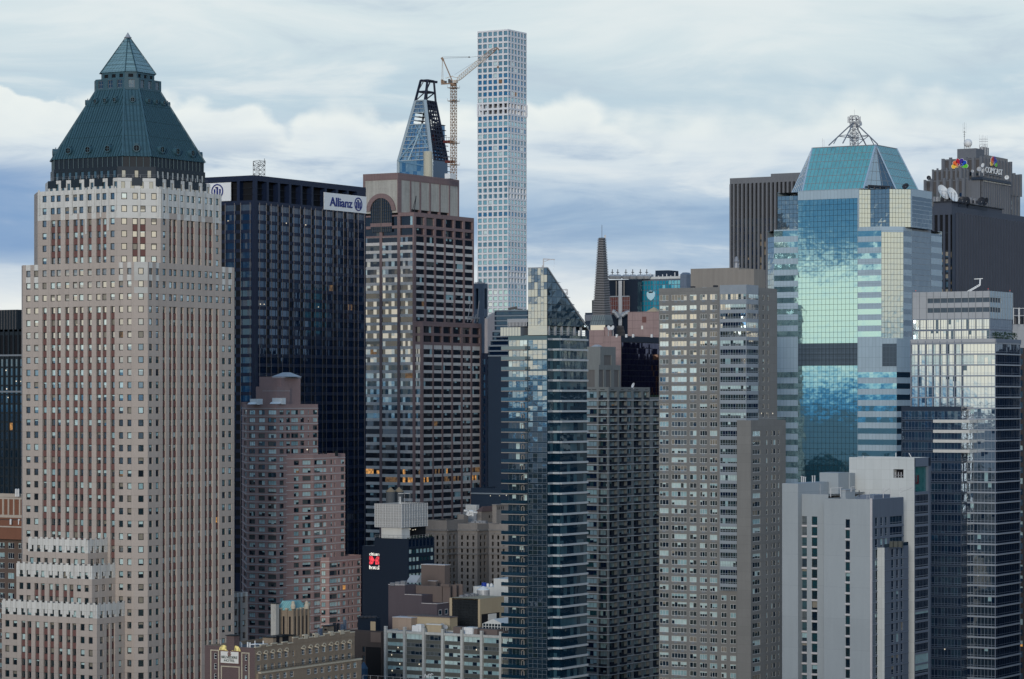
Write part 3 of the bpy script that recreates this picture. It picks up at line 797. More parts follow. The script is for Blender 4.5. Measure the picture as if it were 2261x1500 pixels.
def navy_tower():
    d0 = 1198; b = Box(452, 562, 808, d0); zt = b.z(387)
    root = thing('office_tower', 'dark navy glass office tower with pale vertical fins and white rooftop signs', 'skyscraper', (b.xw, b.ys, 0))
    fins_S = [440 + v / 2.884 for v in (380, 424, 454, 497, 526, 569, 598, 641, 667, 709, 736, 780, 806, 848, 874, 915, 942, 982, 1008, 1048)]
    fins_W = [440 + v / 2.884 for v in (50, 110, 168, 227, 266, 327)]
    wall = MB()
    bandz = (b.z(442), b.z(399))
    # open mechanical storey on top
    S_open = [(440 + a / 2.884, 440 + c / 2.884, 'o') for a, c in ((370, 430), (443, 502), (515, 573), (586, 645), (657, 715), (727, 800), (812, 870), (884, 942), (952, 1005))]
    W_open = [(455, 480, 'o'), (487, 523, 'o'), (529, 558.5, 'o')]
    zf = [0.0]; tags = []
    nfl = 40; z1 = b.z(451); p = 21.12 * d0 / F
    for k in range(nfl):
        top = z1 - k * p; zf0 = top - 13.4 * d0 / F
        if zf0 < 2: break
    zs, tg = rows(d0, [(399, 442, 'open')] + [(451 + 21.12 * k, 464.4 + 21.12 * k, k) for k in range(k)], zt, 0.0)
    win = Wins('window_band', seed=9, cap=100)
    for f, fins, op in ((b.W, fins_W, W_open), (b.S, fins_S, S_open)):
        # upper storey
        us, ut = cols(f, op)
        zi = [i for i, t in enumerate(tg) if t == 'open'][0]
        facade(wall, f, us, ut, zs[zi:], tg[zi:], lambda u, z, i, j: (2.6, 'black_gap') if u == 'o' and z == 'open' else (0.0, 'panel_navy'))
        # bays: glass between the fins, a narrow dark slot between bays
        bays = []
        for q in range(0, len(fins), 2): bays.append((fins[q] - 1.6, fins[q + 1] + 1.6, 'g'))
        us, ut = cols(f, bays)
        def fn(u, z, i, j, f=f):
            if isinstance(z, int):
                if u == 'g':
                    pale = (z == 0) or (z in (9, 10, 11, 13) and R.random() < .35)
                    return (.25, dict(g='glass_navy_blind' if z == 0 else ['glass_navy', 'glass_navy', 'glass_navy', 'glass_navy_blind'] if 0 < z < 16 else 'glass_navy', n=5, jit=.02, lit=.012 if 6 < z < 14 else 0, per=1, jamb='panel_navy_flat'))
                return (.10, 'black_gap') if u == '.' and 0 < i < len(ut) - 1 else (0.0, 'panel_navy')
            return (0.0, 'panel_navy')
        facade(wall, f, us, ut, zs[:zi + 1], tg[:zi], fn, win)
    b.shell(wall, 0, zt, 'panel_navy_flat', par=.5)
    wall.build('wall', root); win.done(root)
    for f, fins in ((b.W, fins_W), (b.S, fins_S)):
        for q in fins:
            mb = MB(); u = f.u(q); z_t = b.z(447)
            mb.beam(f.pt(u, 0, .35), f.pt(u, z_t, .35), .15, 'fin_pale')
            mb.build('fin', root)
    # rails inside the open storey
    rl = MB()
    for q in (414, 428): rl.beam(b.S.pt(0, b.z(q), -1.8), b.S.pt(b.S.L, b.z(q), -1.8), .1, 'steel_dark'); rl.beam(b.W.pt(0, b.z(q), -1.8), b.W.pt(b.W.L, b.z(q), -1.8), .1, 'steel_dark')
    rl.build('railing', root)
    # signs
    f = b.S; u0, u1 = f.u(714), f.u(807.2); z0, z1 = b.z(448.0), b.z(408.5)
    mb = MB(); plate(mb, f, [(u0, z0), (u1, z0), (u1, z1), (u0, z1)], .15, .3, 'sign_white'); sg = mb.build('sign', root)
    w, hgt = u1 - u0, z1 - z0
    lettering('Allianz', f, u0 + w * .125, u0 + w * .655, z0 + hgt * .235, z0 + hgt * .76, .45, 'sign_navy', 'sign_lettering', sg)
    def emblem(cu, cz, r, par):
        mb = MB(); ring(mb, f, cu, cz, r, r, r * .17, .45, .2, 'sign_navy')
        for s, (lo, hi) in ((-.45, (-.62, .32)), (0, (-.62, .60)), (.45, (-.62, .32))):
            plate(mb, f, [(cu + (s - .13) * r, cz + lo * r), (cu + (s + .13) * r, cz + lo * r), (cu + (s + .13) * r, cz + hi * r), (cu + (s - .13) * r, cz + hi * r)], .45, .2, 'sign_navy')
        plate(mb, f, [(cu - .32 * r, cz + .42 * r), (cu, cz + .42 * r), (cu, cz + .60 * r), (cu - .32 * r, cz + .60 * r)], .45, .2, 'sign_navy')
        mb.build('sign_emblem', par)
    emblem(u0 + w * .80, z0 + hgt * .5, hgt * .40, sg)
    f = b.W; u1 = f.u(511); u0 = f.u(452); z0, z1 = b.z(441.6), b.z(400.5)
    mb = MB(); plate(mb, f, [(u0 + .05, z0), (u1, z0), (u1, z1), (u0 + .05, z1)], .15, .3, 'sign_white'); sg = mb.build('sign', root)
    emblem(f.u(481.5), (z0 + z1) / 2 + .3, (z1 - z0) * .40, sg)
    # lattice aerial on the corner
    mb = MB(); cxy = [P2(q, d0 + 12 + e) for q, e in ((559, 0), (572, 5), (585, 0), (572, -5))]
    zb, zz = zt - .5, b.z(351)
    for k in range(4):
        a, c = cxy[k], cxy[(k + 1) % 4]
        mb.beam((*a, zb), (*a, zz + R.uniform(-1, 1)), .13, 'steel_dark')
        for q in range(4):
            h0, h1 = zb + (zz - zb) * q / 4, zb + (zz - zb) * (q + 1) / 4
            mb.beam((*a, h0), (*c, h1), .08, 'steel_dark'); mb.beam((*a, h1), (*c, h1), .08, 'steel_dark')
    for q in range(9):
        a = P2(R.uniform(557, 587), d0 + 12); h = R.uniform(zb + 3, zz)
        mb.beam((*a, h), (*a, h + R.uniform(1, 2.2)), .14, 'steel_dark')
    mb.build('aerial', root)
    spots(root, b.W, [(504, 488)], size=.7); spots(root, b.S, [(632, 493), (675, 497), (575, 672), (583, 672), (703, 678)], size=.6)
navy_tower()

# ================================================================== far left: black-blue tower, orange brick apartment house
stone('panel_black', (.010, .018, .026), 0.6, 0.1, None, .6, .05, .3)
stone('brick_orange', (.17, .082, .055), 0.85, 0.10, None, .8, 0.1)
stone('brick_brown', (.105, .082, .072), 0.85, 0.10, None, .8, 0.1)
stone('stone_trim', (.36, .33, .29), 0.85, 0.1)

def black_tower():
    d0 = 1180; b = Box(-120, 66, 190, d0); zt = b.z(727)
    root = thing('office_tower', 'black office tower with closely set piers behind the tan brick tower', 'skyscraper', (b.xw, b.ys, 0))
    wall = MB(); win = Wins('window', seed=4)
    f = b.W
    sp = []
    k = 0
    q = 55.5
    while q > -118:
        sp.append((q - 3.9, q + 3.9, 'w')); q -= 10.6
    us, ut = cols(f, sorted(sp))
    rw = [(740, 783, 'tall')] + [(793 + 20.2 * k, 809 + 20.2 * k, 'w') for k in range(44)]
    zs, zt_ = rows(d0, rw, zt, 0)
    st = dict(g='glass_dark', lit=.02, jit=.02, jamb='panel_black')
    facade(wall, f, us, ut, zs, zt_, lambda u, z, i, j: ((.7, 'black_gap') if z == 'tall' else (.6, st) if z == 'w' else (.45, 'panel_black')) if u == 'w' else (0.0, 'panel_black'), win)
    wall.poly([b.S.pt(0, 0), b.S.pt(b.S.L, 0), b.S.pt(b.S.L, zt), b.S.pt(0, zt)], 'panel_black')
    b.shell(wall, 0, zt, 'panel_black')
    for yy in (784.5, 865): 
        z = b.z(yy); wall.poly([f.pt(0, z - .35, .3), f.pt(f.L, z - .35, .3), f.pt(f.L, z + .35, .3), f.pt(0, z + .35, .3)], 'frame_grey')
    wall.build('wall', root); win.done(root)
    p = Box(-110, 38, 120, d0 + 18); mb = MB(); z1 = p.z(684); mb.box(p.xw, p.xe, p.ys, p.yn, zt - 1, z1, 'panel_black')
    for q in range(24):
        u = p.W.L * (q + .5) / 24; mb.beam(p.W.pt(u, zt, .1), p.W.pt(u, z1, .1), .18, 'steel_dark')
    mb.build('penthouse', root)
    p = Box(36, 52, 70, d0 + 60); mb = MB(); mb.box(p.xw, p.xe, p.ys, p.yn, zt - 1, p.z(718), 'brick_brown'); mb.build('chimney', root)
    spots(root, f, [(13.5, 818), (36, 842), (46, 842.5), (15, 859), (18, 878)], size=.5)
black_tower()

def orange_house():
    d0 = 985; b = Box(-70, 70, 120, d0); zt = b.z(1165)
    root = thing('apartment_house', 'dark brick apartment house with an orange brick penthouse and stone trim', 'building', (b.xw, b.ys, 0))
    wall = MB(); win = Wins('window', seed=14)
    sp = []
    for q in (-52, -34, -16, 3, 24, 47): sp += [(q - 7, q + 7, 'w')]
    us, ut = cols(b.W, sp)
    zs, zt_ = rows(d0, [(1178 + 22.3 * k, 1191 + 22.3 * k, 'w') for k in range(20)], zt, 0)
    st = dict(g='glass_dark', n=3, blind=.4, per=1, fr=.10, fm='frame_white', bm=['blind_cool'])
    facade(wall, b.W, us, ut, zs, zt_, lambda u, z, i, j: (.3, st) if u == 'w' and z == 'w' else (0.0, 'brick_brown'), win)
    wall.poly([b.S.pt(0, 0), b.S.pt(b.S.L, 0), b.S.pt(b.S.L, zt), b.S.pt(0, zt)], 'brick_brown')
    b.shell(wall, 0, zt, 'brick_brown'); wall.build('wall', root); win.done(root)
    p = Box(-60, 52, 90, d0 + 8); zp = p.z(1096); mb = MB(); mb.box(p.xw, p.xe, p.ys, p.yn, zt - 1, zp, 'brick_orange')
    f = p.W
    for a, c, e, g in ((6, 9.5, 1092, 1142), (18, 21, 1092, 1140), (30, 32.5, 1092, 1138), (43, 46, 1092, 1140)):
        plate(mb, f, [(f.u(a), p.z(g)), (f.u(c), p.z(g)), (f.u(c), p.z(e)), (f.u(a), p.z(e))], .0, .3, 'stone_trim')
    for y_, h_ in ((1095, 2.2), (1101, 1.2), (1141, 1.6)):
        z = p.z(y_); plate(mb, f, [(0, z - h_ * .3), (f.L, z - h_ * .3), (f.L, z + h_ * .3), (0, z + h_ * .3)], .0, .35, 'stone_trim')
    mb.build('penthouse', root)
    p2 = Box(-60, 58, 90, d0 - 4); mb = MB(); mb.box(p2.xw, p2.xe, p2.ys, p2.yn, zt - 4, p2.z(1150), 'brick_orange'); mb.box(p2.xw - .2, p2.xe, p2.ys - .2, p2.yn, p2.z(1166), p2.z(1163), 'stone_trim'); mb.build('penthouse', root)
    for px, y0, y1 in ((35.5, 1095, 1080), (40.5, 1095, 1080), (23.5, 1155, 1145), (42, 1155, 1145)):
        mb = MB(); x, y = P2(px, d0 + (6 if y0 < 1100 else -2)); mb.lathe(x, y, [(.35, ZZ(y0 + 3, d0)), (.35, ZZ(y1 + 2, d0)), (.0, ZZ(y1, d0))], 'white_metal', 8); mb.build('vent_pipe', root)
orange_house()

# ================================================================== red-brown brick apartment tower, stepping down to the right
stone('brick_red', (.31, .218, .210), 0.85, 0.10, (1.0, .34, .5, .05), 0.82, 0.05)
stone('brick_red_plain', (.27, .19, .185), 0.85, 0.10)
plain('band_pale', (.42, .40, .40), 0.7)

def brick_tower():
    d0 = 1035
    root = thing('apartment_tower', 'red brick apartment tower with pale floor lines, stepping down in three setbacks', 'skyscraper', (*P2(610, d0), 0))
    win = Wins('window', seed=21)
    st = dict(g=['glass_teal', 'glass_dark', 'glass_dark', 'curtain_grey'], n=3, blind=.92, full=.75, per=1, fr=.06, fm='frame_dark', bm=['blind_cool', 'blind_pale', 'blind_pale', 'blind_pale', 'curtain_grey'], lit=.006, jit=.02, jamb='brick_red_plain')
    s2 = dict(st, n=2); s1 = dict(st, n=1)
    def blk(P_list, ytop, wins_by_face, zl, dd, roofpoly):
        wall = MB(); ztop = ZZ(ytop, dd)
        y_first = ytop + 18; n = int((1560 - y_first) / 17.3) + 16
        zs, zt = rows(dd, [(y_first + 17.3 * k - 5, y_first + 17.3 * k + 5, 'w') for k in range(n)], ztop, 0)
        bands = MB()
        for f, sp in wins_by_face:
            us, ut = cols(f, [(a, c, {3: 'w3', 2: 'w2', 1: 'w1'}[t]) for a, c, t in sp])
            facade(wall, f, us, ut, zs, zt, lambda u, z, i, j: (.28, {'3': st, '2': s2, '1': s1}[u[1]]) if u[0] == 'w' and z == 'w' else (0.0, 'brick_red'), win)
            for k in range(n):
                z = ZZ(y_first + 17.3 * k - 8.8, dd)
                if z < 0: break
                plate(bands, f, [(0, z - .13), (f.L, z - .13), (f.L, z + .13), (0, z + .13)], 0, .12, 'band_pale')
        p = roofpoly
        for k in range(len(p)): 
            q, r_ = p[k], p[(k + 1) % len(p)]
            if all(not (abs(q[0] - f.P[0]) < .01 and abs(q[1] - f.P[1]) < .01 and abs(r_[0] - f.Q[0]) < .01 and abs(r_[1] - f.Q[1]) < .01) for f, _ in wins_by_face):
                wall.poly([(*q, 0), (*r_, 0), (*r_, ztop), (*q, ztop)], 'brick_red_plain')
        wall.poly([(*q, ztop - .8) for q in p], 'roof_felt')
        wall.build('wall', root); bands.build('floor_band', root)
        return ztop
    c = lambda v: 500 + v / 3.0
    # block A: a canted west corner, then the long west and south faces
    A = Box(545, 610, 702, d0)
    a0 = P2(534, d0 + 38); fa = Face(a0, A.W.P)
    faces = [(fa, [(c(117), c(134), 1)]), (A.W, [(c(150), c(189), 3), (c(212), c(254), 2), (c(275), c(329), 3)]),
             (A.S, [(c(353), c(381), 2), (c(397), c(424), 2), (c(430), c(478), 3), (c(491), c(517), 2), (c(540), c(549), 1), (c(574), c(605), 2)])]
    poly = [a0, A.W.P, A.W.Q, A.S.Q, (A.xe, A.yn + 12), (a0[0] + 6, A.yn + 12)]
    zA = blk(None, 893, faces, 0, d0, poly)
    # block B: a bay pushed forward on the south side
    yB = A.ys - 3.2; xB = yB / tan(ray(648)); Bx = Box(None, 690, 762, corner=(yB / tan(ray(692)), yB - 0)); 
    f1 = Face((xB, A.ys), (Bx.xw, yB)); f2 = Face((Bx.xw, yB), (Bx.xe, yB))
    poly = [(xB, A.ys), (Bx.xw, yB), (Bx.xe, yB), (Bx.xe, A.yn), (xB, A.yn)]
    zB = blk(None, 1003.5, [(f1, [(c(447), c(481), 2), (c(504), c(560), 3)]), (f2, [(c(582), c(640), 3), (c(641), c(664), 1), (c(690), c(703), 1), (c(716), c(724), 1), (c(758), c(783), 2)])], 0, Bx.d, poly)
    yC = yB - 2.6; xC = yB / tan(ray(708)); Cx = (yC / tan(ray(727)), yC); xeC = yC / tan(ray(797))
    f1 = Face((xC, yB), Cx); f2 = Face(Cx, (xeC, yC)); poly = [(xC, yB), Cx, (xeC, yC), (xeC, A.yn), (xC, A.yn)]
    blk(None, 1231, [(f1, [(c(630), c(656), 2)]), (f2, [(c(683), c(735), 3), (c(736), c(755), 1), (c(770), c(792), 1), (c(808), c(818), 1), (c(832), c(842), 1), (c(866), c(888), 2)])], 0, dep(*Cx), poly)
    # penthouse and roof plant
    p = Box(602, 621, 663.5, d0 + 14); z1 = p.z(832); mb = MB(); mb.box(p.xw, p.xe, p.ys, p.yn + 6, zA - 1, z1, 'brick_red'); 
    cxp, cyp = (p.xw + p.xe) / 2, (p.ys + p.yn) / 2
    mb.prism([(cxp - 4, cyp - 4), (cxp + 4, cyp - 4), (cxp + 4, cyp + 4), (cxp - 4, cyp + 4)], z1, z1 + 1.6, 'zinc', [(cxp - 1, cyp - 1), (cxp + 1, cyp - 1), (cxp + 1, cyp + 1), (cxp - 1, cyp + 1)])
    mb.box(p.xw - .15, p.xe + .15, p.ys - .15, p.yn, z1 - .5, z1 - .2, 'band_pale')
    mb.build('penthouse', root)
    p = Box(580, 612, 640, d0 + 8); mb = MB(); mb.box(p.xw, p.xe, p.ys, p.yn + 3, zA - 1, p.z(854), 'brick_red'); mb.box(p.xw - .1, p.xe, p.ys - .1, p.yn, p.z(864), p.z(863), 'band_pale'); mb.build('penthouse', root)
    p = Box(533, 544, 550, d0 + 28); mb = MB(); mb.box(p.xw, p.xe, p.ys, p.yn, zA - 1, p.z(888), 'brick_red'); mb.build('penthouse', root)
    for a, q, e, y0, y1 in ((552, 568, 580, 894, 881), (601, 623, 631, 893, 879)):
        p = Box(a, q, e, d0 + 2); mb = MB(); mb.box(p.xw, p.xe, p.ys, p.yn, p.z(y0), p.z(y1), 'white_metal'); mb.prism([(p.xw - 1.6, p.ys), (p.xw, p.ys), (p.xw, p.yn), (p.xw - 1.6, p.yn)], p.z(y0 - 1), p.z(y0 - 5), 'white_metal', [(p.xw - .6, p.ys), (p.xw, p.ys), (p.xw, p.yn), (p.xw - .6, p.yn)])
        mb.build('cooling_unit', root)
    for a in range(7):
        px = R.uniform(655, 758); mb = MB(); q = Box(px - 3, px, px + 4, Bx.d + 8); mb.box(q.xw, q.xe, q.ys, q.yn, zB - .8, zB + R.uniform(.2, 1.0), 'frame_dark'); mb.build('roof_planter', root)
    win.done(root)
    spots(root, A.S, [(678, 993)], size=.5)
brick_tower()

# ================================================================== pink granite tower with an arch under its crown
stone('granite_pink', (.185, .135, .138), 0.7, 0.08, (1.6, 1.9, 0, .07), 0.75, 0.06, 0.3)
stone('spandrel_grey', (.50, .50, .49), 0.75, 0.06, (1.5, 9, 0, .04), 0.85, 0.12)
stone('crown_concrete', (.34, .345, .325), 0.8, 0.16, (1.2, 1.6, 0, .04), 0.85, 0.25)
glass('glass_smoke', (.006, .010, .018), 1.9, tint=(.95, .97, 1))
glass('glass_mirror', (.02, .03, .04), 6.5, tint=(1, .98, .93), wave=.006)

def arch_tower():
    d0 = 1440; B = Box(760, 933.5, 1063, d0); xw = B.xw
    root = thing('office_tower', 'pink granite office tower with pale spandrel stripes and a big arched window', 'skyscraper', (xw, B.ys, 0))
    wall = MB(); win = Wins('window', seed=31)
    st = dict(g=['glass_smoke', 'glass_smoke', 'glass_office'], n=5, jit=.02, blind=.05, per=1, bm=['blind_cool', 'curtain_grey'], lit=.02, jamb='granite_pink')
    sS = dict(st, g='glass_smoke', n=4, lit=.008)
    warm = dict(st, g='glass_smoke', lit=.95); 
    Y = B.W.P[1]
    # three shafts share the west plane: top block, middle shaft, base shaft
    yM = Y - B.W.u(914.0); yT = Y - B.W.u(878.5)
    Mx = Box(760, None, None, corner=(xw, yM)); Mx.xe = yM / tan(ray(1046.7)); Mx.S = Face((xw, yM), (Mx.xe, yM))
    Tx = Box(None, None, None, corner=(xw, yT)); Tx.yn = Y - B.W.u(801.5); Tx.xe = yT / tan(ray(1014)); Tx.W = Face((xw, Tx.yn), (xw, yT)); Tx.S = Face((xw, yT), (Tx.xe, yT))
    zB, zM, zT = ZZ(709.5, B.d), ZZ(468.5, Mx.d), ZZ(381.5, Tx.d)
    P0, pit = 537.3, 17.72
    nrow = 60
    def fl(d_ref):
        return [(P0 + pit * k + 3.3, P0 + pit * (k + 1) - 3.3, ('g', k)) for k in range(nrow)]
    dW = dep(xw, Y - B.W.u(905))
    def key(spS):
        def fn(u, z, i, j):
            if u == '.': return (0.0, 'granite_pink')
            if z == '-': return (.15, 'spandrel_grey')
            if z == 'p': return (0.0, 'granite_pink')
            if isinstance(z, tuple):
                k = z[1]
                s = sS if spS else st
                if k in (28, 29) : s = warm if R.random() < .7 else s
                return (.35, s)
            if z == 'q': return (.9, sS)
            return (.35, s if False else st)
        return fn
    # west face of the base and middle shafts (one plane)
    Wf = Face((xw, Y), (xw, B.ys))
    colsW = [(771, 799, 'b'), (803, 837.7, 'b'), (843.4, 877, 'b'), (883, 910.8, 'b')]
    midrows = [(477, 497, 'q'), (503.5, 521, 'q')] + [(522, 534, ('g', -1))]
    zs, zt = rows(dW, fl(dW), ZZ(541, dW), 0.0)
    MF = Face((xw, Y), (xw, yM))
    us, ut = cols(MF, colsW)
    zsm, ztm = rows(dW, [(468.5, 477, 'p'), (477, 497, 'q'), (497, 503.5, 'p'), (503.5, 519, 'q'), (519, 523, 'p'), (523.5, 534, ('g', -1))] + fl(dW), zM, 0.0)
    # the arch fills the left part: leave a hole in the panel rows there and build it separately
    def fnW(u, z, i, j):
        base = key(False)(u, z, i, j)
        if us[i + 1] <= MF.u(880) + .1 and z in ('q', 'p') : return (0.0, 'granite_pink') if z == 'p' else ((.9, sS) if u == 'b' and i > 2 else (0.0, 'granite_pink'))
        return base
    facade(wall, MF, us, ut, zsm, ztm, fnW, win)
    # corner pier strip between the two shafts on the west plane, lower part only
    LF = Face((xw, yM), (xw, B.ys)); zsl, ztl = rows(dW, [(709.5, 722, 'p'), (722, 736, 'q'), (736, 742, 'p'), (742, 755, 'q'), (755, 761, 'p')] + [r for r in fl(dW) if r[0] > 762], zB, 0.0)
    us, ut = cols(LF, [(917, 927.6, 'b')]); facade(wall, LF, us, ut, zsl, ztl, key(False), win)
    # south faces
    us, ut = cols(Mx.S, [(919, 937, 'b'), (941.6, 959, 'b'), (963, 980.8, 'b'), (984.5, 1002, 'b'), (1005.6, 1023, 'b'), (1026.7, 1044, 'b')])
    zs2, zt2 = rows(Mx.d, [(468.5, 478, 'p'), (478, 496, 'q'), (496, 503, 'p'), (503, 517, 'q'), (517, 520.5, 'p'), (521, 534, ('g', -1))] + [r for r in fl(0) if r[1] < 712], zM, zB - 1)
    facade(wall, Mx.S, us, ut, zs2, zt2, key(True), win)
    us, ut = cols(B.S, [(935.5, 955.3, 'b'), (958.2, 976, 'b'), (979, 997, 'b'), (1000.6, 1018.3, 'b'), (1022, 1039.5, 'b'), (1043, 1060, 'b')])
    zs3, zt3 = rows(B.d, [(709.5, 720, 'p'), (720, 735, 'q'), (735, 741, 'p'), (741, 755, 'q'), (755, 761.5, 'p')] + [r for r in fl(0) if r[0] > 760], zB, 0.0)
    facade(wall, B.S, us, ut, zs3, zt3, key(True), win)
    # solid crown block with concrete panels
    us, ut = cols(Tx.S, [(886.5, 905.5, 'c'), (908.5, 927, 'c'), (930, 948.5, 'c'), (951.5, 970.5, 'c'), (973, 991.5, 'c'), (994, 1011.5, 'c')])
    zs4, zt4 = rows(Tx.d, [(381.5, 396.5, 'p'), (396.5, 459, 'c'), (459, 468, 'o')], zT, zM - .5)
    facade(wall, Tx.S, us, ut, zs4, zt4, lambda u, z, i, j: (0.0, 'granite_pink') if u == '.' or z in 'p-' else (.2, 'crown_concrete') if z == 'c' or i in (1, 11) else (1.2, 'black_gap'))
    us, ut = cols(Tx.W, [(805.5, 877, 'c')])
    zs5, zt5 = rows(Tx.d, [(381.5, 396.5, 'p'), (396.5, 470, 'c')], zT, zM - 1)
    facade(wall, Tx.W, us, ut, zs5, zt5, lambda u, z, i, j: (.2, 'crown_concrete') if u == 'c' and z == 'c' else (0.0, 'granite_pink'))
    for bx, z0, z1 in ((B, 0, zB), (Mx, zB - 2, zM), (Tx, zM - 2, zT)):
        if bx is not Tx: bx.yn = Y
        bx.shell(wall, z0, z1, 'granite_pink')
    wall.build('wall', root); win.done(root)
    # arch: granite ring, recessed glass with mullions
    f = Tx.W; cu, cz = f.u(842), f.z(466, 842); ro = (f.u(874) - f.u(810)) / 2; ri = ro * .735
    mb = MB(); n = 24
    for k in range(n):
        a, c = pi * k / n, pi * (k + 1) / n
        plate(mb, f, [(cu + ro * cos(a), cz + ro * sin(a)), (cu + ro * cos(c), cz + ro * sin(c)), (cu + ri * cos(c), cz + ri * sin(c)), (cu + ri * cos(a), cz + ri * sin(a))], 0.02, .7, 'granite_pink')
    ar = mb.build('arch', root)
    zb = f.z(513, 842)
    gl = MB(); pts = [(cu + ri * cos(pi * k / n), cz + ri * sin(pi * k / n)) for k in range(n + 1)] + [(cu - ri, zb), (cu + ri, zb)]
    gl.poly([f.pt(u, z, .06) for u, z in pts], 'glass_smoke')
    for q in range(1, 10):
        u = cu - ri + 2 * ri * q / 10; top = cz + sqrt(max(0, ri * ri - (u - cu) ** 2)); gl.beam(f.pt(u, zb, .1), f.pt(u, top, .1), .16 if q != 5 else .4, 'frame_dark')
    for q in range(1, 10):
        z = zb + (cz + ri - zb) * q / 10; hw = ri if z < cz else sqrt(max(0, ri * ri - (z - cz) ** 2)); gl.beam(f.pt(cu - hw, z, .1), f.pt(cu + hw, z, .1), .16, 'frame_dark')
    z = f.z(497, 842); plate(gl, f, [(cu - ri, z - .9), (cu + ri, z - .9), (cu + ri, z + .9), (cu - ri, z + .9)], .1, .25, 'granite_pink')
    gl.build('arch_window', root)
    # rigs on the setbacks
    mb = MB(); x, y = Tx.S.xy(Tx.S.u(903)); mb.beam((x, y - 3, zM), (x + 2, y - 3, zM + 9), .2, 'steel_dark'); mb.beam((x + 2, y - 3, zM + 9), (x - 2, y - 3, zM), .15, 'steel_dark'); mb.build('davit', root)
    mb = MB(); c0 = P2(1044, B.d + 20)
    for dx in (0, 3, 6, 9): mb.beam((c0[0] + dx - 5, c0[1], zB), (c0[0] + dx - 2 - dx * .1, c0[1], zB + 4 + (7 if dx in (0, 9) else 0)), .22, 'steel')
    mb.beam((c0[0] - 5, c0[1], zB + 2.2), (c0[0] + 6, c0[1], zB + 2.2), .5, 'steel'); mb.build('window_washing_rig', root)
    p = Box(982, 994, 1006, Tx.d + 25); mb = MB(); mb.box(p.xw, p.xe, p.ys, p.yn, zT - 1, zT + 1.6, 'white_metal'); mb.build('rooftop_unit', root)
arch_tower()

# ================================================================== slender white grid tower
stone('white_grid', (.62, .65, .69), 0.6, 0.04, None, .8, 0.04, 0.3)
glass('glass_aqua', (.20, .42, .47), 4.2, tint=(.72, .95, 1))
glass('glass_aqua_deep', (.07, .18, .24), 2.8, tint=(.6, .85, 1))
glass('glass_blue', (.02, .13, .26), 3.0, tint=(.5, .8, 1))
def grid_tower():
    d0 = 2285; b = Box(1054, 1122, 1163, d0); zt = b.z(64.5)
    root = thing('residential_tower', 'very tall slender white tower with a square grid of aqua windows', 'skyscraper', (b.xw, b.ys, 0))
    wall = MB(); win = Wins('window', seed=41)
    n = 78
    zs, zt_ = rows(d0, [(72.6 + 13.32 * k - 4.6, 72.6 + 13.32 * k + 4.6, k) for k in range(n)], zt, 0)
    rowtone = {}
    for k in range(n):
        c = k % 14
        rowtone[k] = 'open' if c >= 12 else R.choice(['glass_aqua'] * 5 + ['glass_aqua_deep', 'glass_blue']) if k > 6 else 'glass_aqua_deep'
    for f in (b.W, b.S):
        us, ut = cols_u(f.L, [(f.L * (q + .5) / 6 - f.L / 6 * .36, f.L * (q + .5) / 6 + f.L / 6 * .36, 'w') for q in range(6)])
        def fn(u, z, i, j, f=f):
            if u == '.' or z == '-': return (0.0, 'white_grid')
            t = rowtone[z]
            if t == 'open': return (1.6, None) if z < 20 else (1.2, 'glass_aqua_deep')
            if R.random() < .12: t = R.choice(['glass_aqua_deep', 'glass_aqua', 'blind_pale'])
            return (.45, dict(g=t, fr=.20, fm='frame_dark', lit=.004, jit=.03, jamb='white_grid'))
        facade(wall, f, us, ut, zs, zt_, fn, win)
    # plain walls behind, left open at the wind floors
    zo0, zo1 = b.z(72.6 + 13.32 * 14 - 6.6), b.z(72.6 + 13.32 * 12 - 6.6)
    for z0, z1 in ((0, zo0), (zo1, zt)):
        wall.poly([(b.xe, b.ys, z0), (b.xe, b.yn, z0), (b.xe, b.yn, z1), (b.xe, b.ys, z1)], 'white_grid')
        wall.poly([(b.xe, b.yn, z0), (b.xw, b.yn, z0), (b.xw, b.yn, z1), (b.xe, b.yn, z1)], 'white_grid')
        wall.poly([(b.xw, b.ys, z1), (b.xe, b.ys, z1), (b.xe, b.yn, z1), (b.xw, b.yn, z1)], 'white_grid')
    for q in range(7):                                         # far sides of the open floors: columns only
        u = q / 6
        for e in range(2):
            x, y = (b.xe - .7, b.ys + (b.yn - b.ys) * u) if e else (b.xw + (b.xe - b.xw) * u, b.yn - .7)
            wall.box(x - .7, x + .7, y - .7, y + .7, zo0, zo1, 'white_grid')
    zm = (zo0 + zo1) / 2; wall.box(b.xw + 1.7, b.xe, b.ys + 1.7, b.yn, zm - .5, zm + .5, 'white_grid')
    wall.build('wall', root); win.done(root)
    mb = MB(); mb.box(b.xw + 8, b.xe - 7, b.ys + 8, b.yn - 6, zo0, zo1, 'zinc'); mb.build('core', root)
grid_tower()

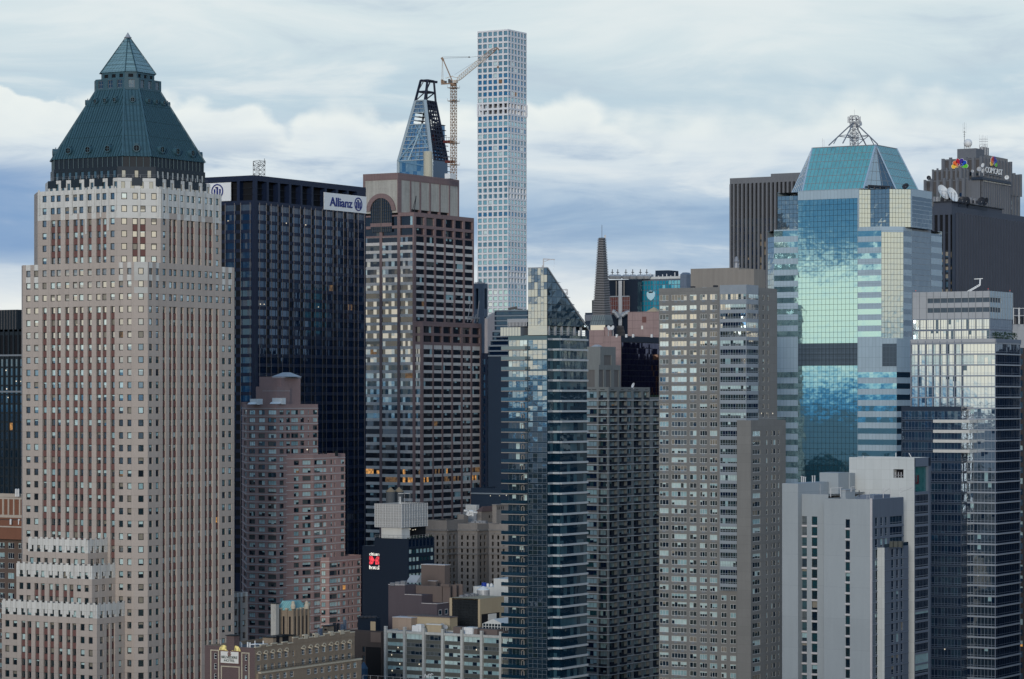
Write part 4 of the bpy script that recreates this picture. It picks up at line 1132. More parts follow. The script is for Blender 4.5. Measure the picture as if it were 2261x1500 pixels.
# ================================================================== faceted glass tower still under construction, with its crane
glass('glass_sky', (.03, .10, .20), 3.6, tint=(.55, .80, 1), wave=.012)
glass('glass_sky_pale', (.12, .22, .30), 3.6, tint=(.75, .9, 1), wave=.012)
plain('mullion_silver', (.34, .42, .47), 0.4, 0.3)
plain('girder_navy', (.008, .012, .03), 0.5)
plain('membrane_red', (.10, .022, .02), 0.7)
stone('concrete_cream', (.40, .40, .33), 0.8, 0.1)
def faceted_tower():
    d0 = 1700
    C0 = P2(958, d0); root = thing('glass_tower', 'faceted blue glass tower topped by bare dark steel, still being built', 'skyscraper', (*C0, 0))
    # corners by height: base, knee, top of glass, top of steel; (west end, corner, south end) in photo pixels
    def lv(py, a, c, e, d=d0):
        z = ZZ(py, d); x, y = P2(c, d); yn = x * tan(ray(a)); xe = y / tan(ray(e))
        return dict(z=z, w=(x, yn), c=(x, y), s=(xe, y), n=(xe, yn))
    L0 = lv(1500, 878, 962, 1006); L0['z'] = 0
    L1 = lv(352, 879.5, 953, 988); L2 = lv(222, 917, 938, 962, d0 + 12); L3 = lv(177, 929, 944, 958, d0 + 16)
    P = lambda l, k: (*l[k], l['z'])
    def mixp(a, b, t): return tuple(a[i] + (b[i] - a[i]) * t for i in range(3))
    # west glass skin in tilted panes, with the mechanical hole near the top
    skin = MB()
    def panes(A, B_, C_, D_, nu, nv, mats, hole=None):
        for i in range(nu):
            for j in range(nv):
                if hole and hole[0] <= i < hole[1] and hole[2] <= j < hole[3]: continue
                q = [mixp(mixp(A, B_, u), mixp(D_, C_, u), v) for u, v in ((i / nu, j / nv), ((i + 1) / nu, j / nv), ((i + 1) / nu, (j + 1) / nv), (i / nu, (j + 1) / nv))]
                q = [(p[0] + R.uniform(-.05, .05), p[1] + R.uniform(-.05, .05), p[2]) for p in q]
                skin.poly(q, R.choice(mats))
    panes(P(L0, 'w'), P(L0, 'c'), P(L1, 'c'), P(L1, 'w'), 9, 40, ['glass_sky', 'glass_sky', 'glass_sky_pale'])
    panes(P(L1, 'w'), P(L1, 'c'), P(L2, 'c'), P(L2, 'w'), 8, 15, ['glass_sky', 'glass_sky_pale', 'glass_sky'], (2, 7, 9, 12))
    skin.build('glass_skin', root)
    fr = MB(); off = (-.35, -.1)
    def ln(a, b, w, m): fr.beam((a[0] + off[0], a[1] + off[1], a[2]), (b[0] + off[0], b[1] + off[1], b[2]), w, m)
    for j in range(0, 16):
        t = j / 15; a, b_ = mixp(P(L1, 'w'), P(L2, 'w'), t), mixp(P(L1, 'c'), P(L2, 'c'), t)
        ln(a, b_, .22 if j % 3 else .4, 'mullion_silver')
    for i in range(1, 8):
        a, b_ = mixp(P(L1, 'w'), P(L1, 'c'), i / 8), mixp(P(L2, 'w'), P(L2, 'c'), i / 8); 
        ln(a, mixp(a, b_, .6), .14, 'frame_grey'); ln(mixp(a, b_, .8), b_, .14, 'frame_grey')
    for a, b_ in ((P(L1, 'w'), P(L2, 'w')), (P(L0, 'w'), P(L1, 'w'))): ln(a, b_, .9, 'mullion_silver')
    for a, b_ in ((P(L1, 'c'), P(L2, 'c')), (P(L0, 'c'), P(L1, 'c'))): ln(a, b_, 1.3, 'mullion_silver')
    W = lambda u, v: mixp(mixp(P(L1, 'w'), P(L1, 'c'), u), mixp(P(L2, 'w'), P(L2, 'c'), u), v)
    for (u0, v0), (u1, v1) in (((.02, .02), (.7, .5)), ((.05, .25), (.6, .02)), ((.95, .2), (.4, .58)), ((.1, .55), (.9, .3)), ((.0, -.0), (.9, -.12)), ((.3, .0), (.75, .6))):
        ln(W(u0, v0), W(u1, v1), .55, 'glass_sky_pale')
    fr.build('mullion', root)
    # dark unfinished south side and steel crown
    st = MB()
    for a, b_ in ((L1, L2), (L2, L3)):
        for k in 'wcsn': st.beam(P(a, k), P(b_, k), .75, 'girder_navy')
    for t in [q / 16 for q in range(17)]:
        for a, b_ in (('c', 's'), ('w', 'n'), ('s', 'n')):
            st.beam(mixp(P(L1, a), P(L2, a), t), mixp(P(L1, b_), P(L2, b_), t), .45, 'girder_navy')
    for i in range(1, 5): st.beam(mixp(P(L1, 'c'), P(L1, 's'), i / 5), mixp(P(L2, 'c'), P(L2, 's'), i / 5), .4, 'girder_navy')
    S = lambda u, v: mixp(mixp(P(L1, 'c'), P(L1, 's'), u), mixp(P(L2, 'c'), P(L2, 's'), u), v)
    for q in range(8): st.beam(S(q % 2, q / 8), S((q + 1) % 2, (q + 1) / 8), .5, 'girder_navy')
    for t in (0, .45, 1):
        for a, b_ in (('w', 'c'), ('c', 's'), ('s', 'n'), ('n', 'w')): st.beam(mixp(P(L2, a), P(L3, a), t), mixp(P(L2, b_), P(L3, b_), t), .6, 'girder_navy')
    for a, b_ in (('w', 'c'), ('c', 's')):
        st.beam(P(L2, a), mixp(P(L2, b_), P(L3, b_), .45), .4, 'girder_navy'); st.beam(mixp(P(L2, a), P(L3, a), .45), mixp(P(L3, b_), P(L3, a), .5), .4, 'girder_navy')
    t3 = mixp(P(L3, 'c'), P(L3, 's'), .5); st.beam(P(L3, 'w'), (P(L3, 's')[0] + 2, P(L3, 's')[1] - 1, P(L3, 's')[2] - .5), .9, 'girder_navy')
    st.build('steel_frame', root)
    # cladding sheets on the unfinished side
    def sheet(u0, v0, u1, v1, m, name):
        mb = MB(); q = [S(u0, v0), S(u1, v0), S(u1, v1), S(u0, v1)]
        mb.poly([(p[0] + .9, p[1] + .9, p[2]) for p in q], m); mb.build(name, root)
    for a in ((.0, .0, 1, .24, 'glass_sky', 'glass_skin'), (.0, .24, .5, .52, 'membrane_red', 'weather_sheet'), (.5, .2, 1, .6, 'girder_navy', 'weather_sheet'), (.0, .70, .55, .78, 'girder_navy', 'weather_sheet'), (.1, .86, 1, 1.0, 'girder_navy', 'weather_sheet'), (.0, .52, .3, .60, 'girder_navy', 'weather_sheet')): sheet(*a)
    S0 = lambda u, v: mixp(mixp(P(L0, 'c'), P(L0, 's'), u), mixp(P(L1, 'c'), P(L1, 's'), u), v)
    mb = MB(); mb.poly([S0(0, 0), S0(1, 0), S0(1, 1), S0(0, 1)], 'glass_navy'); 
    mb.poly([P(L0, 's'), P(L0, 'n'), P(L1, 'n'), P(L1, 's')], 'girder_navy'); mb.poly([P(L0, 'n'), P(L0, 'w'), P(L1, 'w'), P(L1, 'n')], 'girder_navy')
    mb.poly([P(L1, k) for k in 'wcsn'], 'girder_navy'); mb.build('wall', root)
    # the lower blue shoulder beside the unfinished side
    mb = MB(); lo, hi = lv(400, 966, 972, 1000, d0 + 25), lv(276, 968, 971, 982, d0 + 32); lo['z'] = 0
    for a, b_ in (('w', 'c'), ('c', 's'), ('s', 'n'), ('n', 'w')): mb.poly([P(lo, a), P(lo, b_), P(hi, b_), P(hi, a)], 'glass_sky')
    mb.poly([P(hi, k) for k in 'wcsn'], 'girder_navy')
    kn = lv(400, 966, 972, 999, d0 + 25)
    for q in range(12):
        t = q / 11; a, c, e = (mixp(P(kn, k), P(hi, k), t) for k in 'wcs'); mb.beam((a[0] - .3, a[1], a[2]), (c[0] - .3, c[1] - .3, c[2]), .3, 'girder_navy'); mb.beam((c[0], c[1] - .3, c[2]), (e[0], e[1] - .3, e[2]), .3, 'girder_navy')
    mb.build('shoulder', root)
    for py, a, e in ((314, 975, 1002), (358, 978, 1006)):      # tie-in platforms to the crane
        mb = MB(); x0, y0 = P2(a, d0 - 6); x1, y1 = P2(e, d0 - 6); z = ZZ(py, d0)
        mb.box(min(x0, x1), max(x0, x1), min(y0, y1), min(y0, y1) + 5, z - 1.1, z + .3, 'membrane_red')
        for q in range(6): 
            t = q / 5; x, y = x0 + (x1 - x0) * t, y0 + (y1 - y0) * t; mb.beam((x, y, z), (x, y, z + 2.2), .14, 'girder_navy')
        mb.beam((x0, y0, z + 2.2), (x1, y1, z + 2.2), .14, 'girder_navy'); mb.build('tie_platform', root)
    x, y = P2(945, d0 - 30); mb = MB(); mb.lathe(x, y, [(2.6, ZZ(420, d0)), (2.6, ZZ(346, d0)), (2.1, ZZ(344, d0)), (.01, ZZ(343.5, d0))], 'concrete_cream', 14); mb.build('hoist_shaft', root)
faceted_tower()

plain('crane_brown', (.22, .15, .105), 0.6)
plain('crane_cream', (.46, .42, .36), 0.6)
def crane():
    d0 = 1690; s = d0 / F
    x0, y0 = P2(1001.5, d0); root = thing('tower_crane', 'brown luffing tower crane with a cream lattice jib beside the unfinished glass tower', 'crane', (x0, y0, 0))
    T = lambda px, py, dd=0: P3(px, py, d0 + dd)
    mast = MB(); hw = 1.35; zb, zt = 0, ZZ(190, d0)
    cs = [(x0 - hw, y0 - hw), (x0 + hw, y0 - hw), (x0 + hw, y0 + hw), (x0 - hw, y0 + hw)]
    for c in cs: mast.beam((*c, zb), (*c, zt), .21, 'crane_brown')
    n = 34; zv = ZZ(400, d0)
    for q in range(n):
        h0, h1 = zv + (zt - zv) * q / n, zv + (zt - zv) * (q + 1) / n
        for k in range(4):
            a, b = cs[k], cs[(k + 1) % 4]
            if q % 2: a, b = b, a
            mast.beam((*a, h0), (*b, h1), .13, 'crane_brown'); mast.beam((*a, h0), (*b, h0), .12, 'crane_brown')
    mast.build('mast', root)
    for py in (194, 223, 316, 364):
        mb = MB(); z = ZZ(py, d0); w = 2.6; mb.box(x0 - w, x0 + w, y0 - w, y0 + w, z - .3, z, 'crane_brown')
        for c in ((-w, -w), (w, -w), (w, w), (-w, w)): mb.beam((x0 + c[0], y0 + c[1], z), (x0 + c[0], y0 + c[1], z + 1.3), .1, 'crane_brown')
        mb.build('platform', root)
    mb = MB(); mb.lathe(x0, y0, [(1.9, zt), (1.9, ZZ(186, d0)), (1.4, ZZ(185, d0)), (.01, ZZ(184.9, d0))], 'crane_brown', 12); mb.build('slewing_ring', root)
    deck = MB()
    for e in (-1.3, 1.3): deck.beam(T(974, 186, e), T(1008, 184, e), .5, 'crane_brown')
    for px in range(974, 1009, 5): deck.beam(T(px, 186, -1.3), T(px, 186, 1.3), .25, 'crane_brown')
    dk = deck.build('counter_jib', root)
    mb = MB()
    for px, a, b in ((976, 184, 176), (979, 184, 178), (984, 184, 179), (992, 183, 175), (997, 183, 177)): mb.beam(T(px, a), T(px, b), .95, 'crane_brown' if px < 982 else 'steel_dark')
    mb.beam(T(984, 173), T(1000, 168), .22, 'crane_cream'); mb.beam(T(996, 169), T(1010, 172), .22, 'crane_cream'); mb.build('winch', dk)
    mb = MB(); mb.box(*(lambda p: (p[0] - 1, p[0] + 1, p[1] - 1, p[1] + 1))(P2(1006, d0 - 3)), ZZ(185, d0), ZZ(178.5, d0), 'crane_cream'); mb.build('cab', root)
    af = MB()
    for e in (-1.1, 1.1):
        af.beam(T(999, 180, e), T(977, 128.5, e * .4), .42, 'crane_brown'); af.beam(T(975.5, 178, e), T(976.5, 130, e * .4), .14, 'crane_cream')
        af.beam(T(978.5, 178, e), T(977.5, 130, e * .4), .12, 'crane_cream')
    for q in range(8):
        t = q / 7; af.beam(T(999 - 22 * t, 180 - 51.5 * t, -1.1 + .66 * t), T(999 - 22 * t, 180 - 51.5 * t, 1.1 - .66 * t), .16, 'crane_brown')
    af.beam(T(975, 127.5), T(979, 134), .9, 'crane_brown'); af.build('a_frame', root)
    jb = MB(); A, B_ = Vector(T(1006, 182)), Vector(T(1098, 106)); d = (B_ - A).normalized(); up = Vector((0, 0, 1)); nrm = (up - d * up.dot(d)).normalized(); sd = d.cross(nrm)
    L = (B_ - A).length; n = 22
    def jp(t, k):
        h = 1.25 * min(1, t * 9, (1 - t) * 7 + .25)
        return A + d * (L * t) + (nrm * h * 1.4 if k == 0 else sd * h * (1 if k == 1 else -1) - nrm * h * .5)
    for q in range(n):
        t0, t1 = q / n, (q + 1) / n; m = 'crane_cream' if t0 < .72 else 'crane_brown'
        for k in range(3):
            jb.beam(tuple(jp(t0, k)), tuple(jp(t1, k)), .20, m); jb.beam(tuple(jp(t0, k)), tuple(jp(t1, (k + 1) % 3)), .11, m)
            jb.beam(tuple(jp(t1, k)), tuple(jp(t1, (k + 1) % 3)), .10, m)
    jb.beam(tuple(B_), tuple(T(1102, 111)), .55, 'crane_brown'); jb.beam(T(1066, 139), T(1072, 131), 1.0, 'steel'); jb.build('jib', root)
    cb = MB(); cb.beam(T(977, 129), T(1036, 127), .10, 'steel_dark'); cb.beam(T(1036, 127), T(1068, 123), .09, 'steel_dark'); cb.beam(T(1068, 123), T(1096, 108), .08, 'steel_dark')
    cb.beam(T(977, 126), T(1036, 125.5), .08, 'steel_dark'); cb.beam(T(1004, 165), T(1058, 131), .07, 'steel_dark')
    cb.beam(T(1099.5, 110), T(1099.5, 147), .08, 'steel_dark'); cb.beam(T(1034, 126.5), T(1038, 126.5), .45, 'steel_dark'); cb.build('cable', root)
    hk = MB(); hk.beam(T(1099.5, 146), T(1099.5, 151), .75, 'crane_brown'); hk.beam(T(1097.5, 147.5), T(1101.5, 147.5), .4, 'crane_brown'); hk.build('hook_block', root)
crane()

# ================================================================== pale blue steel-faced slab and the stepped dark tower behind
stone('steel_blue', (.115, .155, .215), 0.45, 0.05, (1.4, 4, 0, .05), 0.7, 0.05, 0.4)
def steel_tower():
    d0 = 1590; b = Box(1000, 1068, 1077, d0); zt = b.z(626)
    root = thing('office_tower', 'narrow blue-grey steel tower with an open slot at its top, beside the pink tower', 'skyscraper', (b.xw, b.ys, 0))
    wall = MB(); f = b.W
    us, ut = cols(f, [(1010, 1022, 'o'), (1030, 1045, 'o'), (1050, 1057, 'o'), (1063, 1068, 'x')])
    zs, zt_ = rows(d0, [(637, 682, 'a'), (700, 716, 's')] + [(740 + 62 * k, 752 + 62 * k, 's') for k in range(12)], zt, 0)
    facade(wall, f, us, ut, zs, zt_, lambda u, z, i, j: (1.5, 'glass_navy') if u == 'o' and z in 'as' else (0.0, 'steel_blue'))
    us, ut = cols(b.S, [(1070, 1075, 'o')])
    facade(wall, b.S, us, ut, zs, zt_, lambda u, z, i, j: (1.0, 'glass_navy') if u == 'o' and z in 'as' else (0.0, 'steel_blue'))
    for q in range(int(f.L / 2.2)):
        wall.beam(f.pt(q * 2.2 + 1, 0, .15), f.pt(q * 2.2 + 1, b.z(720), .15), .16, 'steel_blue')
    b.shell(wall, 0, zt, 'steel_blue'); wall.build('wall', root)
    mb = MB()
    for q in range(10):
        x, y = P2(1049 + q * 2.4, d0 + 12); mb.beam((x, y, zt - .5), (x, y, zt + R.uniform(.8, 2.4)), .3, 'steel')
    mb.build('rooftop_unit', root)
    p = Box(1070, 1076.5, 1093, d0 - 110); r2 = thing('stone_building', 'pale stone building with a pitched end behind the stepped dark tower', 'building', (p.xw, p.ys, 0))
    mb = MB(); z = p.z(704); mb.box(p.xw, p.xe, p.ys, p.yn, 0, z, 'limestone_lilac'); xm = p.xe
    mb.poly([(p.xw, p.ys, z), (xm, p.ys, z), (xm, p.ys, p.z(690))], 'limestone_lilac'); mb.poly([(p.xw, p.ys, z), (xm, p.ys, p.z(690)), (xm, p.yn, p.z(690)), (p.xw, p.yn, z)], 'roof_pale'); mb.build('wall', r2)
stone('limestone_lilac', (.36, .35, .37), 0.8, 0.1)
steel_tower()

stone('panel_slate', (.010, .024, .048), 0.5, 0.08, None, .7, .05, .4)
plain('line_pale', (.16, .20, .24), 0.5)
def stepped_tower():
    d0 = 1350; b = Box(1092, 1166, 1215, d0)
    root = thing('office_tower', 'dark stepped office tower ringed by thin pale lines behind the slant-topped glass tower', 'skyscraper', (b.xw, b.ys, 0))
    lines = MB(); win = Wins('window_band', seed=51, cap=60); wall = MB()
    tiers = [(1092, 1166, 684, 738), (1087, 1160, 730, 757), (1083, 1152, 750, 770), (1078, 1146, 762, 786)]
    for q, (a, c, y0, y1) in enumerate(tiers):
        t = Box(a, c, 1215, d0 - q * 9); z0, z1 = t.z(y1), t.z(y0)
        if q == 3: z0 = 0
        n = max(1, int(round((y1 - y0) / 10.8))) if q < 3 else 2
        for f in (t.W, t.S):
            zs, zt_ = rows(t.d, [(y0 + 3.5 + 10.8 * k, y0 + 10.5 + 10.8 * k, 'w') for k in range(n)], z1, z0)
            us, ut = cols_u(f.L, [(.6, f.L - .6, 'w')])
            facade(wall, f, us, ut, zs, zt_, lambda u, z, i, j: (.3, dict(g='glass_navy', n=12, jit=.03, jamb='panel_slate')) if u == 'w' and z == 'w' else (0.0, 'panel_slate'), win)
            for k in range(n + 1):
                z = t.z(y0 + 2 + 10.8 * k) if k else z1 - .3
                plate(lines, f, [(0, z - .28), (f.L, z - .28), (f.L, z + .28), (0, z + .28)], 0, .3, 'line_pale')
        t.shell(wall, z0, z1, 'panel_slate')
    wall.build('wall', root); win.done(root); lines.build('ledge', root)
    t = Box(1121, 1164, 1190, d0 - 14); mb = MB(); z0, z1 = t.z(721), t.z(704); mb.box(t.xw, t.xe, t.ys, t.yn, z0, z1 - 1.2, 'panel_slate'); mb.box(t.xw - .4, t.xe, t.ys - .4, t.yn, z1 - 1.6, z1, 'zinc')
    for q in range(14): mb.beam(t.W.pt(t.W.L * (q + .5) / 14, z0, .25), t.W.pt(t.W.L * (q + .5) / 14, z1 - 1.5, .25), .2, 'zinc')
    mb.build('penthouse', root)
    mb = MB(); x, y = P2(1132, d0 + 16); zz = ZZ(686, d0)
    mb.beam(P3(1122, 683, d0 + 16), P3(1142, 679, d0 + 16), .8, 'steel_dark'); mb.beam(P3(1128, 681, d0 + 16), P3(1153, 684, d0 + 16), .4, 'steel_dark'); mb.beam(P3(1126, 690, d0 + 16), P3(1126, 680, d0 + 16), .6, 'steel_dark'); mb.beam(P3(1146, 690, d0 + 16), P3(1146, 682, d0 + 16), .6, 'steel_dark'); mb.build('window_washing_rig', root)
stepped_tower()

def navy_block():  # office block in its own dark navy
    d0 = 1325; b = Box(1062, 1190, 1260, d0); zt = b.z(779)
    root = thing('office_tower', 'plain dark navy office block of narrow windows below the stepped dark tower', 'building', (b.xw, b.ys, 0))
    wall = MB(); win = Wins('window', seed=52)
    sp = [(1066 + 10.3 * k, 1071.5 + 10.3 * k, 'w') for k in range(12)]
    us, ut = cols(b.W, sp); zs, zt_ = rows(d0, [(792 + 17.5 * k, 804 + 17.5 * k, 'w') for k in range(40)], zt, 0)
    facade(wall, b.W, us, ut, zs, zt_, lambda u, z, i, j: (.5, dict(g='glass_navy', lit=.012, jamb='panel_navy_flat')) if u == 'w' and z == 'w' else (.35, 'panel_navy_flat') if u == 'w' else (0.0, 'panel_navy_flat'), win)
    us, ut = [0, b.S.L], ['.']; facade(wall, b.S, us, ut, [0, zt], ['-'], lambda u, z, i, j: (0.0, 'panel_navy_flat'))
    b.shell(wall, 0, zt, 'panel_navy_flat'); wall.build('wall', root); win.done(root)
    b = Box(1040, 1128, 1180, 1300); zt = b.z(1079)
    root = thing('low_building', 'low dark flat-roofed building with a lamp-lit upper wall between the towers', 'building', (b.xw, b.ys, 0))
    mb = MB(); facade(mb, b.W, [0, b.W.L], ['.'], [0, zt], ['-'], lambda u, z, i, j: (0, 'panel_slate')); facade(mb, b.S, [0, b.S.L], ['.'], [0, zt], ['-'], lambda u, z, i, j: (0, 'panel_slate'))
    b.shell(mb, 0, zt, 'panel_slate')
    z = b.z(1091); plate(mb, b.W, [(0, z - .3), (b.W.L, z - .3), (b.W.L, z + .3), (0, z + .3)], 0, .4, 'line_pale'); mb.build('wall', root)
    spots(root, b.W, [(1083, 1095), (1103, 1095), (1118, 1094)], size=.35)
navy_block()

# ================================================================== low buildings between the towers
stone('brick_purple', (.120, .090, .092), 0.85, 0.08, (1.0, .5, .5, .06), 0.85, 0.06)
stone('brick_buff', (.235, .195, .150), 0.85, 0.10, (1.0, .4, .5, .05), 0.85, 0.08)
stone('moulding', (.42, .39, .31), 0.8, 0.1)
stone('copper_mint', (.17, .36, .37), 0.5, 0.1, (.7, 20, 0, .08), .6, .25)
plain('sign_cream', (.62, .64, .62), 0.5, var=.03)
plain('letter_green', (.012, .045, .045), 0.5, var=.03)
glow('flood_yellow', (1.0, .85, .30), .55)

def buff_hotel():
    d0 = 780; b = Box(452, 563, 783, d0); zt = b.z(1431)
    root = thing('hotel', 'buff brick hotel with scalloped parapet, white rooftop sign and a mint copper penthouse', 'building', (b.xw, b.ys, 0))
    wall = MB(); win = Wins('window', seed=61)
    st = dict(g=['glass_dark', 'glass_dark', 'glass_teal'], n=3, fr=.13, fm='frame_white', blind=.35, per=1, bm=['curtain_grey', 'blind_cool'], lit=.03, sash=.5, jamb='brick_buff')
    s1 = dict(st, n=1)
    c = lambda v: 440 + v / 6.28
    xs = [830, 925, 1022, 1118, 1212, 1448, 1545, 1635, 1733, 1828, 1910, 2000, 2088]
    us, ut = cols(b.S, sorted([(c(x) - 4.0, c(x) + 4.0, 'w') for x in xs] + [(c(1296), c(1325), 'n')]))
    zs, zt_ = rows(d0, [(1453.7 + 22.9 * k - 6.5, 1453.7 + 22.9 * k + 6.5, 'w') for k in range(18)], zt, 0)
    facade(wall, b.S, us, ut, zs, zt_, lambda u, z, i, j: (.35, st if u == 'w' else s1) if u != '.' and z == 'w' else (0.0, 'brick_buff'), win)
    us, ut = cols(b.W, [(c(200), c(240), 'n'), (c(625), c(660), 'n')])
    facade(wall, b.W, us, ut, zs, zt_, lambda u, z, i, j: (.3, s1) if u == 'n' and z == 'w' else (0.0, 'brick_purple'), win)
    b.shell(wall, 0, zt, 'brick_buff', par=1.0)
    wall.build('wall', root); win.done(root)
    # parapet crest, gargoyle stubs, window heads, balcony ledge
    tr = MB(); f = b.S; n = 19
    for q in range(n):
        u0, u1 = f.L * q / n, f.L * (q + 1) / n; hi = .9 if 7 <= q else 0.0
        h = hi + (.45 if q % 2 else 0.0)
        plate(tr, f, [(u0, zt - .2), (u1, zt - .2), (u1, zt + h), (u0, zt + h)], -.3, .4, 'brick_buff')
        plate(tr, f, [(u0, zt + h), (u1, zt + h), (u1, zt + h + .28), (u0, zt + h + .28)], -.35, .55, 'moulding')
    for q in (9, 11, 14, 16): plate(tr, f, [(f.L * q / n, zt + .8), (f.L * (q + .7) / n, zt + .8), (f.L * (q + .7) / n, zt + 2.0), (f.L * q / n, zt + 2.0)], -.5, .8, 'moulding')
    for x in xs:
        u = f.u(c(x)) - 1.2; tr.beam(f.pt(u, zt - 1.6, 0), f.pt(u + .2, zt - 1.9, 1.3), .16, 'moulding')
        uu = f.u(c(x)); zz = ZZ(1446, d0)
        for k in range(7):
            a, e = pi * k / 7, pi * (k + 1) / 7
            plate(tr, f, [(uu + 1.0 * cos(a), zz + .9 * sin(a)), (uu + 1.0 * cos(e), zz + .9 * sin(e)), (uu + .7 * cos(e), zz + .6 * sin(e)), (uu + .7 * cos(a), zz + .6 * sin(a))], 0, .12, 'moulding')
    tr.build('cornice', root)
    lg = MB(); L2 = f.u(793) - f.L; zl = ZZ(1485, d0)
    lg.box(b.xw + 1.5, b.xe + 2.6, b.ys - .9, b.ys, zl - .45, zl, 'moulding')
    lg.box(b.xw + .6, b.xe + 2.4, b.ys - .7, b.ys + 3, 0, zl - .45, 'brick_buff', skip='ns')
    lo = lg.build('ledge', root)
    lw = Wins('window', seed=62, cap=40); lm = MB()
    g = Face((b.xw + .6, b.ys - .72), (b.xe + 2.4, b.ys - .72)); us, ut = cols(g, [(c(x + 75) - 4.0, c(x + 75) + 4.0, 'w') for x in xs])
    zs2, zt2 = rows(dep(*g.P), [(1499 + 22.9 * k - 6.5, 1499 + 22.9 * k + 6.5, 'w') for k in range(16)], zl - .45, 0)
    facade(lm, g, us, ut, zs2, zt2, lambda u, z, i, j: (.3, st) if u == 'w' and z == 'w' else (0.0, 'brick_buff'), lw); lm.build('wall', root); lw.done(root)
    rl = MB(); 
    for h in (.5, 1.0): rl.beam(f.pt(1.6, zl + h, .8), f.pt(f.L, zl + h, .8), .05, 'frame_dark')
    for q in range(int(f.L / .8)): rl.beam(f.pt(1.6 + q * .8, zl, .8), f.pt(1.6 + q * .8, zl + 1.0, .8), .035, 'frame_dark')
    rl.build('railing', root)
    # moulded frames and sign on the west wall
    w = b.W; mo = MB()
    def fram(x0, x1, y0, y1):
        a, e, t, bt = w.u(c(x0)), w.u(c(x1)), b.z(1300 + y0 / 6.28), b.z(1300 + y1 / 6.28); k = .28
        for p in ([(a, bt), (a + k, bt), (a + k, t), (a, t)], [(e - k, bt), (e, bt), (e, t), (e - k, t)], [(a + k, t - k), (e - k, t - k), (e - k, t), (a + k, t)]): plate(mo, w, p, 0, .14, 'moulding')
    fram(158, 276, 878, 1900); fram(587, 698, 893, 1900); fram(303, 562, 1095, 1900)
    mo.build('moulding', root)
    a, e, t, bt = w.u(c(308)), w.u(c(553)), b.z(1300 + 892 / 6.28), b.z(1300 + 1052 / 6.28)
    mb = MB(); plate(mb, w, [(a - .2, bt - .2), (e + .2, bt - .2), (e + .2, t + .2), (a - .2, t + .2)], .05, .2, 'brick_maroon'); plate(mb, w, [(a, bt), (e, bt), (e, t), (a, t)], .25, .12, 'sign_cream'); sg = mb.build('sign', root)
    W_, H_ = e - a, t - bt
    lettering('BELVEDERE', w, a + W_ * .05, a + W_ * .95, bt + H_ * .40, bt + H_ * .62, .37, 'letter_green', 'sign_lettering', sg, .08)
    lettering('HOTEL', w, a + W_ * .20, a + W_ * .80, bt + H_ * .12, bt + H_ * .33, .37, 'letter_green', 'sign_lettering', sg, .08)
    mb = MB()
    for k in range(8):
        q = 2 * pi * k / 8; cu, cz = a + W_ * .49, bt + H_ * .79
        plate(mb, w, [(cu, cz), (cu + .55 * cos(q - .3), cz + .62 * sin(q - .3)), (cu + .7 * cos(q), cz + .8 * sin(q)), (cu + .55 * cos(q + .3), cz + .62 * sin(q + .3))], .37, .05, 'brick_maroon')
    mb.build('sign_emblem', sg)
    for x in (340, 513):
        mb = MB(); u = w.u(c(x)); zz = b.z(1300 + 850 / 6.28)
        for k in range(6):
            q0, q1 = pi * k / 6, pi * (k + 1) / 6
            mb.poly([w.pt(u, zz - .5, .5), w.pt(u + 1.5 * cos(q0), zz - .6 + 1.5 * sin(q0), .12), w.pt(u + 1.5 * cos(q1), zz - .6 + 1.5 * sin(q1), .12)], 'flood_yellow')
        mb.beam(w.pt(u - .9, zz + 1, .1), w.pt(u - .9, zz + 2.2, .4), .08, 'white_metal'); mb.build('floodlight', root)
    # chimney, vents, low penthouse
    p = Box(500, 517, 528.5, d0 + 3); mb = MB(); mb.box(p.xw, p.xe, p.ys, p.yn, zt - 1, p.z(1405), 'brick_purple'); mb.box(p.xw - .2, p.xe + .2, p.ys - .2, p.yn + .2, p.z(1405), p.z(1403), 'frame_dark'); mb.build('chimney', root)
    for px, py in ((521, 1425), (531, 1424), (533, 1426), (547, 1424), (552, 1425)):
        mb = MB(); x, y = P2(px, d0 + 8); mb.lathe(x, y, [(.22, zt - 1), (.22, ZZ(py, d0)), (.0, ZZ(py - 1, d0))], 'white_metal', 8); mb.build('vent_pipe', root)
    for px in (563, 581):
        p = Box(px - 4, px, px + 5, d0 + 7); mb = MB(); z = p.z(1424); mb.box(p.xw + .4, p.xe - .4, p.ys + .4, p.yn - .4, zt - 1, z, 'white_metal'); mb.box(p.xw - .5, p.xe + .5, p.ys - .5, p.yn + .5, z, z + .2, 'white_metal'); mb.beam((p.xw, p.ys, z), (p.xw, p.ys, z + 1.1), .15, 'white_metal'); mb.build('rooftop_vent', root)
    p = Box(580, 603, 648, d0 + 14); mb = MB(); mb.box(p.xw, p.xe, p.ys, p.yn, zt - 1, p.z(1409), 'brick_buff'); mb.box(p.xw - .3, p.xe + .3, p.ys - .3, p.yn + .3, p.z(1409), p.z(1407), 'frame_dark')
    for a_, e_ in ((.15, .3), (.45, .75)): u = p.S.L; plate(mb, p.S, [(u * a_, zt), (u * e_, zt), (u * e_, zt + 2), (u * a_, zt + 2)], .01, .05, 'black_gap')
    mb.build('penthouse', root)
    # penthouse tower with mint mansard
    p = Box(606, 647, 681, d0 + 26); z0, z1 = zt - 1, p.z(1349); mb = MB()
    mb.box(p.xw, p.xe, p.ys, p.yn, z0, z1, 'brick_buff')
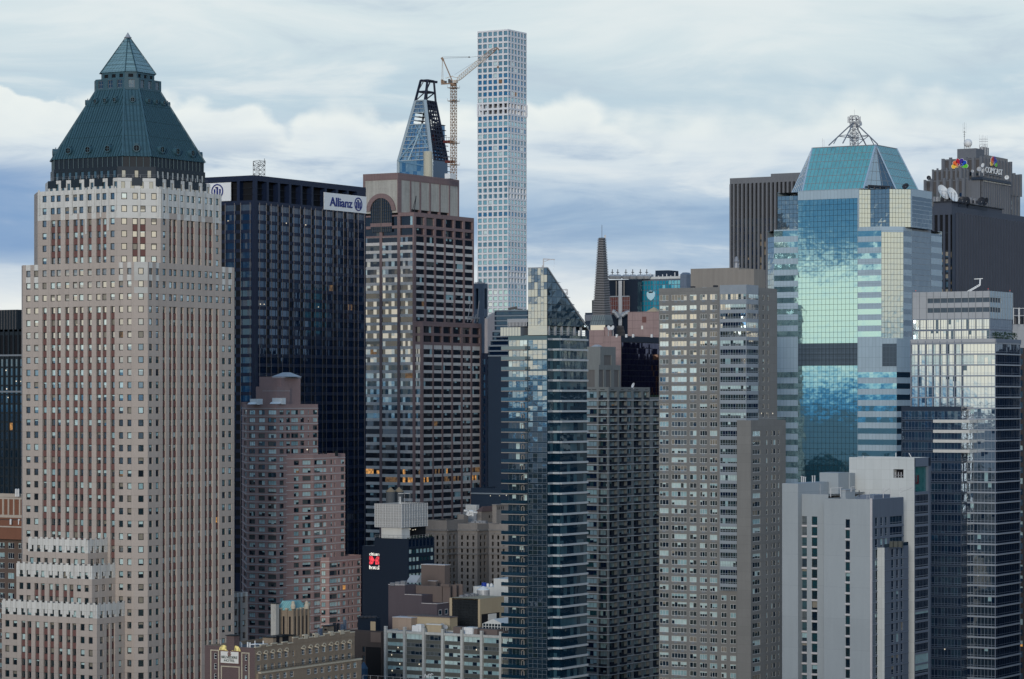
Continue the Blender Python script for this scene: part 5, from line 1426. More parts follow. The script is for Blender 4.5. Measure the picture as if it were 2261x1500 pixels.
    for f_, L_, n_ in ((p.W, p.W.L, 3), (p.S, p.S.L, 4)):
        for q in range(1 if f_ is p.S else 0, n_ + 1):
            u = L_ * q / n_; mb.box(*(lambda a: (a[0] - .3, a[0] + .3, a[1] - .3, a[1] + .3))(f_.xy(u, .0)), z0, z1 + (1.3 if q in (0, n_) else .6), 'brick_buff')
            mb.box(*(lambda a: (a[0] - .36, a[0] + .36, a[1] - .36, a[1] + .36))(f_.xy(u, .0)), z1 + (1.0 if q in (0, n_) else .3), z1 + (1.7 if q in (0, n_) else .7), 'moulding')
        for q in range(n_):
            u = L_ * (q + .5) / n_; plate(mb, f_, [(u - .28, p.z(1404)), (u + .28, p.z(1404)), (u + .28, p.z(1362)), (u - .28, p.z(1362))], .02, .04, 'black_gap')
    mb.prism([(p.xw + .3, p.ys + .3), (p.xe - .3, p.ys + .3), (p.xe - .3, p.yn - .3), (p.xw + .3, p.yn - .3)], z1, p.z(1329), 'copper_mint', [(p.xw + 1.6, p.ys + 1.6), (p.xe - 1.6, p.ys + 1.6), (p.xe - 1.6, p.yn - 1.6), (p.xw + 1.6, p.yn - 1.6)])
    for px in (647, 677):
        x, y = P2(px, d0 + 25.5); mb.lathe(x, y, [(.62, z1 + .6), (.7, z1 + 1.5), (.45, z1 + 2.1), (.5, z1 + 2.5), (.0, z1 + 2.9)], 'moulding', 10)
    mb.build('penthouse_tower', root)
    p = Box(598, 609, 616, d0 + 24); mb = MB(); mb.box(p.xw, p.xe, p.ys, p.yn, z0, p.z(1334), 'crown_concrete'); mb.box(p.xw - .15, p.xe + .15, p.ys - .15, p.yn + .15, p.z(1334), p.z(1332), 'frame_dark'); mb.build('chimney', root)
    p = Box(712, 723, 737, d0 + 58); mb = MB(); mb.box(p.xw, p.xe, p.ys, p.yn, zt - 1, p.z(1384), 'brick_buff'); mb.box(p.xw - .2, p.xe + .2, p.ys - .2, p.yn + .2, p.z(1384), p.z(1382), 'frame_dark'); u = p.W.L; plate(mb, p.W, [(u * .4, zt), (u * .85, zt), (u * .85, p.z(1389)), (u * .4, p.z(1389))], .02, .04, 'black_gap'); mb.build('penthouse', root)
    for px, dd in ((704, 40), (708, 42), (738, 62), (746, 66), (754, 70), (761, 74)):
        p = Box(px - 3, px, px + 4, d0 + dd); mb = MB(); h = R.uniform(.8, 2.2); mb.box(p.xw, p.xe, p.ys, p.yn, zt - 1, zt + h, R.choice(['white_metal', 'steel_dark', 'steel_blue'])); mb.build('rooftop_vent', root)
buff_hotel()

def dish(px, py, d, r, az_px, tilt, label, zroof=None, name='satellite_dish', m='white_metal', group=None):
    """a dish antenna on a short mount; az_px turns it (radians from the camera's side), tilt lifts it"""
    c = Vector(P3(px, py, d)); root = thing(name, label, 'satellite dish', (c.x, c.y, zroof if zroof is not None else c.z - r * 1.3), group)
    back = Vector((-FW[0] * cos(az_px) + RT[0] * sin(az_px), -FW[1] * cos(az_px) + RT[1] * sin(az_px), 0))
    ax = (back * cos(tilt) + Vector((0, 0, sin(tilt)))).normalized(); s = ax.cross(Vector((0, 0, 1))).normalized(); t = s.cross(ax)
    mb = MB(); n = 20; prof = [(0, -.32), (.35, -.27), (.7, -.13), (1, 0.0)]
    for (r0, h0), (r1, h1) in zip(prof, prof[1:]):
        for k in range(n):
            a, b = 2 * pi * k / n, 2 * pi * (k + 1) / n
            q = lambda rr, hh, an: tuple(c + (s * cos(an) + t * sin(an)) * rr * r + ax * hh * r)
            pts = [q(r0, h0, a), q(r0, h0, b), q(r1, h1, b), q(r1, h1, a)]
            mb.poly(pts[1:] if r0 == 0 else pts, m)
            qb = [tuple(Vector(p) - ax * .05 * r) for p in (pts[1:] if r0 == 0 else pts)]; mb.poly(qb[::-1], m)
    mb.build('reflector', root)
    mb = MB(); f = c + ax * r * .45
    for an in (.5, 2.6, 4.7): mb.beam(tuple(c + (s * cos(an) + t * sin(an)) * r * .8 - ax * .08 * r), tuple(f), r * .022, m)
    mb.beam(tuple(f), tuple(f - ax * r * .12), r * .08, m); mb.build('feed_horn', root)
    mb = MB(); b = c - ax * .34 * r; z = root.location[2]
    mb.beam(tuple(b), (b.x, b.y, z), r * .14, 'steel'); mb.beam(tuple(b - t * .3 * r), (b.x + r * .4, b.y, z), r * .06, 'steel'); mb.beam(tuple(b - t * .3 * r), (b.x - r * .4, b.y, z), r * .06, 'steel'); mb.build('mount', root)

def water_tank(px, ytop, ybot, d, r, body, cone, label, legs=0.0):
    x, y = P2(px, d); z0, z1 = ZZ(ybot, d), ZZ(ytop, d); root = thing('water_tank', label, 'water tank', (x, y, z0 - legs))
    h = (z1 - z0); mb = MB(); zc = z0 + h * .72
    for k in range(6):
        a = z0 + (zc - z0) * k / 6; e = z0 + (zc - z0) * (k + 1) / 6; mb.lathe(x, y, [(r, a), (r, e - .12), (r * 1.03, e - .12), (r * 1.03, e), (r, e)], body, 18)
    mb.lathe(x, y, [(0, z0), (r, z0)], body, 18); mb.build('barrel', root)
    mb = MB(); mb.lathe(x, y, [(r * 1.08, zc - .1), (r * 1.08, zc), (r * .1, z1), (0, z1)], cone, 18); mb.build('conical_roof', root)
    if legs:
        mb = MB()
        for k in range(4):
            a = pi / 4 + k * pi / 2; mb.beam((x + r * .8 * cos(a), y + r * .8 * sin(a), z0), (x + r * .8 * cos(a), y + r * .8 * sin(a), z0 - legs), .15, 'steel_dark')
        mb.build('stand', root)

stone('panel_ink', (.004, .013, .030), 0.55, 0.06, None, .7, .03, .35)
stone('mesh_grey', (.27, .29, .30), 0.6, 0.05, (.9, .9, 0, .16), 1.35, 0.05)
stone('board_white', (.50, .54, .55), 0.6, 0.04)
glow('sign_glow_white', (1.0, .97, .88), 1.0); glow('sign_glow_red', (1.0, .055, .085), 1.0)
def ink_hotel():
    d0 = 1060; b = Box(800, 902, 959, d0); zt = b.z(1190)
    root = thing('hotel', 'black box hotel with a glowing red and white sign and a grey mesh rooftop screen', 'building', (b.xw, b.ys, 0))
    wall = MB(); win = Wins('window', seed=71)
    Y = b.W.P[1]; ysp = b.W.u(827)
    f1 = Face(b.W.xy(ysp), b.W.Q); f0 = Face(b.W.P, b.W.xy(ysp)); zl = b.z(1208.5)
    facade(wall, f1, [0, f1.L], ['.'], [0, zt], ['-'], lambda u, z, i, j: (0, 'panel_ink')); facade(wall, f0, [0, f0.L], ['.'], [0, zl], ['-'], lambda u, z, i, j: (0, 'panel_ink'))
    us, ut = cols(b.S, [(903 + 7.95 * k, 909.5 + 7.95 * k, 'w') for k in range(7)])
    zs, zt_ = rows(d0, [(1192, 1208, 't')] + [(1213.5 + 17.8 * k, 1223.5 + 17.8 * k, 'w') for k in range(26)], zt, 0)
    st = dict(g='glass_teal', blind=.9, full=.9, bm=['blind_pale', 'blind_pale', 'blind_cool'], fr=.1, jamb='panel_ink')
    facade(wall, b.S, us, ut, zs, zt_, lambda u, z, i, j: (.25, st) if u == 'w' and z == 'w' else (.2, 'glass_navy') if z == 't' and u == 'w' else (0.0, 'panel_ink'), win)
    x0, x1, y0, y1 = b.xw, b.xe, b.ys, f1.P[1]
    wall.poly([(x1, y0, 0), (x1, y1, 0), (x1, y1, zt), (x1, y0, zt)], 'panel_ink'); wall.poly([(x1, y1, 0), (x0, y1, 0), (x0, y1, zt), (x1, y1, zt)], 'panel_ink')
    wall.poly([(x0, y0, zt - .6), (x1, y0, zt - .6), (x1, y1, zt - .6), (x0, y1, zt - .6)], 'roof_felt'); wall.poly([(x0, y1, zl), (x1, y1, zl), (x1, Y, zl), (x0, Y, zl)], 'roof_felt')
    wall.poly([(x1, Y, 0), (x0, Y, 0), (x0, Y, zl), (x1, Y, zl)], 'panel_ink'); wall.build('wall', root); win.done(root)
    # illuminated sign
    f = b.W; U = lambda px: f.u(px); Zp = lambda py: f.z(py, 825)
    bk = MB(); plate(bk, f, [(U(814.5), Zp(1259)), (U(839.5), Zp(1259)), (U(839.5), Zp(1219)), (U(814.5), Zp(1219))], .02, .06, 'panel_ink'); sg = bk.build('sign', root)
    lettering('citizen', f, U(816), U(838), Zp(1227), Zp(1220.5), .1, 'sign_glow_white', 'sign_lettering', sg, .1)
    lettering('hotel', f, U(816), U(837.5), Zp(1257.3), Zp(1248.3), .1, 'sign_glow_white', 'sign_lettering', sg, .1)
    mb = MB(); a, e, t, bt = U(816), U(837.5), Zp(1228.5), Zp(1246.5); w_, h_ = e - a, t - bt; q = lambda s, r_: (a + w_ * s, bt + h_ * r_)
    for pts in ([q(.05, 1), q(.30, 1), q(.55, .5), q(.33, .06), q(.22, .06), q(.0, .55), q(0, .95)], [q(1, 1), q(.80, 1), q(.60, .62), q(.64, 0), q(1, 0)], [q(0, .38), q(0, 0), q(.24, 0)]): plate(mb, f, pts, .1, .1, 'sign_glow_red')
    mb.build('sign_emblem', sg)
    # rooftop: white box, screened plant, terrace
    p = Box(842, 887, 905, d0 + 3); mb = MB(); mb.box(p.xw, p.xe, p.ys, p.yn, zt - .6, p.z(1163), 'board_white'); mb.build('penthouse', root)
    p = Box(827.5, 887, 944, d0 + 1.5); z0, z1 = p.z(1165.5), p.z(1113.5); mb = MB()
    mb.box(p.xw, p.xe, p.ys, p.yn, z0, z1, 'mesh_grey', skip='t'); mb.poly([(p.xw, p.ys, z1 - .7), (p.xe, p.ys, z1 - .7), (p.xe, p.yn, z1 - .7), (p.xw, p.yn, z1 - .7)], 'roof_felt')
    for f_ in (p.W, p.S):
        for q_ in range(11): mb.beam(f_.pt(f_.L * q_ / 10, z0, .06), f_.pt(f_.L * q_ / 10, z1, .06), .09, 'zinc')
        for q_ in range(4): mb.beam(f_.pt(0, z0 + (z1 - z0) * q_ / 3, .06), f_.pt(f_.L, z0 + (z1 - z0) * q_ / 3, .06), .09, 'zinc')
    mb.build('plant_screen', root)
    mb = MB(); q_ = Box(888, 889, 940, d0 + 8); mb.box(q_.xw, q_.xe, q_.ys, q_.yn + 6, zt - .6, z0 + .1, 'black_gap'); mb.build('penthouse', root)
    rl = MB()
    for f_ in (b.S, f1):
        for h in (.4, 1.1): rl.beam(f_.pt(0, zt + h, -.3), f_.pt(f_.L, zt + h, -.3), .05, 'steel')
        for k in range(int(f_.L / 2)): rl.beam(f_.pt(k * 2, zt, -.3), f_.pt(k * 2, zt + 1.1, -.3), .05, 'steel')
    rl.build('railing', root)
    pl = MB()
    for k in range(60):
        x, y = b.S.xy(R.uniform(.5, b.S.L), -R.uniform(.5, 1.3)); z = zt + R.uniform(-.3, .6); s = .35
        pl.poly([(x - s, y, z), (x + s, y - .1, z + R.uniform(-.2, .3)), (x + .1, y, z + s * 1.5)], 'shrub')
    pl.build('planter', root)
    lp = MB()
    for px, py in ((901.5, 1163.5), (906, 1169), (912, 1171), (917, 1170), (892, 1174)):
        x, y, z = P3(px, py, d0 + 7); lp.box(x - .12, x + .12, y - .12, y + .12, z, z + .2, 'lamp_white')
    lp.build('string_lamp', root)
    pp = MB()
    for px in (881.5, 884.5): x, y = P2(px, d0 + 5); pp.beam((x, y, z1 - .6), (x, y, ZZ(1098, d0)), .14, 'white_metal')
    x, y = P2(879, d0 + 5); x2, y2 = P2(891, d0 + 5); pp.beam((x, y, ZZ(1091, d0)), (x2, y2, ZZ(1091, d0)), .1, 'white_metal')
    for px in (893, 905): x, y = P2(px, d0 + 5); pp.beam((x, y, z1 - .6), (x, y, ZZ(1091, d0)), .06, 'steel')
    x, y = P2(893, d0 + 5); x2, y2 = P2(905, d0 + 5); pp.beam((x, y, ZZ(1091, d0)), (x2, y2, ZZ(1091, d0)), .08, 'white_metal'); pp.build('pipework', root)
    return z1
plain('shrub', (.012, .035, .02), 0.8)
ink_hotel()
plain('tank_cone', (.20, .165, .115), 0.8)
stone('tank_slate', (.075, .09, .105), 0.7, .1)
water_tank(862.5, 1076, 1110, 1088, 1.75, 'tank_slate', 'tank_cone', 'slate grey water tank with tan cone above the mesh screen, away from the pipes', 2.0)
water_tank(881, 1076, 1110, 1094, 1.75, 'tank_slate', 'tank_cone', 'slate grey water tank with tan cone right behind the thin white pipes', 2.0)

stone('stone_grey', (.245, .235, .225), 0.85, 0.08, (1.2, .6, .5, .05), 0.85, 0.10)
stone('stone_belt', (.20, .20, .20), 0.85, 0.08)
stone('tile_rust', (.10, .07, .07), 0.8, 0.1)
def stone_hotel():
    d0 = 1250
    root = thing('hotel', 'old grey stone hotel with three tall wings behind the black box hotel', 'building', (*P2(1054, d0), 0))
    win = Wins('window', seed=75)
    st = dict(g=['glass_dark', 'glass_navy'], n=1, fr=.16, fm='frame_grey', sash=.5, blind=.35, bm=['blind_pale', 'curtain_grey'], jamb='stone_belt')
    def wing(a, c, e, dd, ytop, wc, sc, ribbon=None, ystart=1188):
        b = Box(a, c, e, dd); zt = b.z(ytop); wall = MB()
        n = 60; zs, zt_ = rows(b.d, ([ribbon] if ribbon else []) + [(ystart + 14.4 * k - 4.6, ystart + 14.4 * k + 4.6, 'w') for k in range(n)], zt, 0)
        rib = dict(st, n=9, g=['glass_bright', 'blind_pale', 'glass_teal'], per=1, fr=.14, fm='frame_grey')
        for f, cc in ((b.W, wc), (b.S, sc)):
            us, ut = cols(f, [(q - 2.1, q + 2.1, 'w') for q in cc])
            facade(wall, f, us, ut, zs, zt_, lambda u, z, i, j: (.3, st) if u == 'w' and z == 'w' else (0.0, 'stone_grey'), win)
            for yy, pr in ((1171.5, .7), (1211, .35), (1224, .5)):
                z = b.z(yy); plate(wall, f, [(0, z - .3), (f.L, z - .3), (f.L, z + .3), (0, z + .3)], 0, pr, 'stone_belt')
            us2 = [f.u(q) for q in cc]
            for u in us2: plate(wall, f, [(u - 1.0, b.z(1180.5)), (u + 1.0, b.z(1180.5)), (u + 1.0, b.z(1178.8)), (u - 1.0, b.z(1178.8))], 0, .35, 'stone_belt')
        b.shell(wall, 0, zt, 'stone_grey'); wall.build('wing', root)
        if ribbon: win.add(b.W, b.W.L * .06, b.W.L * .98, b.z(ribbon[1]), b.z(ribbon[0]), .06, rib)
        return b, zt
    b1, z1 = wing(940, 986.5, 1024, d0, 1149.5, [952, 965.5, 978], [994, 1003])
    b2, z2 = wing(1011, 1054, 1079, d0 - 12, 1157.5, [1020, 1032.5, 1045], [1062, 1071], (1166.5, 1174.5, 'r'))
    b3, z3 = wing(1079.5, 1128, 1150, d0 - 20, 1158.5, [1088, 1100, 1112], [1134], (1167, 1175.5, 'r'))
    # middle body behind the wings, hipped pavilion, duct work
    mb = MB(); p = Box(985, 1122, 1160, d0 + 22); mb.box(p.xw, p.xe, p.ys, p.yn, 0, p.z(1156), 'stone_grey'); mb.build('wall', root)
    zr = p.z(1156)
    p = Box(1053, 1063, 1128, d0 + 30); mb = MB(); ze = p.z(1130); mb.box(p.xw, p.xe, p.ys, p.yn, zr - 1, ze, 'stone_grey'); xm, ym = (p.xw + p.xe) / 2, (p.ys + p.yn) / 2
    mb.prism([(p.xw - .5, p.ys - .5), (p.xe + .5, p.ys - .5), (p.xe + .5, p.yn + .5), (p.xw - .5, p.yn + .5)], ze, p.z(1119), 'tile_rust', [(p.xw + 3, ym - .3), (p.xe, ym - .3), (p.xe, ym + .3), (p.xw + 3, ym + .3)])
    for u in (.25, .35): plate(mb, p.S, [(p.S.L * u, ze - 3), (p.S.L * u + .8, ze - 3), (p.S.L * u + .8, ze - 1.8), (p.S.L * u, ze - 1.8)], .02, .04, 'black_gap')
    mb.build('pavilion', root)
    p = Box(1087, 1096, 1126, d0 + 26); mb = MB(); mb.box(p.xw, p.xe, p.ys, p.yn, zr - 1, p.z(1116), 'stone_grey'); mb.box(p.xw - .4, p.xe, p.ys - .4, p.yn, p.z(1116), p.z(1114), 'stone_belt')
    for q in range(4):
        u = 1.0 + q * 1.5
        if u < p.S.L: plate(mb, p.S, [(u, p.z(1126)), (u + .6, p.z(1126)), (u + .6, p.z(1119)), (u, p.z(1119))], .02, .04, 'black_gap')
    mb.build('pavilion', root)
    p = Box(1028, 1052, 1058, d0 + 45); mb = MB()
    for k in range(6): mb.box(p.xw, p.xe, p.ys, p.yn, p.z(1131 - k * 2.7), p.z(1131 - k * 2.7 - 2.2), 'board_white')
    mb.box(p.xw + .2, p.xe - .2, p.ys + .2, p.yn - .2, zr - 1, p.z(1116), 'zinc'); mb.build('louvre_box', root)
    mb = MB(); Q = lambda px, py: P3(px, py, d0 + 18)
    for a, c, w in (((1024, 1128), (1031, 1128), .5), ((1031, 1138), (1036, 1130), .7), ((1036, 1130), (1045, 1131), .8), ((1043, 1129), (1044, 1140), .6), ((1045, 1132), (1054, 1132), .4), ((1033, 1138), (1042, 1136), .5)): mb.beam(Q(*a), Q(*c), w, 'white_metal', 6)
    mb.build('duct', root)
    mb = MB()
    for k in range(9): x, y, z = P3(1046 + k * 3.2, 1152 - (k % 3), d0 + 2); mb.box(x - .8, x + .8, y - .8, y + .8, zr - 1, z, R.choice(['white_metal', 'zinc', 'steel']))
    mb.build('rooftop_unit', root)
    mb = MB(); p = Box(1010, 1024, 1034, d0 + 30); mb.box(p.xw, p.xe, p.ys, p.yn, zr - 1, p.z(1136), 'stone_grey'); mb.build('pavilion', root)
    mb = MB()
    for k in range(8): x, y, z = P3(964 + k * 6, 1149 - (k % 3), d0 + 12); mb.box(x - 1.4, x + 1.4, y - 1, y + 1, z1 - 1, z, 'frame_dark')
    mb.build('rooftop_unit', root)
stone_hotel()

stone('stucco_mauve', (.085, .075, .090), 0.85, 0.06, None, .8, .06)
stone('stucco_taupe', (.125, .105, .100), 0.85, 0.06, None, .8, .06)
stone('stucco_cream', (.36, .31, .22), 0.85, 0.06, None, .8, .06)
stone('stucco_pink', (.33, .265, .215), 0.85, 0.06, (3.2, 3.0, 0, .06), .8, .06)
stone('glass_black_tiles', (.018, .022, .026), 0.16, 0.25, (2.2, .9, .5, .04), 0.5, .2, .6)
plain('trim_white', (.45, .45, .47), 0.6)
def mauve_block():
    d0 = 985; b = Box(857.5, 965, 993, d0); Y = b.W.P[1]; u1, u2 = b.W.u(894), b.W.u(931)
    root = thing('building', 'windowless mauve stucco building stepping down in front of the black box hotel', 'building', (b.xw, b.ys, 0))
    mb = MB(); z1, z2, z3 = b.W.z(1292, 875), b.W.z(1314, 910), b.W.z(1334, 960)
    x0 = b.xw
    mb.box(x0, b.xe, Y - u1, Y, 0, z1, 'stucco_mauve'); mb.box(x0, x0 + 7, Y - u2, Y - u1, 0, z2, 'stucco_mauve'); mb.box(x0 + 7, b.xe, Y - u2 - 4, Y - u1, 0, z1 - .4, 'stucco_taupe')
    mb.box(x0, b.xe, b.ys, Y - u2, 0, z3, 'stucco_mauve')
    for ya, yb, z in ((Y - u1, Y, z1), (Y - u2, Y - u1, z2), (b.ys, Y - u2, z3)): mb.box(x0 - .15, x0 + .25, ya, yb, z, z + .2, 'trim_white')
    mb.box(x0, b.xe, b.ys - .15, b.ys + .25, z3, z3 + .2, 'trim_white')
    for k in range(3): mb.box(x0 + 7.0 + 4 * k, x0 + 7.6 + 4 * k, Y - u2 - 7, Y - u2 - 3.8, z3, z3 + 6, 'stucco_taupe')
    mb.box(x0 + 6.5, b.xe - 2, Y - u2 - 7.2, Y - u2 - 3.8, z3 + 5.6, z3 + 6.4, 'stucco_taupe'); mb.build('wall', root)
    wn = Wins('window', seed=3)
    for px in (971.5, 985):
        u = b.S.u(px); wn.add(b.S, u - 1.0, u + 1.0, b.z(1359.5), b.z(1347), .03, dict(g='glass_dark', fr=.22, fm='trim_white'))
    wn.done(root)
    mb = MB()
    for k in range(3): mb.box(*(lambda p: (p[0] - .8, p[0] + .8, p[1] - .8, p[1] + .8))(P2(868 + 12 * k, d0 + 9)), z1 - .2, z1 + .8 + .3 * k, 'steel')
    p = Box(896, 918, 930, d0 + 20); mb.prism([(p.xw, p.ys), (p.xe, p.ys), (p.xe, p.yn), (p.xw, p.yn)], z1, z1 + 2.4, 'zinc', [(p.xw + 3, p.ys), (p.xe, p.ys), (p.xe, p.yn), (p.xw + 3, p.yn)]); mb.build('rooftop_unit', root)
    b = Box(930, 982, 993.5, 1035); root = thing('building', 'tall blank taupe block standing behind the mauve stucco building', 'building', (b.xw, b.ys, 0))
    mb = MB(); mb.box(b.xw, b.xe, b.ys, b.yn, 0, b.z(1249), 'stucco_taupe'); mb.box(b.xw - .15, b.xe + .15, b.ys - .15, b.yn, b.z(1249), b.z(1247.6), 'trim_white'); 
    p = Box(945, 962, 966, 1028); mb.box(p.xw, p.xe, p.ys, p.yn, 0, p.z(1284), 'stucco_taupe'); mb.box(p.xw - .15, p.xe + .15, p.ys - .15, p.yn, p.z(1284), p.z(1283), 'trim_white'); mb.build('wall', root)
mauve_block()

def black_glass_house():
    d0 = 950; b = Box(992.5, 1060, 1113, d0); zt = b.z(1323)
    root = thing('building', 'small building with black tiled glass front and cream side wall holding a white screen', 'building', (b.xw, b.ys, 0))
    mb = MB(); f = b.W; e = f.L
    mb.box(b.xw, b.xe, b.ys, b.yn, 0, zt, 'stucco_cream', skip='w')
    mb.poly([f.pt(0, 0), f.pt(1.0, 0), f.pt(1.0, zt), f.pt(0, zt)], 'stucco_cream'); mb.poly([f.pt(e - .8, 0), f.pt(e, 0), f.pt(e, zt), f.pt(e - .8, zt)], 'stucco_cream')
    mb.build('wall', root)
    g = MB(); n = 7; m = 12
    for i in range(n):
        for j in range(m):
            u0, u1 = 1.0 + (e - 1.8) * i / n, 1.0 + (e - 1.8) * (i + 1) / n; z0, z1 = zt - .4 - j * 3.0, zt - .4 - (j + 1) * 3.0
            J = [q - .2 for q in tilt(.03)]; g.poly([f.pt(u0, z1, J[0]), f.pt(u1, z1, J[1]), f.pt(u1, z0, J[2]), f.pt(u0, z0, J[3])], 'glass_black_tiles')
    g.build('glass_front', root)
    s = b.S; mb = MB(); a, c, t, bt = s.u(1063), s.u(1102), b.z(1357), b.z(1384); plate(mb, s, [(a, bt), (c, bt), (c, t), (a, t)], .02, .1, 'black_gap'); bo = mb.build('billboard', root)
    mb = MB(); a, c, t, bt = s.u(1077), s.u(1095), b.z(1358.5), b.z(1373); plate(mb, s, [(a, bt), (c, bt), (c, t), (a, t)], .12, .1, 'sign_cream'); mb.build('screen', bo)
    mb = MB()
    for k in range(6): x, y = P2(1020 + 6 * k, d0 + 9 + k); mb.box(x - .7, x + .7, y - .7, y + .7, zt - .1, zt + R.uniform(.3, 1.1), 'steel')
    mb.build('rooftop_unit', root)
    # white block behind with a blue cistern
    b = Box(1045, 1133, 1170, 1010); r2 = thing('building', 'plain pale grey block with a blue cistern on its roof, partly behind the dark balconies', 'building', (b.xw, b.ys, 0))
    mb = MB(); Y = b.W.P[1]; u = b.W.u(1090); mb.box(b.xw, b.xe, b.ys, Y - u, 0, b.W.z(1278, 1100), 'board_white'); mb.box(b.xw, b.xe, Y - u, Y, 0, b.W.z(1296, 1070), 'board_white'); mb.build('wall', r2)
    x, y = P2(1069, 1018); mb = MB(); mb.lathe(x, y, [(.9, ZZ(1299, 1018)), (.9, ZZ(1287, 1018)), (.0, ZZ(1286, 1018))], 'cistern_blue', 12); mb.build('cistern', r2)
    mb = MB()
    for px in (1077, 1085): x, y = P2(px, 1018); mb.lathe(x, y, [(.5, ZZ(1298, 1018)), (.5, ZZ(1291, 1018)), (.4, ZZ(1289, 1018)), (0, ZZ(1288, 1018))], 'white_metal', 10)
    mb.build('vent_pipe', r2)
    # marquee tent
    d1 = 935; p = Box(1066, 1112, 1150, d1); r3 = thing('marquee', 'white marquee tent with clear arched sides on a low roof', 'tent', (p.xw, p.ys, p.z(1393)))
    mb = MB(); z0, z1, z2 = p.z(1393), p.z(1379), p.z(1368); y0, y1 = p.ys, p.yn; ym = (y0 + y1) / 2; x0, x1 = p.xw, p.xe
    mb.poly([(x0, y0, z1), (x1, y0, z1), (x1, ym, z2), (x0, ym, z2)], 'board_white'); mb.poly([(x0, ym, z2), (x1, ym, z2), (x1, y1, z1), (x0, y1, z1)], 'board_white'); mb.poly([(x0, y0, z1), (x0, ym, z2), (x0, y1, z1)], 'board_white'); mb.build('canopy', r3)
    mb = MB()
    for f, n in ((p.W, 7), (p.S, 8)):
        for k in range(n + 1): mb.beam(f.pt(f.L * k / n, z0, 0), f.pt(f.L * k / n, z1, 0), .14, 'board_white')
        mb.beam(f.pt(0, z1 - .9, 0), f.pt(f.L, z1 - .9, 0), .12, 'board_white')
    mb.build('frame', r3)
    mb = MB()
    for f in (p.W, p.S): mb.poly([f.pt(0, z0, -.3), f.pt(f.L, z0, -.3), f.pt(f.L, z1, -.3), f.pt(0, z1, -.3)], 'glass_dark')
    mb.poly([(x0 + .3, y0 + .3, z0 + .02), (x1, y0 + .3, z0 + .02), (x1, y1, z0 + .02), (x0 + .3, y1, z0 + .02)], 'roof_felt'); mb.build('side_panel', r3)
    low = thing('low_building', 'low roof carrying the white marquee tent', 'building', (x0, y0, 0)); mb = MB(); mb.box(x0 - 1, x1 + 6, y0 - 1, y1 + 6, 0, z0, 'stucco_taupe'); mb.build('wall', low)
plain('cistern_blue', (.01, .04, .28), 0.5)
black_glass_house()
water_tank(1067, 1294.5, 1323, 975, 2.15, 'zinc', 'white_metal', 'round silver water tank with a pale cone on the black glass building')

stone('pier_white', (.40, .43, .43), 0.75, 0.08, (4, 2.7, 0, .06), .8, .14)
stone('panel_olive', (.085, .095, .090), 0.75, 0.06, (1.6, 9, 0, .06), .8, .05)
def green_hotel():
    d0 = 905; b = Box(848, 1127, 1160, d0); f = b.W; zt = f.z(1394.5, 851)
    root = thing('hotel', 'long low hotel with white piers between rows of pale green curtained windows', 'building', (b.xw, b.ys, 0))
    wall = MB(); win = Wins('window', seed=81); dL = f.d(850)
    piers = [852, 893.9, 936.2, 977.8, 1020.5, 1063.8, 1106, 1148]
    sp = []
    for a, c in zip(piers, piers[1:]): sp.append((a + 2.7, c - 2.7, 'b'))
    us, ut = cols(f, sp)
    zs, zt_ = rows(f.d(1000), [(1405 - .5, 1417, 'w')] + [(1424.5 + 17.6 * k, 1433.5 + 17.6 * k, 'w') for k in range(22)], f.z(1399, 1000), 0)
    st = dict(g=['glass_dark'], n=4, blind=1, full=.85, per=1, bm=['blind_pale', 'blind_pale', 'blind_cool', 'curtain_grey'], fr=.10, fm='frame_grey', jit=.02)
    facade(wall, f, us, ut, zs, zt_, lambda u, z, i, j: (.45, st) if u == 'b' and z == 'w' else (.3, 'panel_olive') if u == 'b' and j < len(zt_) - 1 else (0.0, 'pier_white'), win)
    facade(wall, b.S, [0, b.S.L], ['.'], [0, zs[-1]], ['-'], lambda u, z, i, j: (0, 'pier_white')); b.shell(wall, 0, zs[-1], 'pier_white', 'roof_pale', .4)
    for q in piers:
        u = f.u(q); x, y = f.xy(u); wall.box(x - .5, x + .4, y - .42, y + .42, 0, zs[-1] + 1.3, 'pier_white')
    wall.build('wall', root); win.done(root); zr = zs[-1] - .4
    p = Box(866.5, 908, 925, f.d(908) + 9); mb = MB(); mb.box(p.xw, p.xe, p.ys, p.yn, zr, p.z(1365.5), 'stucco_pink'); mb.box(p.xw - .2, p.xe, p.ys - .2, p.yn, p.z(1365.5), p.z(1364), 'trim_white'); mb.build('penthouse', root)
    p = Box(900, 993, 1010, f.d(993) + 13); mb = MB(); mb.box(p.xw, p.xe, p.ys, p.yn, zr, p.z(1365), 'stucco_cream'); mb.box(p.xw - .2, p.xe, p.ys - .2, p.yn, p.z(1365), p.z(1363), 'stucco_taupe'); mb.build('penthouse', root)
    p = Box(942, 974, 977, f.d(974) + 4); mb = MB(); mb.box(p.xw, p.xe, p.ys, p.yn, zr, p.z(1381), 'stucco_cream'); mb.box(p.xw - .2, p.xe + .2, p.ys - .2, p.yn + .2, p.z(1381), p.z(1379), 'board_white'); mb.build('penthouse', root)
    p = Box(1046, 1098, 1110, f.d(1098) + 6); mb = MB(); mb.box(p.xw, p.xe, p.ys, p.yn, zr, p.z(1391), 'stucco_taupe'); mb.build('penthouse', root)
    for px, w_ in ((921, 1.2), (928, 1.0), (1015, 1.5), (1024, 1.0), (1040, 1.6), (1052, .8)):
        x, y = P2(px, f.d(px) + 5); mb = MB(); mb.box(x - w_, x + w_, y - w_, y + w_, zr, zr + R.uniform(1.2, 2.6), R.choice(['zinc', 'stucco_taupe', 'white_metal'])); mb.build('rooftop_unit', root)
    spots(root, f, [(879, 1430), (865, 1446), (883, 1466), (866, 1481), (926, 1467), (1052, 1435)], size=.35)
    return zr
green_hotel()
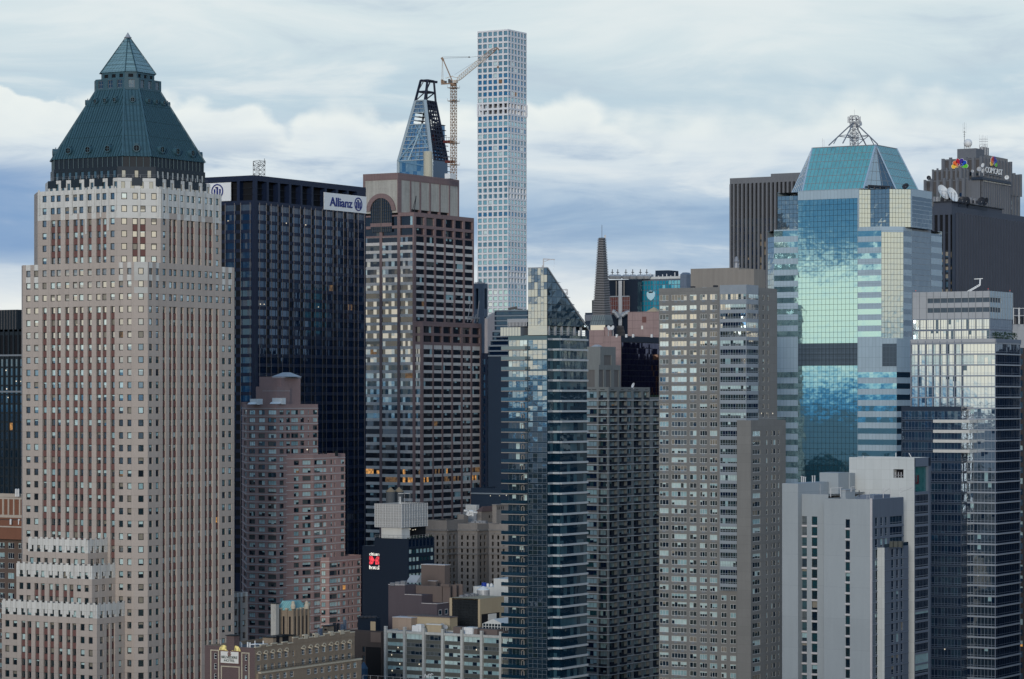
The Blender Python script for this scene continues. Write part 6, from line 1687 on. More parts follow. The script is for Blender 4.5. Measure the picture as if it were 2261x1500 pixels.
for k_, (px_, py_) in enumerate(((977, 1381), (984, 1385))):
    dish(px_, py_, 924, .75, .5, .3, ('small grey dish nearer the cream roof hut', 'small grey dish on the low hotel roof, further from the cream hut')[k_], ZZ(1397, 924), m='zinc')

stone('brick_dark', (.055, .050, .052), 0.85, 0.1)  # even, very dark brick tone
def dark_yard():
    d0 = 950; b = Box(740, 842, 856, d0); zt = b.z(1396)
    root = thing('low_building', 'dark low building with a black hoarding beside the white-piered hotel', 'building', (b.xw, b.ys, 0))
    wall = MB(); win = Wins('window', seed=6)
    us, ut = cols(b.W, [(800, 806, 'w'), (845, 848, 'w')]); zs, zt_ = rows(d0, [(1430 + 20 * k, 1442 + 20 * k, 'w') for k in range(10)], zt, 0)
    facade(wall, b.W, us, ut, zs, zt_, lambda u, z, i, j: (.3, dict(g='glass_dark', fr=.1)) if u == 'w' and z == 'w' else (0, 'brick_dark'), win)
    facade(wall, b.S, [0, b.S.L], ['.'], [0, zt], ['-'], lambda u, z, i, j: (0, 'brick_dark')); b.shell(wall, 0, zt, 'brick_dark'); wall.build('wall', root); win.done(root)
    f = b.W; mb = MB(); a, c, t, bt = f.u(808.5), f.u(841), b.z(1430), b.z(1495); plate(mb, f, [(a, bt), (c, bt), (c, t), (a, t)], .05, .2, 'black_gap'); mb.build('hoarding', root)
    mb = MB(); a, c, t, bt = f.u(819), f.u(841.5), b.z(1397), b.z(1419); plate(mb, f, [(a, bt), (c, bt), (c, t), (a, t)], .05, .12, 'stucco_taupe'); mb.build('wall_patch', root)
    p = Box(790, 830, 840, d0 + 12); mb = MB(); mb.box(p.xw, p.xe, p.ys, p.yn, zt - 1, p.z(1365), 'panel_ink'); plate(mb, p.W, [(p.W.u(829.5) - 2.0, p.z(1393)), (p.W.u(829.5), p.z(1393)), (p.W.u(829.5), p.z(1373)), (p.W.u(829.5) - 2.0, p.z(1373))], .02, .1, 'stucco_cream'); mb.build('cooling_unit', root)
    mb = MB()
    for k in range(4): x, y = P2(799 + 9 * k, d0 + 14); mb.lathe(x, y, [(1.1, p.z(1365)), (1.1, p.z(1362)), (.9, p.z(1361.5)), (0, p.z(1361.5))], 'steel_dark', 12)
    mb.build('cooling_fan', root)
    # roof sliver at the very bottom, with a graffitied parapet hoop
    b = Box(800, 985, 1010, 790); zt = b.W.z(1497, 900); r2 = thing('low_building', 'flat roof with thin railings at the foot of the white-piered hotel', 'building', (b.xw, b.ys, 0))
    mb = MB(); mb.box(b.xw, b.xe, b.ys, b.yn, 0, zt - 2, 'brick_dark'); mb.box(b.xw - .1, b.xw + .3, b.ys, b.yn, zt - 2, zt - 1.4, 'trim_white'); mb.build('wall', r2)
    mb = MB(); f = b.W
    for k in range(12): mb.beam(f.pt(f.L * k / 11, zt - 1.5, -.3), f.pt(f.L * k / 11, zt, -.3), .05, 'steel')
    mb.beam(f.pt(0, zt, -.3), f.pt(f.L, zt, -.3), .06, 'steel'); mb.build('railing', r2)
    mb = MB(); q = lambda px, py: f.pt(f.u(px), ZZ(py, f.d(px)), -.6)
    for a, c in (((934, 1497), (936, 1489)), ((936, 1489), (941, 1497)), ((941, 1497), (943, 1489)), ((944, 1497), (945, 1489)), ((945, 1489), (949, 1490)), ((948, 1497), (950, 1488)), ((950, 1488), (954, 1490))): mb.beam(q(*a), q(*c), .09, 'white_metal')
    mb.build('aerial', r2)
dark_yard()
plain('tank_blue', (.03, .075, .14), 0.6)
water_tank(803, 1462, 1512, 915, 1.3, 'tank_blue', 'tank_blue', 'dark blue water tank standing beside the black hoarding', 0)

# ================================================================== slant-topped glass tower
glass('glass_gold', (.010, .032, .055), 4.8, tint=(.90, .97, 1), wave=.010, wscale=.5)
glass('glass_ink', (.004, .018, .034), 2.2, tint=(.5, .8, 1), wave=.012)
glass('glass_ink_blind', (.03, .08, .11), 2.0, .08, wave=0)
glass('balcony_blue', (.006, .028, .052), 2.6, tint=(.7, .9, 1))
plain('slab_pale', (.36, .40, .43), 0.6)
plain('slab_beige', (.22, .21, .20), 0.7)
def slant_tower():
    d0 = 880; b = Box(1122, 1208, 1293, d0)
    root = thing('residential_tower', 'glass residential tower with a slanted wedge top and stacked corner balconies', 'skyscraper', (b.xw, b.ys, 0))
    wall = MB(); win = Wins('window_band', seed=91, cap=100)
    P_ = 22.8; y1 = 749.0; n = 41
    zt, zc = b.z(740), b.z(719)
    # west face: flush glass near the corner, balconies at the far end
    W = b.W
    us, ut = cols(W, [(1123, 1164, 'a'), (1166, 1207.5, 'g')])
    zs, zt_ = rows(d0, [(y1 + P_ * k + 1.4, y1 + P_ * (k + 1) - 1.4, k) for k in range(n)], zt, 0)
    ga = dict(g=['glass_gold', 'glass_gold', 'glass_gold', 'glass_office'], n=5, jit=.03, rows=1, per=1, fr=.07, fm='frame_grey', blind=.02, jamb='glass_ink')
    gb = dict(ga, n=4, rows=2)
    facade(wall, W, us, ut, zs, zt_, lambda u, z, i, j: (.06, (ga if u == 'a' else gb)) if u != '.' and z != '-' else (0.0, 'glass_ink'), win)
    # south face: a shallow bay with pale slab edges, dark glass beside it
    S = b.S; s0, s1 = S.u(1222), S.u(1281); bay = 2.4
    gi = dict(g=['glass_ink', 'glass_ink', 'glass_ink', 'glass_ink_blind'], n=5, jit=.03, per=1, blind=.25, bm=['glass_ink_blind', 'glass_ink'], lit=.0, jamb='glass_ink')
    lw = dict(gi, n=8)
    us, ut = cols_u(S.L, [(.3, s0 - .2, 'g'), (s1 + .2, S.L - .3, 'g')])
    facade(wall, S, us, ut, zs, zt_, lambda u, z, i, j: (.06, dict(gi, n=2)) if u == 'g' and z != '-' else (0.0, 'glass_ink'), win)
    fb = Face(S.xy(s0, bay), S.xy(s1, bay)); fw = Face(S.xy(s0, 0), S.xy(s0, bay))
    for f, st in ((fb, lw), (fw, dict(gi, n=2))):
        us, ut = cols_u(f.L, [(.05, f.L - .05, 'g')])
        facade(wall, f, us, ut, zs, zt_, lambda u, z, i, j: (.05, st) if u == 'g' and z != '-' else (0.0, 'glass_ink'), win, edge=False)
    fe = Face(S.xy(s1, bay), S.xy(s1, 0)); wall.poly([fe.pt(0, 0), fe.pt(fe.L, 0), fe.pt(fe.L, zt), fe.pt(0, zt)], 'glass_ink')
    b.shell(wall, 0, zt, 'glass_ink', par=.5)
    wall.build('wall', root); win.done(root)
    for k in range(n):
        z = b.z(y1 + P_ * k)
        if z < 2: break
        mb = MB()
        for f, e in ((fb, 0), (fw, 0)): plate(mb, f, [(0, z - .30), (f.L, z - .30), (f.L, z + .30), (0, z + .30)], 0, .55, 'slab_pale')
        a = S.u(1210); plate(mb, S, [(a, z - .3), (s0 - .5, z - .3), (s0 - .5, z + .3), (a, z + .3)], 0, .15, 'zinc')
        mb.build('slab_edge', root)
        zb = b.z(y1 + 23.5 + P_ * k); bal = MB(); u0, u1 = W.u(1122) - 1.6, W.u(1165)
        plate(bal, W, [(u0, zb - .15), (u1, zb - .15), (u1, zb + .12), (u0, zb + .12)], .0, 1.5, 'slab_beige'); o = bal.build('balcony', root)
        g = MB(); plate(g, W, [(u0, zb + .12), (u1, zb + .12), (u1, zb + 1.15), (u0, zb + 1.15)], 1.45, .06, 'balcony_blue')
        g.poly([W.pt(u0, zb + .12, 0), W.pt(u0, zb + .12, 1.5), W.pt(u0, zb + 1.15, 1.5), W.pt(u0, zb + 1.15, 0)], 'balcony_blue')
        g.poly([W.pt(u1, zb + .12, 0), W.pt(u1, zb + .12, 1.5), W.pt(u1, zb + 1.15, 1.5), W.pt(u1, zb + 1.15, 0)], 'balcony_blue'); g.build('balustrade', o)
        if k > 5:
            d = MB(); a, c = W.u(1151), W.u(1158)
            for p in ([(a, zb + .2), (a + .2, zb + .2), (a + .2, zb + 2.5), (a, zb + 2.5)], [(c - .2, zb + .2), (c, zb + .2), (c, zb + 2.5), (c - .2, zb + 2.5)], [(a, zb + 2.3), (c, zb + 2.3), (c, zb + 2.5), (a, zb + 2.5)]): plate(d, W, p, .02, .1, 'slab_beige')
            d.build('door_frame', o)
    # cap over the balconies, then the wedge
    mb = MB(); c = Box(1110, 1157, None, corner=(b.xw - 1.0, b.ys + (1208 - 1157) * d0 / F / .8)); c.xe = b.xw + 8
    zc0 = b.z(741); f = Face((c.xw, b.yn + 2.2), (c.xw, c.ys)); us, ut = cols_u(f.L, [(f.L * q / 7 + .06, f.L * (q + 1) / 7 - .06, 'g') for q in range(7)])
    facade(mb, f, us, ut, [zc0, zc0 + 1.3, zc0 + 2.6], ['g', 'g'], lambda u, z, i, j: (.03, 'glass_gold') if u == 'g' else (0, 'frame_grey')); mb.box(c.xw + .06, c.xe, c.ys, b.yn + 2.2, zc0, zc0 + 2.55, 'frame_grey', skip='w'); mb.build('cap', root)
    zw0, zw1 = b.z(719), b.z(591)
    uw = W.u(1166); xr = b.xw + S.u(1300) ; wg = MB()
    f = Face(W.xy(uw), W.Q); nu, nv = 6, 8
    for i in range(nu):
        for j in range(nv):
            a, c, z0, z1 = f.L * i / nu, f.L * (i + 1) / nu, zw0 + (zw1 - zw0) * j / nv, zw0 + (zw1 - zw0) * (j + 1) / nv
            J = tilt(.02); wg.poly([f.pt(a + .04, z0 + .04, J[0]), f.pt(c - .04, z0 + .04, J[1]), f.pt(c - .04, z1 - .04, J[2]), f.pt(a + .04, z1 - .04, J[3])], 'glass_gold')
    wo = wg.build('curtain_wall', root)
    fr = MB(); x0, y0, y1_ = b.xw, b.ys, b.ys + f.L; zr = b.z(726)
    fr.poly([(x0 + .15, y0, zw0), (x0 + .15, y1_, zw0), (x0 + .15, y1_, zw1), (x0 + .15, y0, zw1)], 'frame_dark')
    fr.poly([(x0, y0, zw1), (x0, y1_, zw1), (xr, y1_, zr), (xr, y0, zr)], 'frame_dark')
    fr.poly([(x0, y1_, zw0), (x0, y1_, zw1), (xr, y1_, zr), (xr, y1_, zw0)], 'frame_dark')
    fr.poly([(x0, y0, zw0), (xr, y0, zw0), (xr, y1_, zw0), (x0, y1_, zw0)], 'frame_dark'); fr.build('wedge_frame', root)
    sg = MB(); L = xr - x0; n1 = 9
    for i in range(n1):                                         # glazed triangle of the wedge's south side
        a, c = L * i / n1, L * (i + 1) / n1; ha, hc = zw1 + (zr - zw1) * i / n1, zw1 + (zr - zw1) * (i + 1) / n1; m_ = 8
        for j in range(m_):
            za, zb_ = zw0 + (zw1 - zw0) * j / m_, zw0 + (zw1 - zw0) * (j + 1) / m_
            if za >= max(ha, hc) - .2: continue
            J = R.uniform(-.04, .04)
            if zb_ <= min(ha, hc): q = [(a + .05, za + .05), (c - .05, za + .05), (c - .05, zb_ - .05), (a + .05, zb_ - .05)]
            else: q = [(a + .05, za + .05), (c - .05, za + .05), (c - .05, max(za + .06, min(zb_, hc))), (a + .05, max(za + .06, min(zb_, ha)))]
            sg.poly([(x0 + u, y0 - .05 + R.uniform(-.04, .04), z) for u, z in q], 'glass_ink')
    sg.build('curtain_wall', root)
    bk = MB(); bk.poly([(x0, y0 + .02, zw0), (xr, y0 + .02, zw0), (xr, y0 + .02, zr), (x0, y0 + .02, zw1)], 'frame_dark'); bk.beam((x0, y0 - .1, zw1), (xr, y0 - .1, zr), .22, 'zinc'); bk.beam((x0 - .1, y0, zw1), (x0 - .1, y1_, zw1), .2, 'zinc')
    bk.build('wedge_frame', root)
    # recessed terrace floor between wedge and shaft
    tb = MB(); z0, z1 = zt - .2, zw0; tb.box(b.xw + .3, b.xe - 1, b.ys + 2.0, b.yn - 8, z0, z1, 'glass_ink')
    for q in range(6): x, y = S.xy(S.L * (q + .5) / 6, -.4); tb.box(x - .3, x + .3, y - .1, y + .5, z0, z1, 'zinc')
    fL = Face(W.xy(W.u(1166)), W.Q); tb.poly([fL.pt(0, z0), fL.pt(fL.L, z0), fL.pt(fL.L, z1), fL.pt(0, z1)], 'glass_gold')
    for h in (.5, 1.1): tb.beam(S.pt(0, z0 + .3 + h, .1), S.pt(S.L, z0 + .3 + h, .1), .06, 'zinc')
    tb.build('terrace', root)
    # davit arms on the ridge
    for px, py0, w_, h_, dd in ((1200, 592, 25, 20, 0), (1252.5, 652, -9, 13, 0)):
        mb = MB(); Q = lambda x, y: P3(x, y, d0 + 4)
        mb.beam(Q(px, py0), Q(px, py0 - h_), .28, 'steel'); mb.beam(Q(px - 2, py0 - 2), Q(px - 1, py0 - 6), .4, 'steel'); mb.beam(Q(px - 1, py0 - h_), Q(px + w_, py0 - h_ + 1.5), .2, 'steel'); mb.beam(Q(px, py0 - h_ * .65), Q(px + w_ * .55, py0 - h_ + 1.5), .12, 'steel')
        mb.beam(Q(px + w_ - 1, py0 - h_ + 1), Q(px + w_ - 2, py0 + 4), .03, 'steel'); mb.build('davit', root)
slant_tower()

# ================================================================== balcony tower of grey-green concrete
stone('concrete_green', (.160, .180, .185), 0.85, 0.08, None, .8, .12)
stone('panel_dim', (.115, .118, .12), 0.8, 0.08, None, .8, .08)
plain('rail_ink', (.008, .014, .026), 0.6)
glass('glass_sky_blind', (.22, .34, .40), 2.6, .08, wave=0)
def balcony_tower():
    d0 = 1120; b = Box(1280, 1344, 1435, d0); zt = b.z(855)
    root = thing('apartment_tower', 'grey concrete apartment tower striped with rows of dark balconies', 'skyscraper', (b.xw, b.ys, 0))
    wall = MB(); win = Wins('window', seed=95); P_ = 17.85; y0 = 884.0; n = 46
    st = dict(g=['glass_navy', 'glass_navy', 'glass_sky_blind', 'glass_teal'], n=4, per=1, blind=.6, full=.8, bm=['glass_sky_blind', 'glass_sky_blind', 'blind_cool', 'glass_navy'], fr=.1, fm='frame_dark', jit=.02, lit=.003, jamb='panel_dim')
    rr = [(864.5, 881.5, 'w')] + [(y0 + 2.0 + P_ * k, y0 + P_ * (k + 1) - 1.2, 'b') for k in range(n)]
    slabs = []
    Wc = [(1280, 1317.5, 'n'), (1322, 1340.5, 'y')]
    Sc = [(1346, 1362.5, 'y'), (1367.4, 1384, 'y'), (1385, 1394.5, 'n'), (1399.6, 1415.7, 'y'), (1421, 1433.5, 'y')]
    def face(f, cc, ztop, root_=root):
        us, ut = cols(f, cc); zs, zt_ = rows(d0, rr if ztop == zt else [r for r in rr if ZZ(r[0], d0) < ztop - .4], ztop, 0)
        facade(wall, f, us, ut, zs, zt_, lambda u, z, i, j: (1.3 if u == 'y' else .2, dict(st, n=3 if u == 'y' else 5)) if u != '.' and z != '-' else (0.0, 'concrete_green'), win)
        sl = MB()
        for k in range(n + 1):
            z = b.z(y0 + P_ * k)
            if z < 0 or z > ztop - .5: continue
            plate(sl, f, [(0, z - .16), (f.L, z - .16), (f.L, z + .16), (0, z + .16)], 0, .16, 'slab_pale')
        sl.build('slab_edge', root_)
        for a, c, t in cc:
            u0, u1 = max(0, f.u(a)), min(f.L, f.u(c))
            for k in range(n + 1):
                z = b.z(y0 + P_ * k)
                if z < 1 or z > ztop - 2: continue
                if t == 'y':
                    mb = MB(); m = 5; dz = 1.05
                    for q in range(m):                          # gently bowed balustrade
                        s0, s1 = q / m, (q + 1) / m; o0, o1 = .15 + .55 * sin(pi * s0), .15 + .55 * sin(pi * s1)
                        a0, a1 = u0 + (u1 - u0) * s0, u0 + (u1 - u0) * s1
                        mb.poly([f.pt(a0, z + .1, o0), f.pt(a1, z + .1, o1), f.pt(a1, z + dz, o1), f.pt(a0, z + dz, o0)], 'rail_ink')
                        mb.poly([f.pt(a0, z + .1, o0), f.pt(a1, z + .1, o1), f.pt(a1, z + .1, 0), f.pt(a0, z + .1, 0)], 'concrete_green')
                        mb.poly([f.pt(a0, z - .16, o0), f.pt(a1, z - .16, o1), f.pt(a1, z + .1, o1), f.pt(a0, z + .1, o0)], 'slab_pale')
                    bal.append((f.L * 0 + dep(*f.xy(u0)), mb))
                else:
                    spn.append(([(u0, z + .16), (u1, z + .16), (u1, z + .95), (u0, z + .95)], f))
    bal, spn = [], []
    face(b.W, Wc, zt); face(b.S, Sc, zt)
    yr = b.ys; x2 = b.xe; xe2 = yr / tan(ray(1470)); f2 = Face((x2, yr), (xe2, yr)); zt2 = b.z(877)
    face(f2, [(1442, 1456, 'y'), (1459, 1468, 'y')], zt2)
    for p, f in spn: plate(wall, f, p, 0.0, .06, 'panel_dim')
    b.shell(wall, 0, zt, 'concrete_green'); wall.box(x2, xe2, yr, b.yn, 0, zt2, 'concrete_green', skip='s')
    for px in (1300, 1312, 1330, 1352, 1374, 1390, 1407, 1427):
        f = b.W if px < 1344 else b.S; u = f.u(px); z = b.z(860.5); plate(wall, f, [(u - 1.0, z - .12), (u + 1.0, z - .12), (u + 1.0, z + .12), (u - 1.0, z + .12)], 0, .03, 'frame_dark')
    wall.build('wall', root); win.done(root)
    bal.sort(key=lambda e: 0)
    top = bal[:]; top.sort(key=lambda e: -max(v[2] for v in e[1].v))
    for d, mb in top[:100]: mb.build('balcony', root)
    big = MB()
    for d, mb in top[100:]: k = len(big.v); big.v += mb.v; big.f += [tuple(i + k for i in q) for q in mb.f]; big.m += mb.m
    big.build('balcony_rows', root, kind='stuff')
    # stacked concrete plant house
    p = Box(1283, 1325.5, 1359.5, d0 + 12); mb = MB(); z1 = p.z(765.5)
    def block(pp, z0, z1, pan):
        for f in (pp.W, pp.S):
            us, ut = cols(f, pan); hs = [z0, z0 + (z1 - z0) * .08, z0 + (z1 - z0) * .80, z1]
            facade(mb, f, us, ut, hs, ['-', 'p', '-'], lambda u, z, i, j: (.35, 'panel_dim') if u == 'p' and z == 'p' else (0.0, 'concrete_green'))
        pp.shell(mb, z0, z1, 'concrete_green')
    block(p, zt - 1, z1, [(1286, 1318, 'x'), (1334, 1350, 'p')]); mb.build('penthouse', root)
    p2 = Box(1283, 1322, 1370, d0 + 7); mb = MB(); block(p2, zt - 1, p2.z(806), [(1283, 1313, 'p'), (1323, 1333, 'p'), (1338, 1349, 'p'), (1356, 1367, 'p')]); mb.build('penthouse', root)
    x, y = P2(1318, d0 + 16); mb = MB(); mb.prism([(x - 2, y - 2), (x + 2, y - 2), (x + 2, y + 2), (x - 2, y + 2)], z1 - .2, z1 + .8, 'zinc', [(x - .6, y - .6), (x + .6, y - .6), (x + .6, y + .6), (x - .6, y + .6)]); mb.build('skylight', root)
    gd = MB()
    for k in range(90):
        x, y = x2 + R.uniform(.5, xe2 - x2), yr + R.uniform(.2, 1.2); z = zt2 + R.uniform(-.2, .5); s = .3
        gd.poly([(x - s, y, z), (x + s, y - .1, z), (x, y, z + .5)], 'shrub')
    gd.build('roof_planting', root)
    dish(1397.5, 851, d0 + 4, 1.05, -1.1, .35, 'white dish on the roof edge of the balcony tower', zt - .8)
balcony_tower()

# ================================================================== louvred spire tower and its pink granite neighbours
stone('granite_rose', (.275, .212, .212), 0.75, 0.12, (5.0, 3.3, 0, .08), 0.62, .10)
stone('louvre_grey', (.20, .205, .215), 0.6, 0.1)
stone('skirt_glass', (.145, .185, .20), 0.35, 0.08, (1.1, 5, 0, .14), 0.45, .1, .5)
glass('glass_maroon', (.004, .004, .014), 1.9, tint=(.35, .40, .75))
glass('glass_copper', (.02, .010, .010), 5.0, tint=(1, .55, .35), wave=.02)
def spire_tower():
    d0 = 1230; b = Box(1301, 1334, 1357, d0); cx, cy = (b.xw + b.xe) / 2, (b.ys + b.yn) / 2
    root = thing('spire_tower', 'pink granite tower crowned by a tall tapering spire of stacked louvres', 'skyscraper', (b.xw, b.ys, 0))
    dC = dep(cx, cy)
    def sq(pa, pc, pe, py):
        """square whose visible corners fall on these pixel columns at this height"""
        a = (pe - pa) * dC / F / 1.40 / 2
        return a, ZZ(py, dC - a * 1.37)
    a0, z0 = sq(1310.5, 1333, 1352.5, 696); a1, z1 = sq(1322, 1332, 1340, 525)
    mb = MB(); n = 46
    for k in range(n):
        t0, t1 = k / n, (k + .52) / n; A, B_ = a0 + (a1 - a0) * t0, a0 + (a1 - a0) * t1; za, zb = z0 + (z1 - z0) * t0, z0 + (z1 - z0) * t1
        ring4 = lambda r: [(cx - r, cy - r), (cx + r, cy - r), (cx + r, cy + r), (cx - r, cy + r)]
        mb.prism(ring4(A + .14), za, zb, 'louvre_grey', ring4(B_ + .04)); mb.prism(ring4(A - .25), zb, z0 + (z1 - z0) * (k + 1) / n, 'black_gap', cap=False)
    mb.build('spire', root)
    mb = MB(); mb.beam((cx, cy, z1), (cx, cy, ZZ(497, dC)), .12, 'steel_dark'); mb.beam((cx + 1, cy - 1, z1), (cx + 1, cy - 1, z1 + 1.2), .5, 'zinc'); mb.build('mast', root)
    a2, z2 = sq(1302.5, 1334, 1358.5, 718); mb = MB(); r4 = lambda r: [(cx - r, cy - r), (cx + r, cy - r), (cx + r, cy + r), (cx - r, cy + r)]
    mb.prism(r4(a2), z2, z0, 'skirt_glass', r4(a0 + .1)); mb.prism(r4(a2 - .3), z2 - 2.1, z2, 'glass_mirror'); mb.build('spire_skirt', root)
    zt = z2 - 2.1; mb = MB()
    f = b.W; facade(mb, f, [0, f.L], ['.'], [0, zt], ['-'], lambda u, z, i, j: (0, 'granite_rose')); f = b.S
    us, ut = cols(f, [(1325, 1329, 'w')]); facade(mb, f, us, ut, [0, zt - 20, zt - 3, zt], ['-', 'w', '-'], lambda u, z, i, j: (.8, 'glass_maroon') if u == 'w' and z == 'w' else (0, 'granite_rose')); b.shell(mb, 0, zt, 'granite_rose'); mb.build('wall', root)
    p = Box(1325, 1352, 1360, d0 - 5); mb = MB(); mb.box(p.xw + 4, p.xe, p.ys + 2, p.yn, 0, p.z(722), 'granite_rose'); mb.build('wall', root)
    # glass lift shaft and slatted skirt beside the spire's foot
    p = Box(1352, 1354, 1361, d0 - 2); mb = MB(); mb.box(p.xw, p.xe, p.ys, p.yn, 0, p.z(716), 'panel_slate'); mb.build('lift_shaft', root)
    p = Box(1358, 1360.5, 1382, d0 + 6); mb = MB(); z0_, z1_ = p.z(742), p.z(718.5)
    for k in range(8):
        za = z0_ + (z1_ - z0_) * k / 8; w = (1 - .035 * k); x1 = p.xw + (p.xe - p.xw) * w; mb.box(p.xw, x1, p.ys, p.yn, za, za + (z1_ - z0_) / 16, 'louvre_grey')
    mb.box(p.xw + .4, p.xe - 2.5, p.ys + .4, p.yn, z0_, z1_, 'black_gap'); mb.build('louvre_skirt', root)
    for k, (px, py, tx) in enumerate(((1344.6, 724, .7), (1352.5, 724, -.9))):
        dish(px, py, d0 - 13, 1.05, tx, .3, ('white dish on the pink granite roof, turned toward the spire', 'white dish on the pink granite roof, turned away from the spire')[k], ZZ(742, d0 - 13))
spire_tower()

def rose_hotel():
    d0 = 1190; b = Box(1331, 1371.5, 1470, d0); zt = b.z(742)
    root = thing('hotel', 'pink granite and black mirror glass hotel tower below the louvred spire', 'skyscraper', (b.xw, b.ys, 0))
    wall = MB(); facade(wall, b.W, [0, b.W.L], ['.'], [0, zt], ['-'], lambda u, z, i, j: (0, 'granite_rose'))
    f = b.S; us, ut = [0, .6, f.L], ['.', 'g']
    gl = MB(); n = 30; m = 34
    for i in range(n):
        for j in range(m):
            u0, u1 = .5 + (f.L - .5) * i / n, .5 + (f.L - .5) * (i + 1) / n; z1, z0 = zt - 2.6 - 2.3 * j, zt - 2.6 - 2.3 * (j + 1)
            J = [q + .02 for q in tilt(.012)]
            gl.poly([f.pt(u0 + .05, z0 + .05, J[0]), f.pt(u1 - .05, z0 + .05, J[1]), f.pt(u1 - .05, z1 - .05, J[2]), f.pt(u0 + .05, z1 - .05, J[3])], 'glass_copper' if u0 / f.L > .62 and R.random() < .38 and j > 1 else 'glass_maroon')
    wall.poly([f.pt(0, 0, -.1), f.pt(f.L, 0, -.1), f.pt(f.L, zt, -.1), f.pt(0, zt, -.1)], 'steel_dark'); plate(wall, f, [(0, zt - 2.4), (f.L, zt - 2.4), (f.L, zt), (0, zt)], -.1, .25, 'panel_ink')
    b.shell(wall, 0, zt, 'granite_rose'); wall.build('wall', root); gl.build('glass_wall', root)
    p = Box(1386, 1456, 1500, d0 + 35); mb = MB(); z1 = p.z(688); mb.box(p.xw, p.xe, p.ys, p.yn, zt - 2, z1, 'granite_rose')
    f = p.W; cu = f.u(1439); mb.prism([(p.xw - .1, p.yn - cu - 2.6), (p.xw + 4, p.yn - cu - 2.6), (p.xw + 4, p.yn - cu + 2.6), (p.xw - .1, p.yn - cu + 2.6)], z1, z1 + 1.9, 'stucco_cream', [(p.xw + 1.9, p.yn - cu - .1), (p.xw + 2.1, p.yn - cu - .1), (p.xw + 2.1, p.yn - cu + .1), (p.xw + 1.9, p.yn - cu + .1)])
    plate(mb, f, [(f.u(1418), p.z(712)), (f.u(1427), p.z(712)), (f.u(1427), p.z(699)), (f.u(1418), p.z(699))], .02, .08, 'brick_maroon'); plate(mb, f, [(f.u(1416), p.z(727)), (f.u(1420), p.z(727)), (f.u(1420), p.z(719)), (f.u(1416), p.z(719))], .02, .1, 'sign_cream'); mb.build('penthouse', root)
    lp = MB()
    for px in (1439, 1362, 1383, 1398): x, y, z = P3(px, 741, d0 + 1); lp.box(x - .35, x + .35, y - .35, y + .35, zt - .6, zt + .7, 'white_metal')
    lp.build('rooftop_unit', root)
rose_hotel()

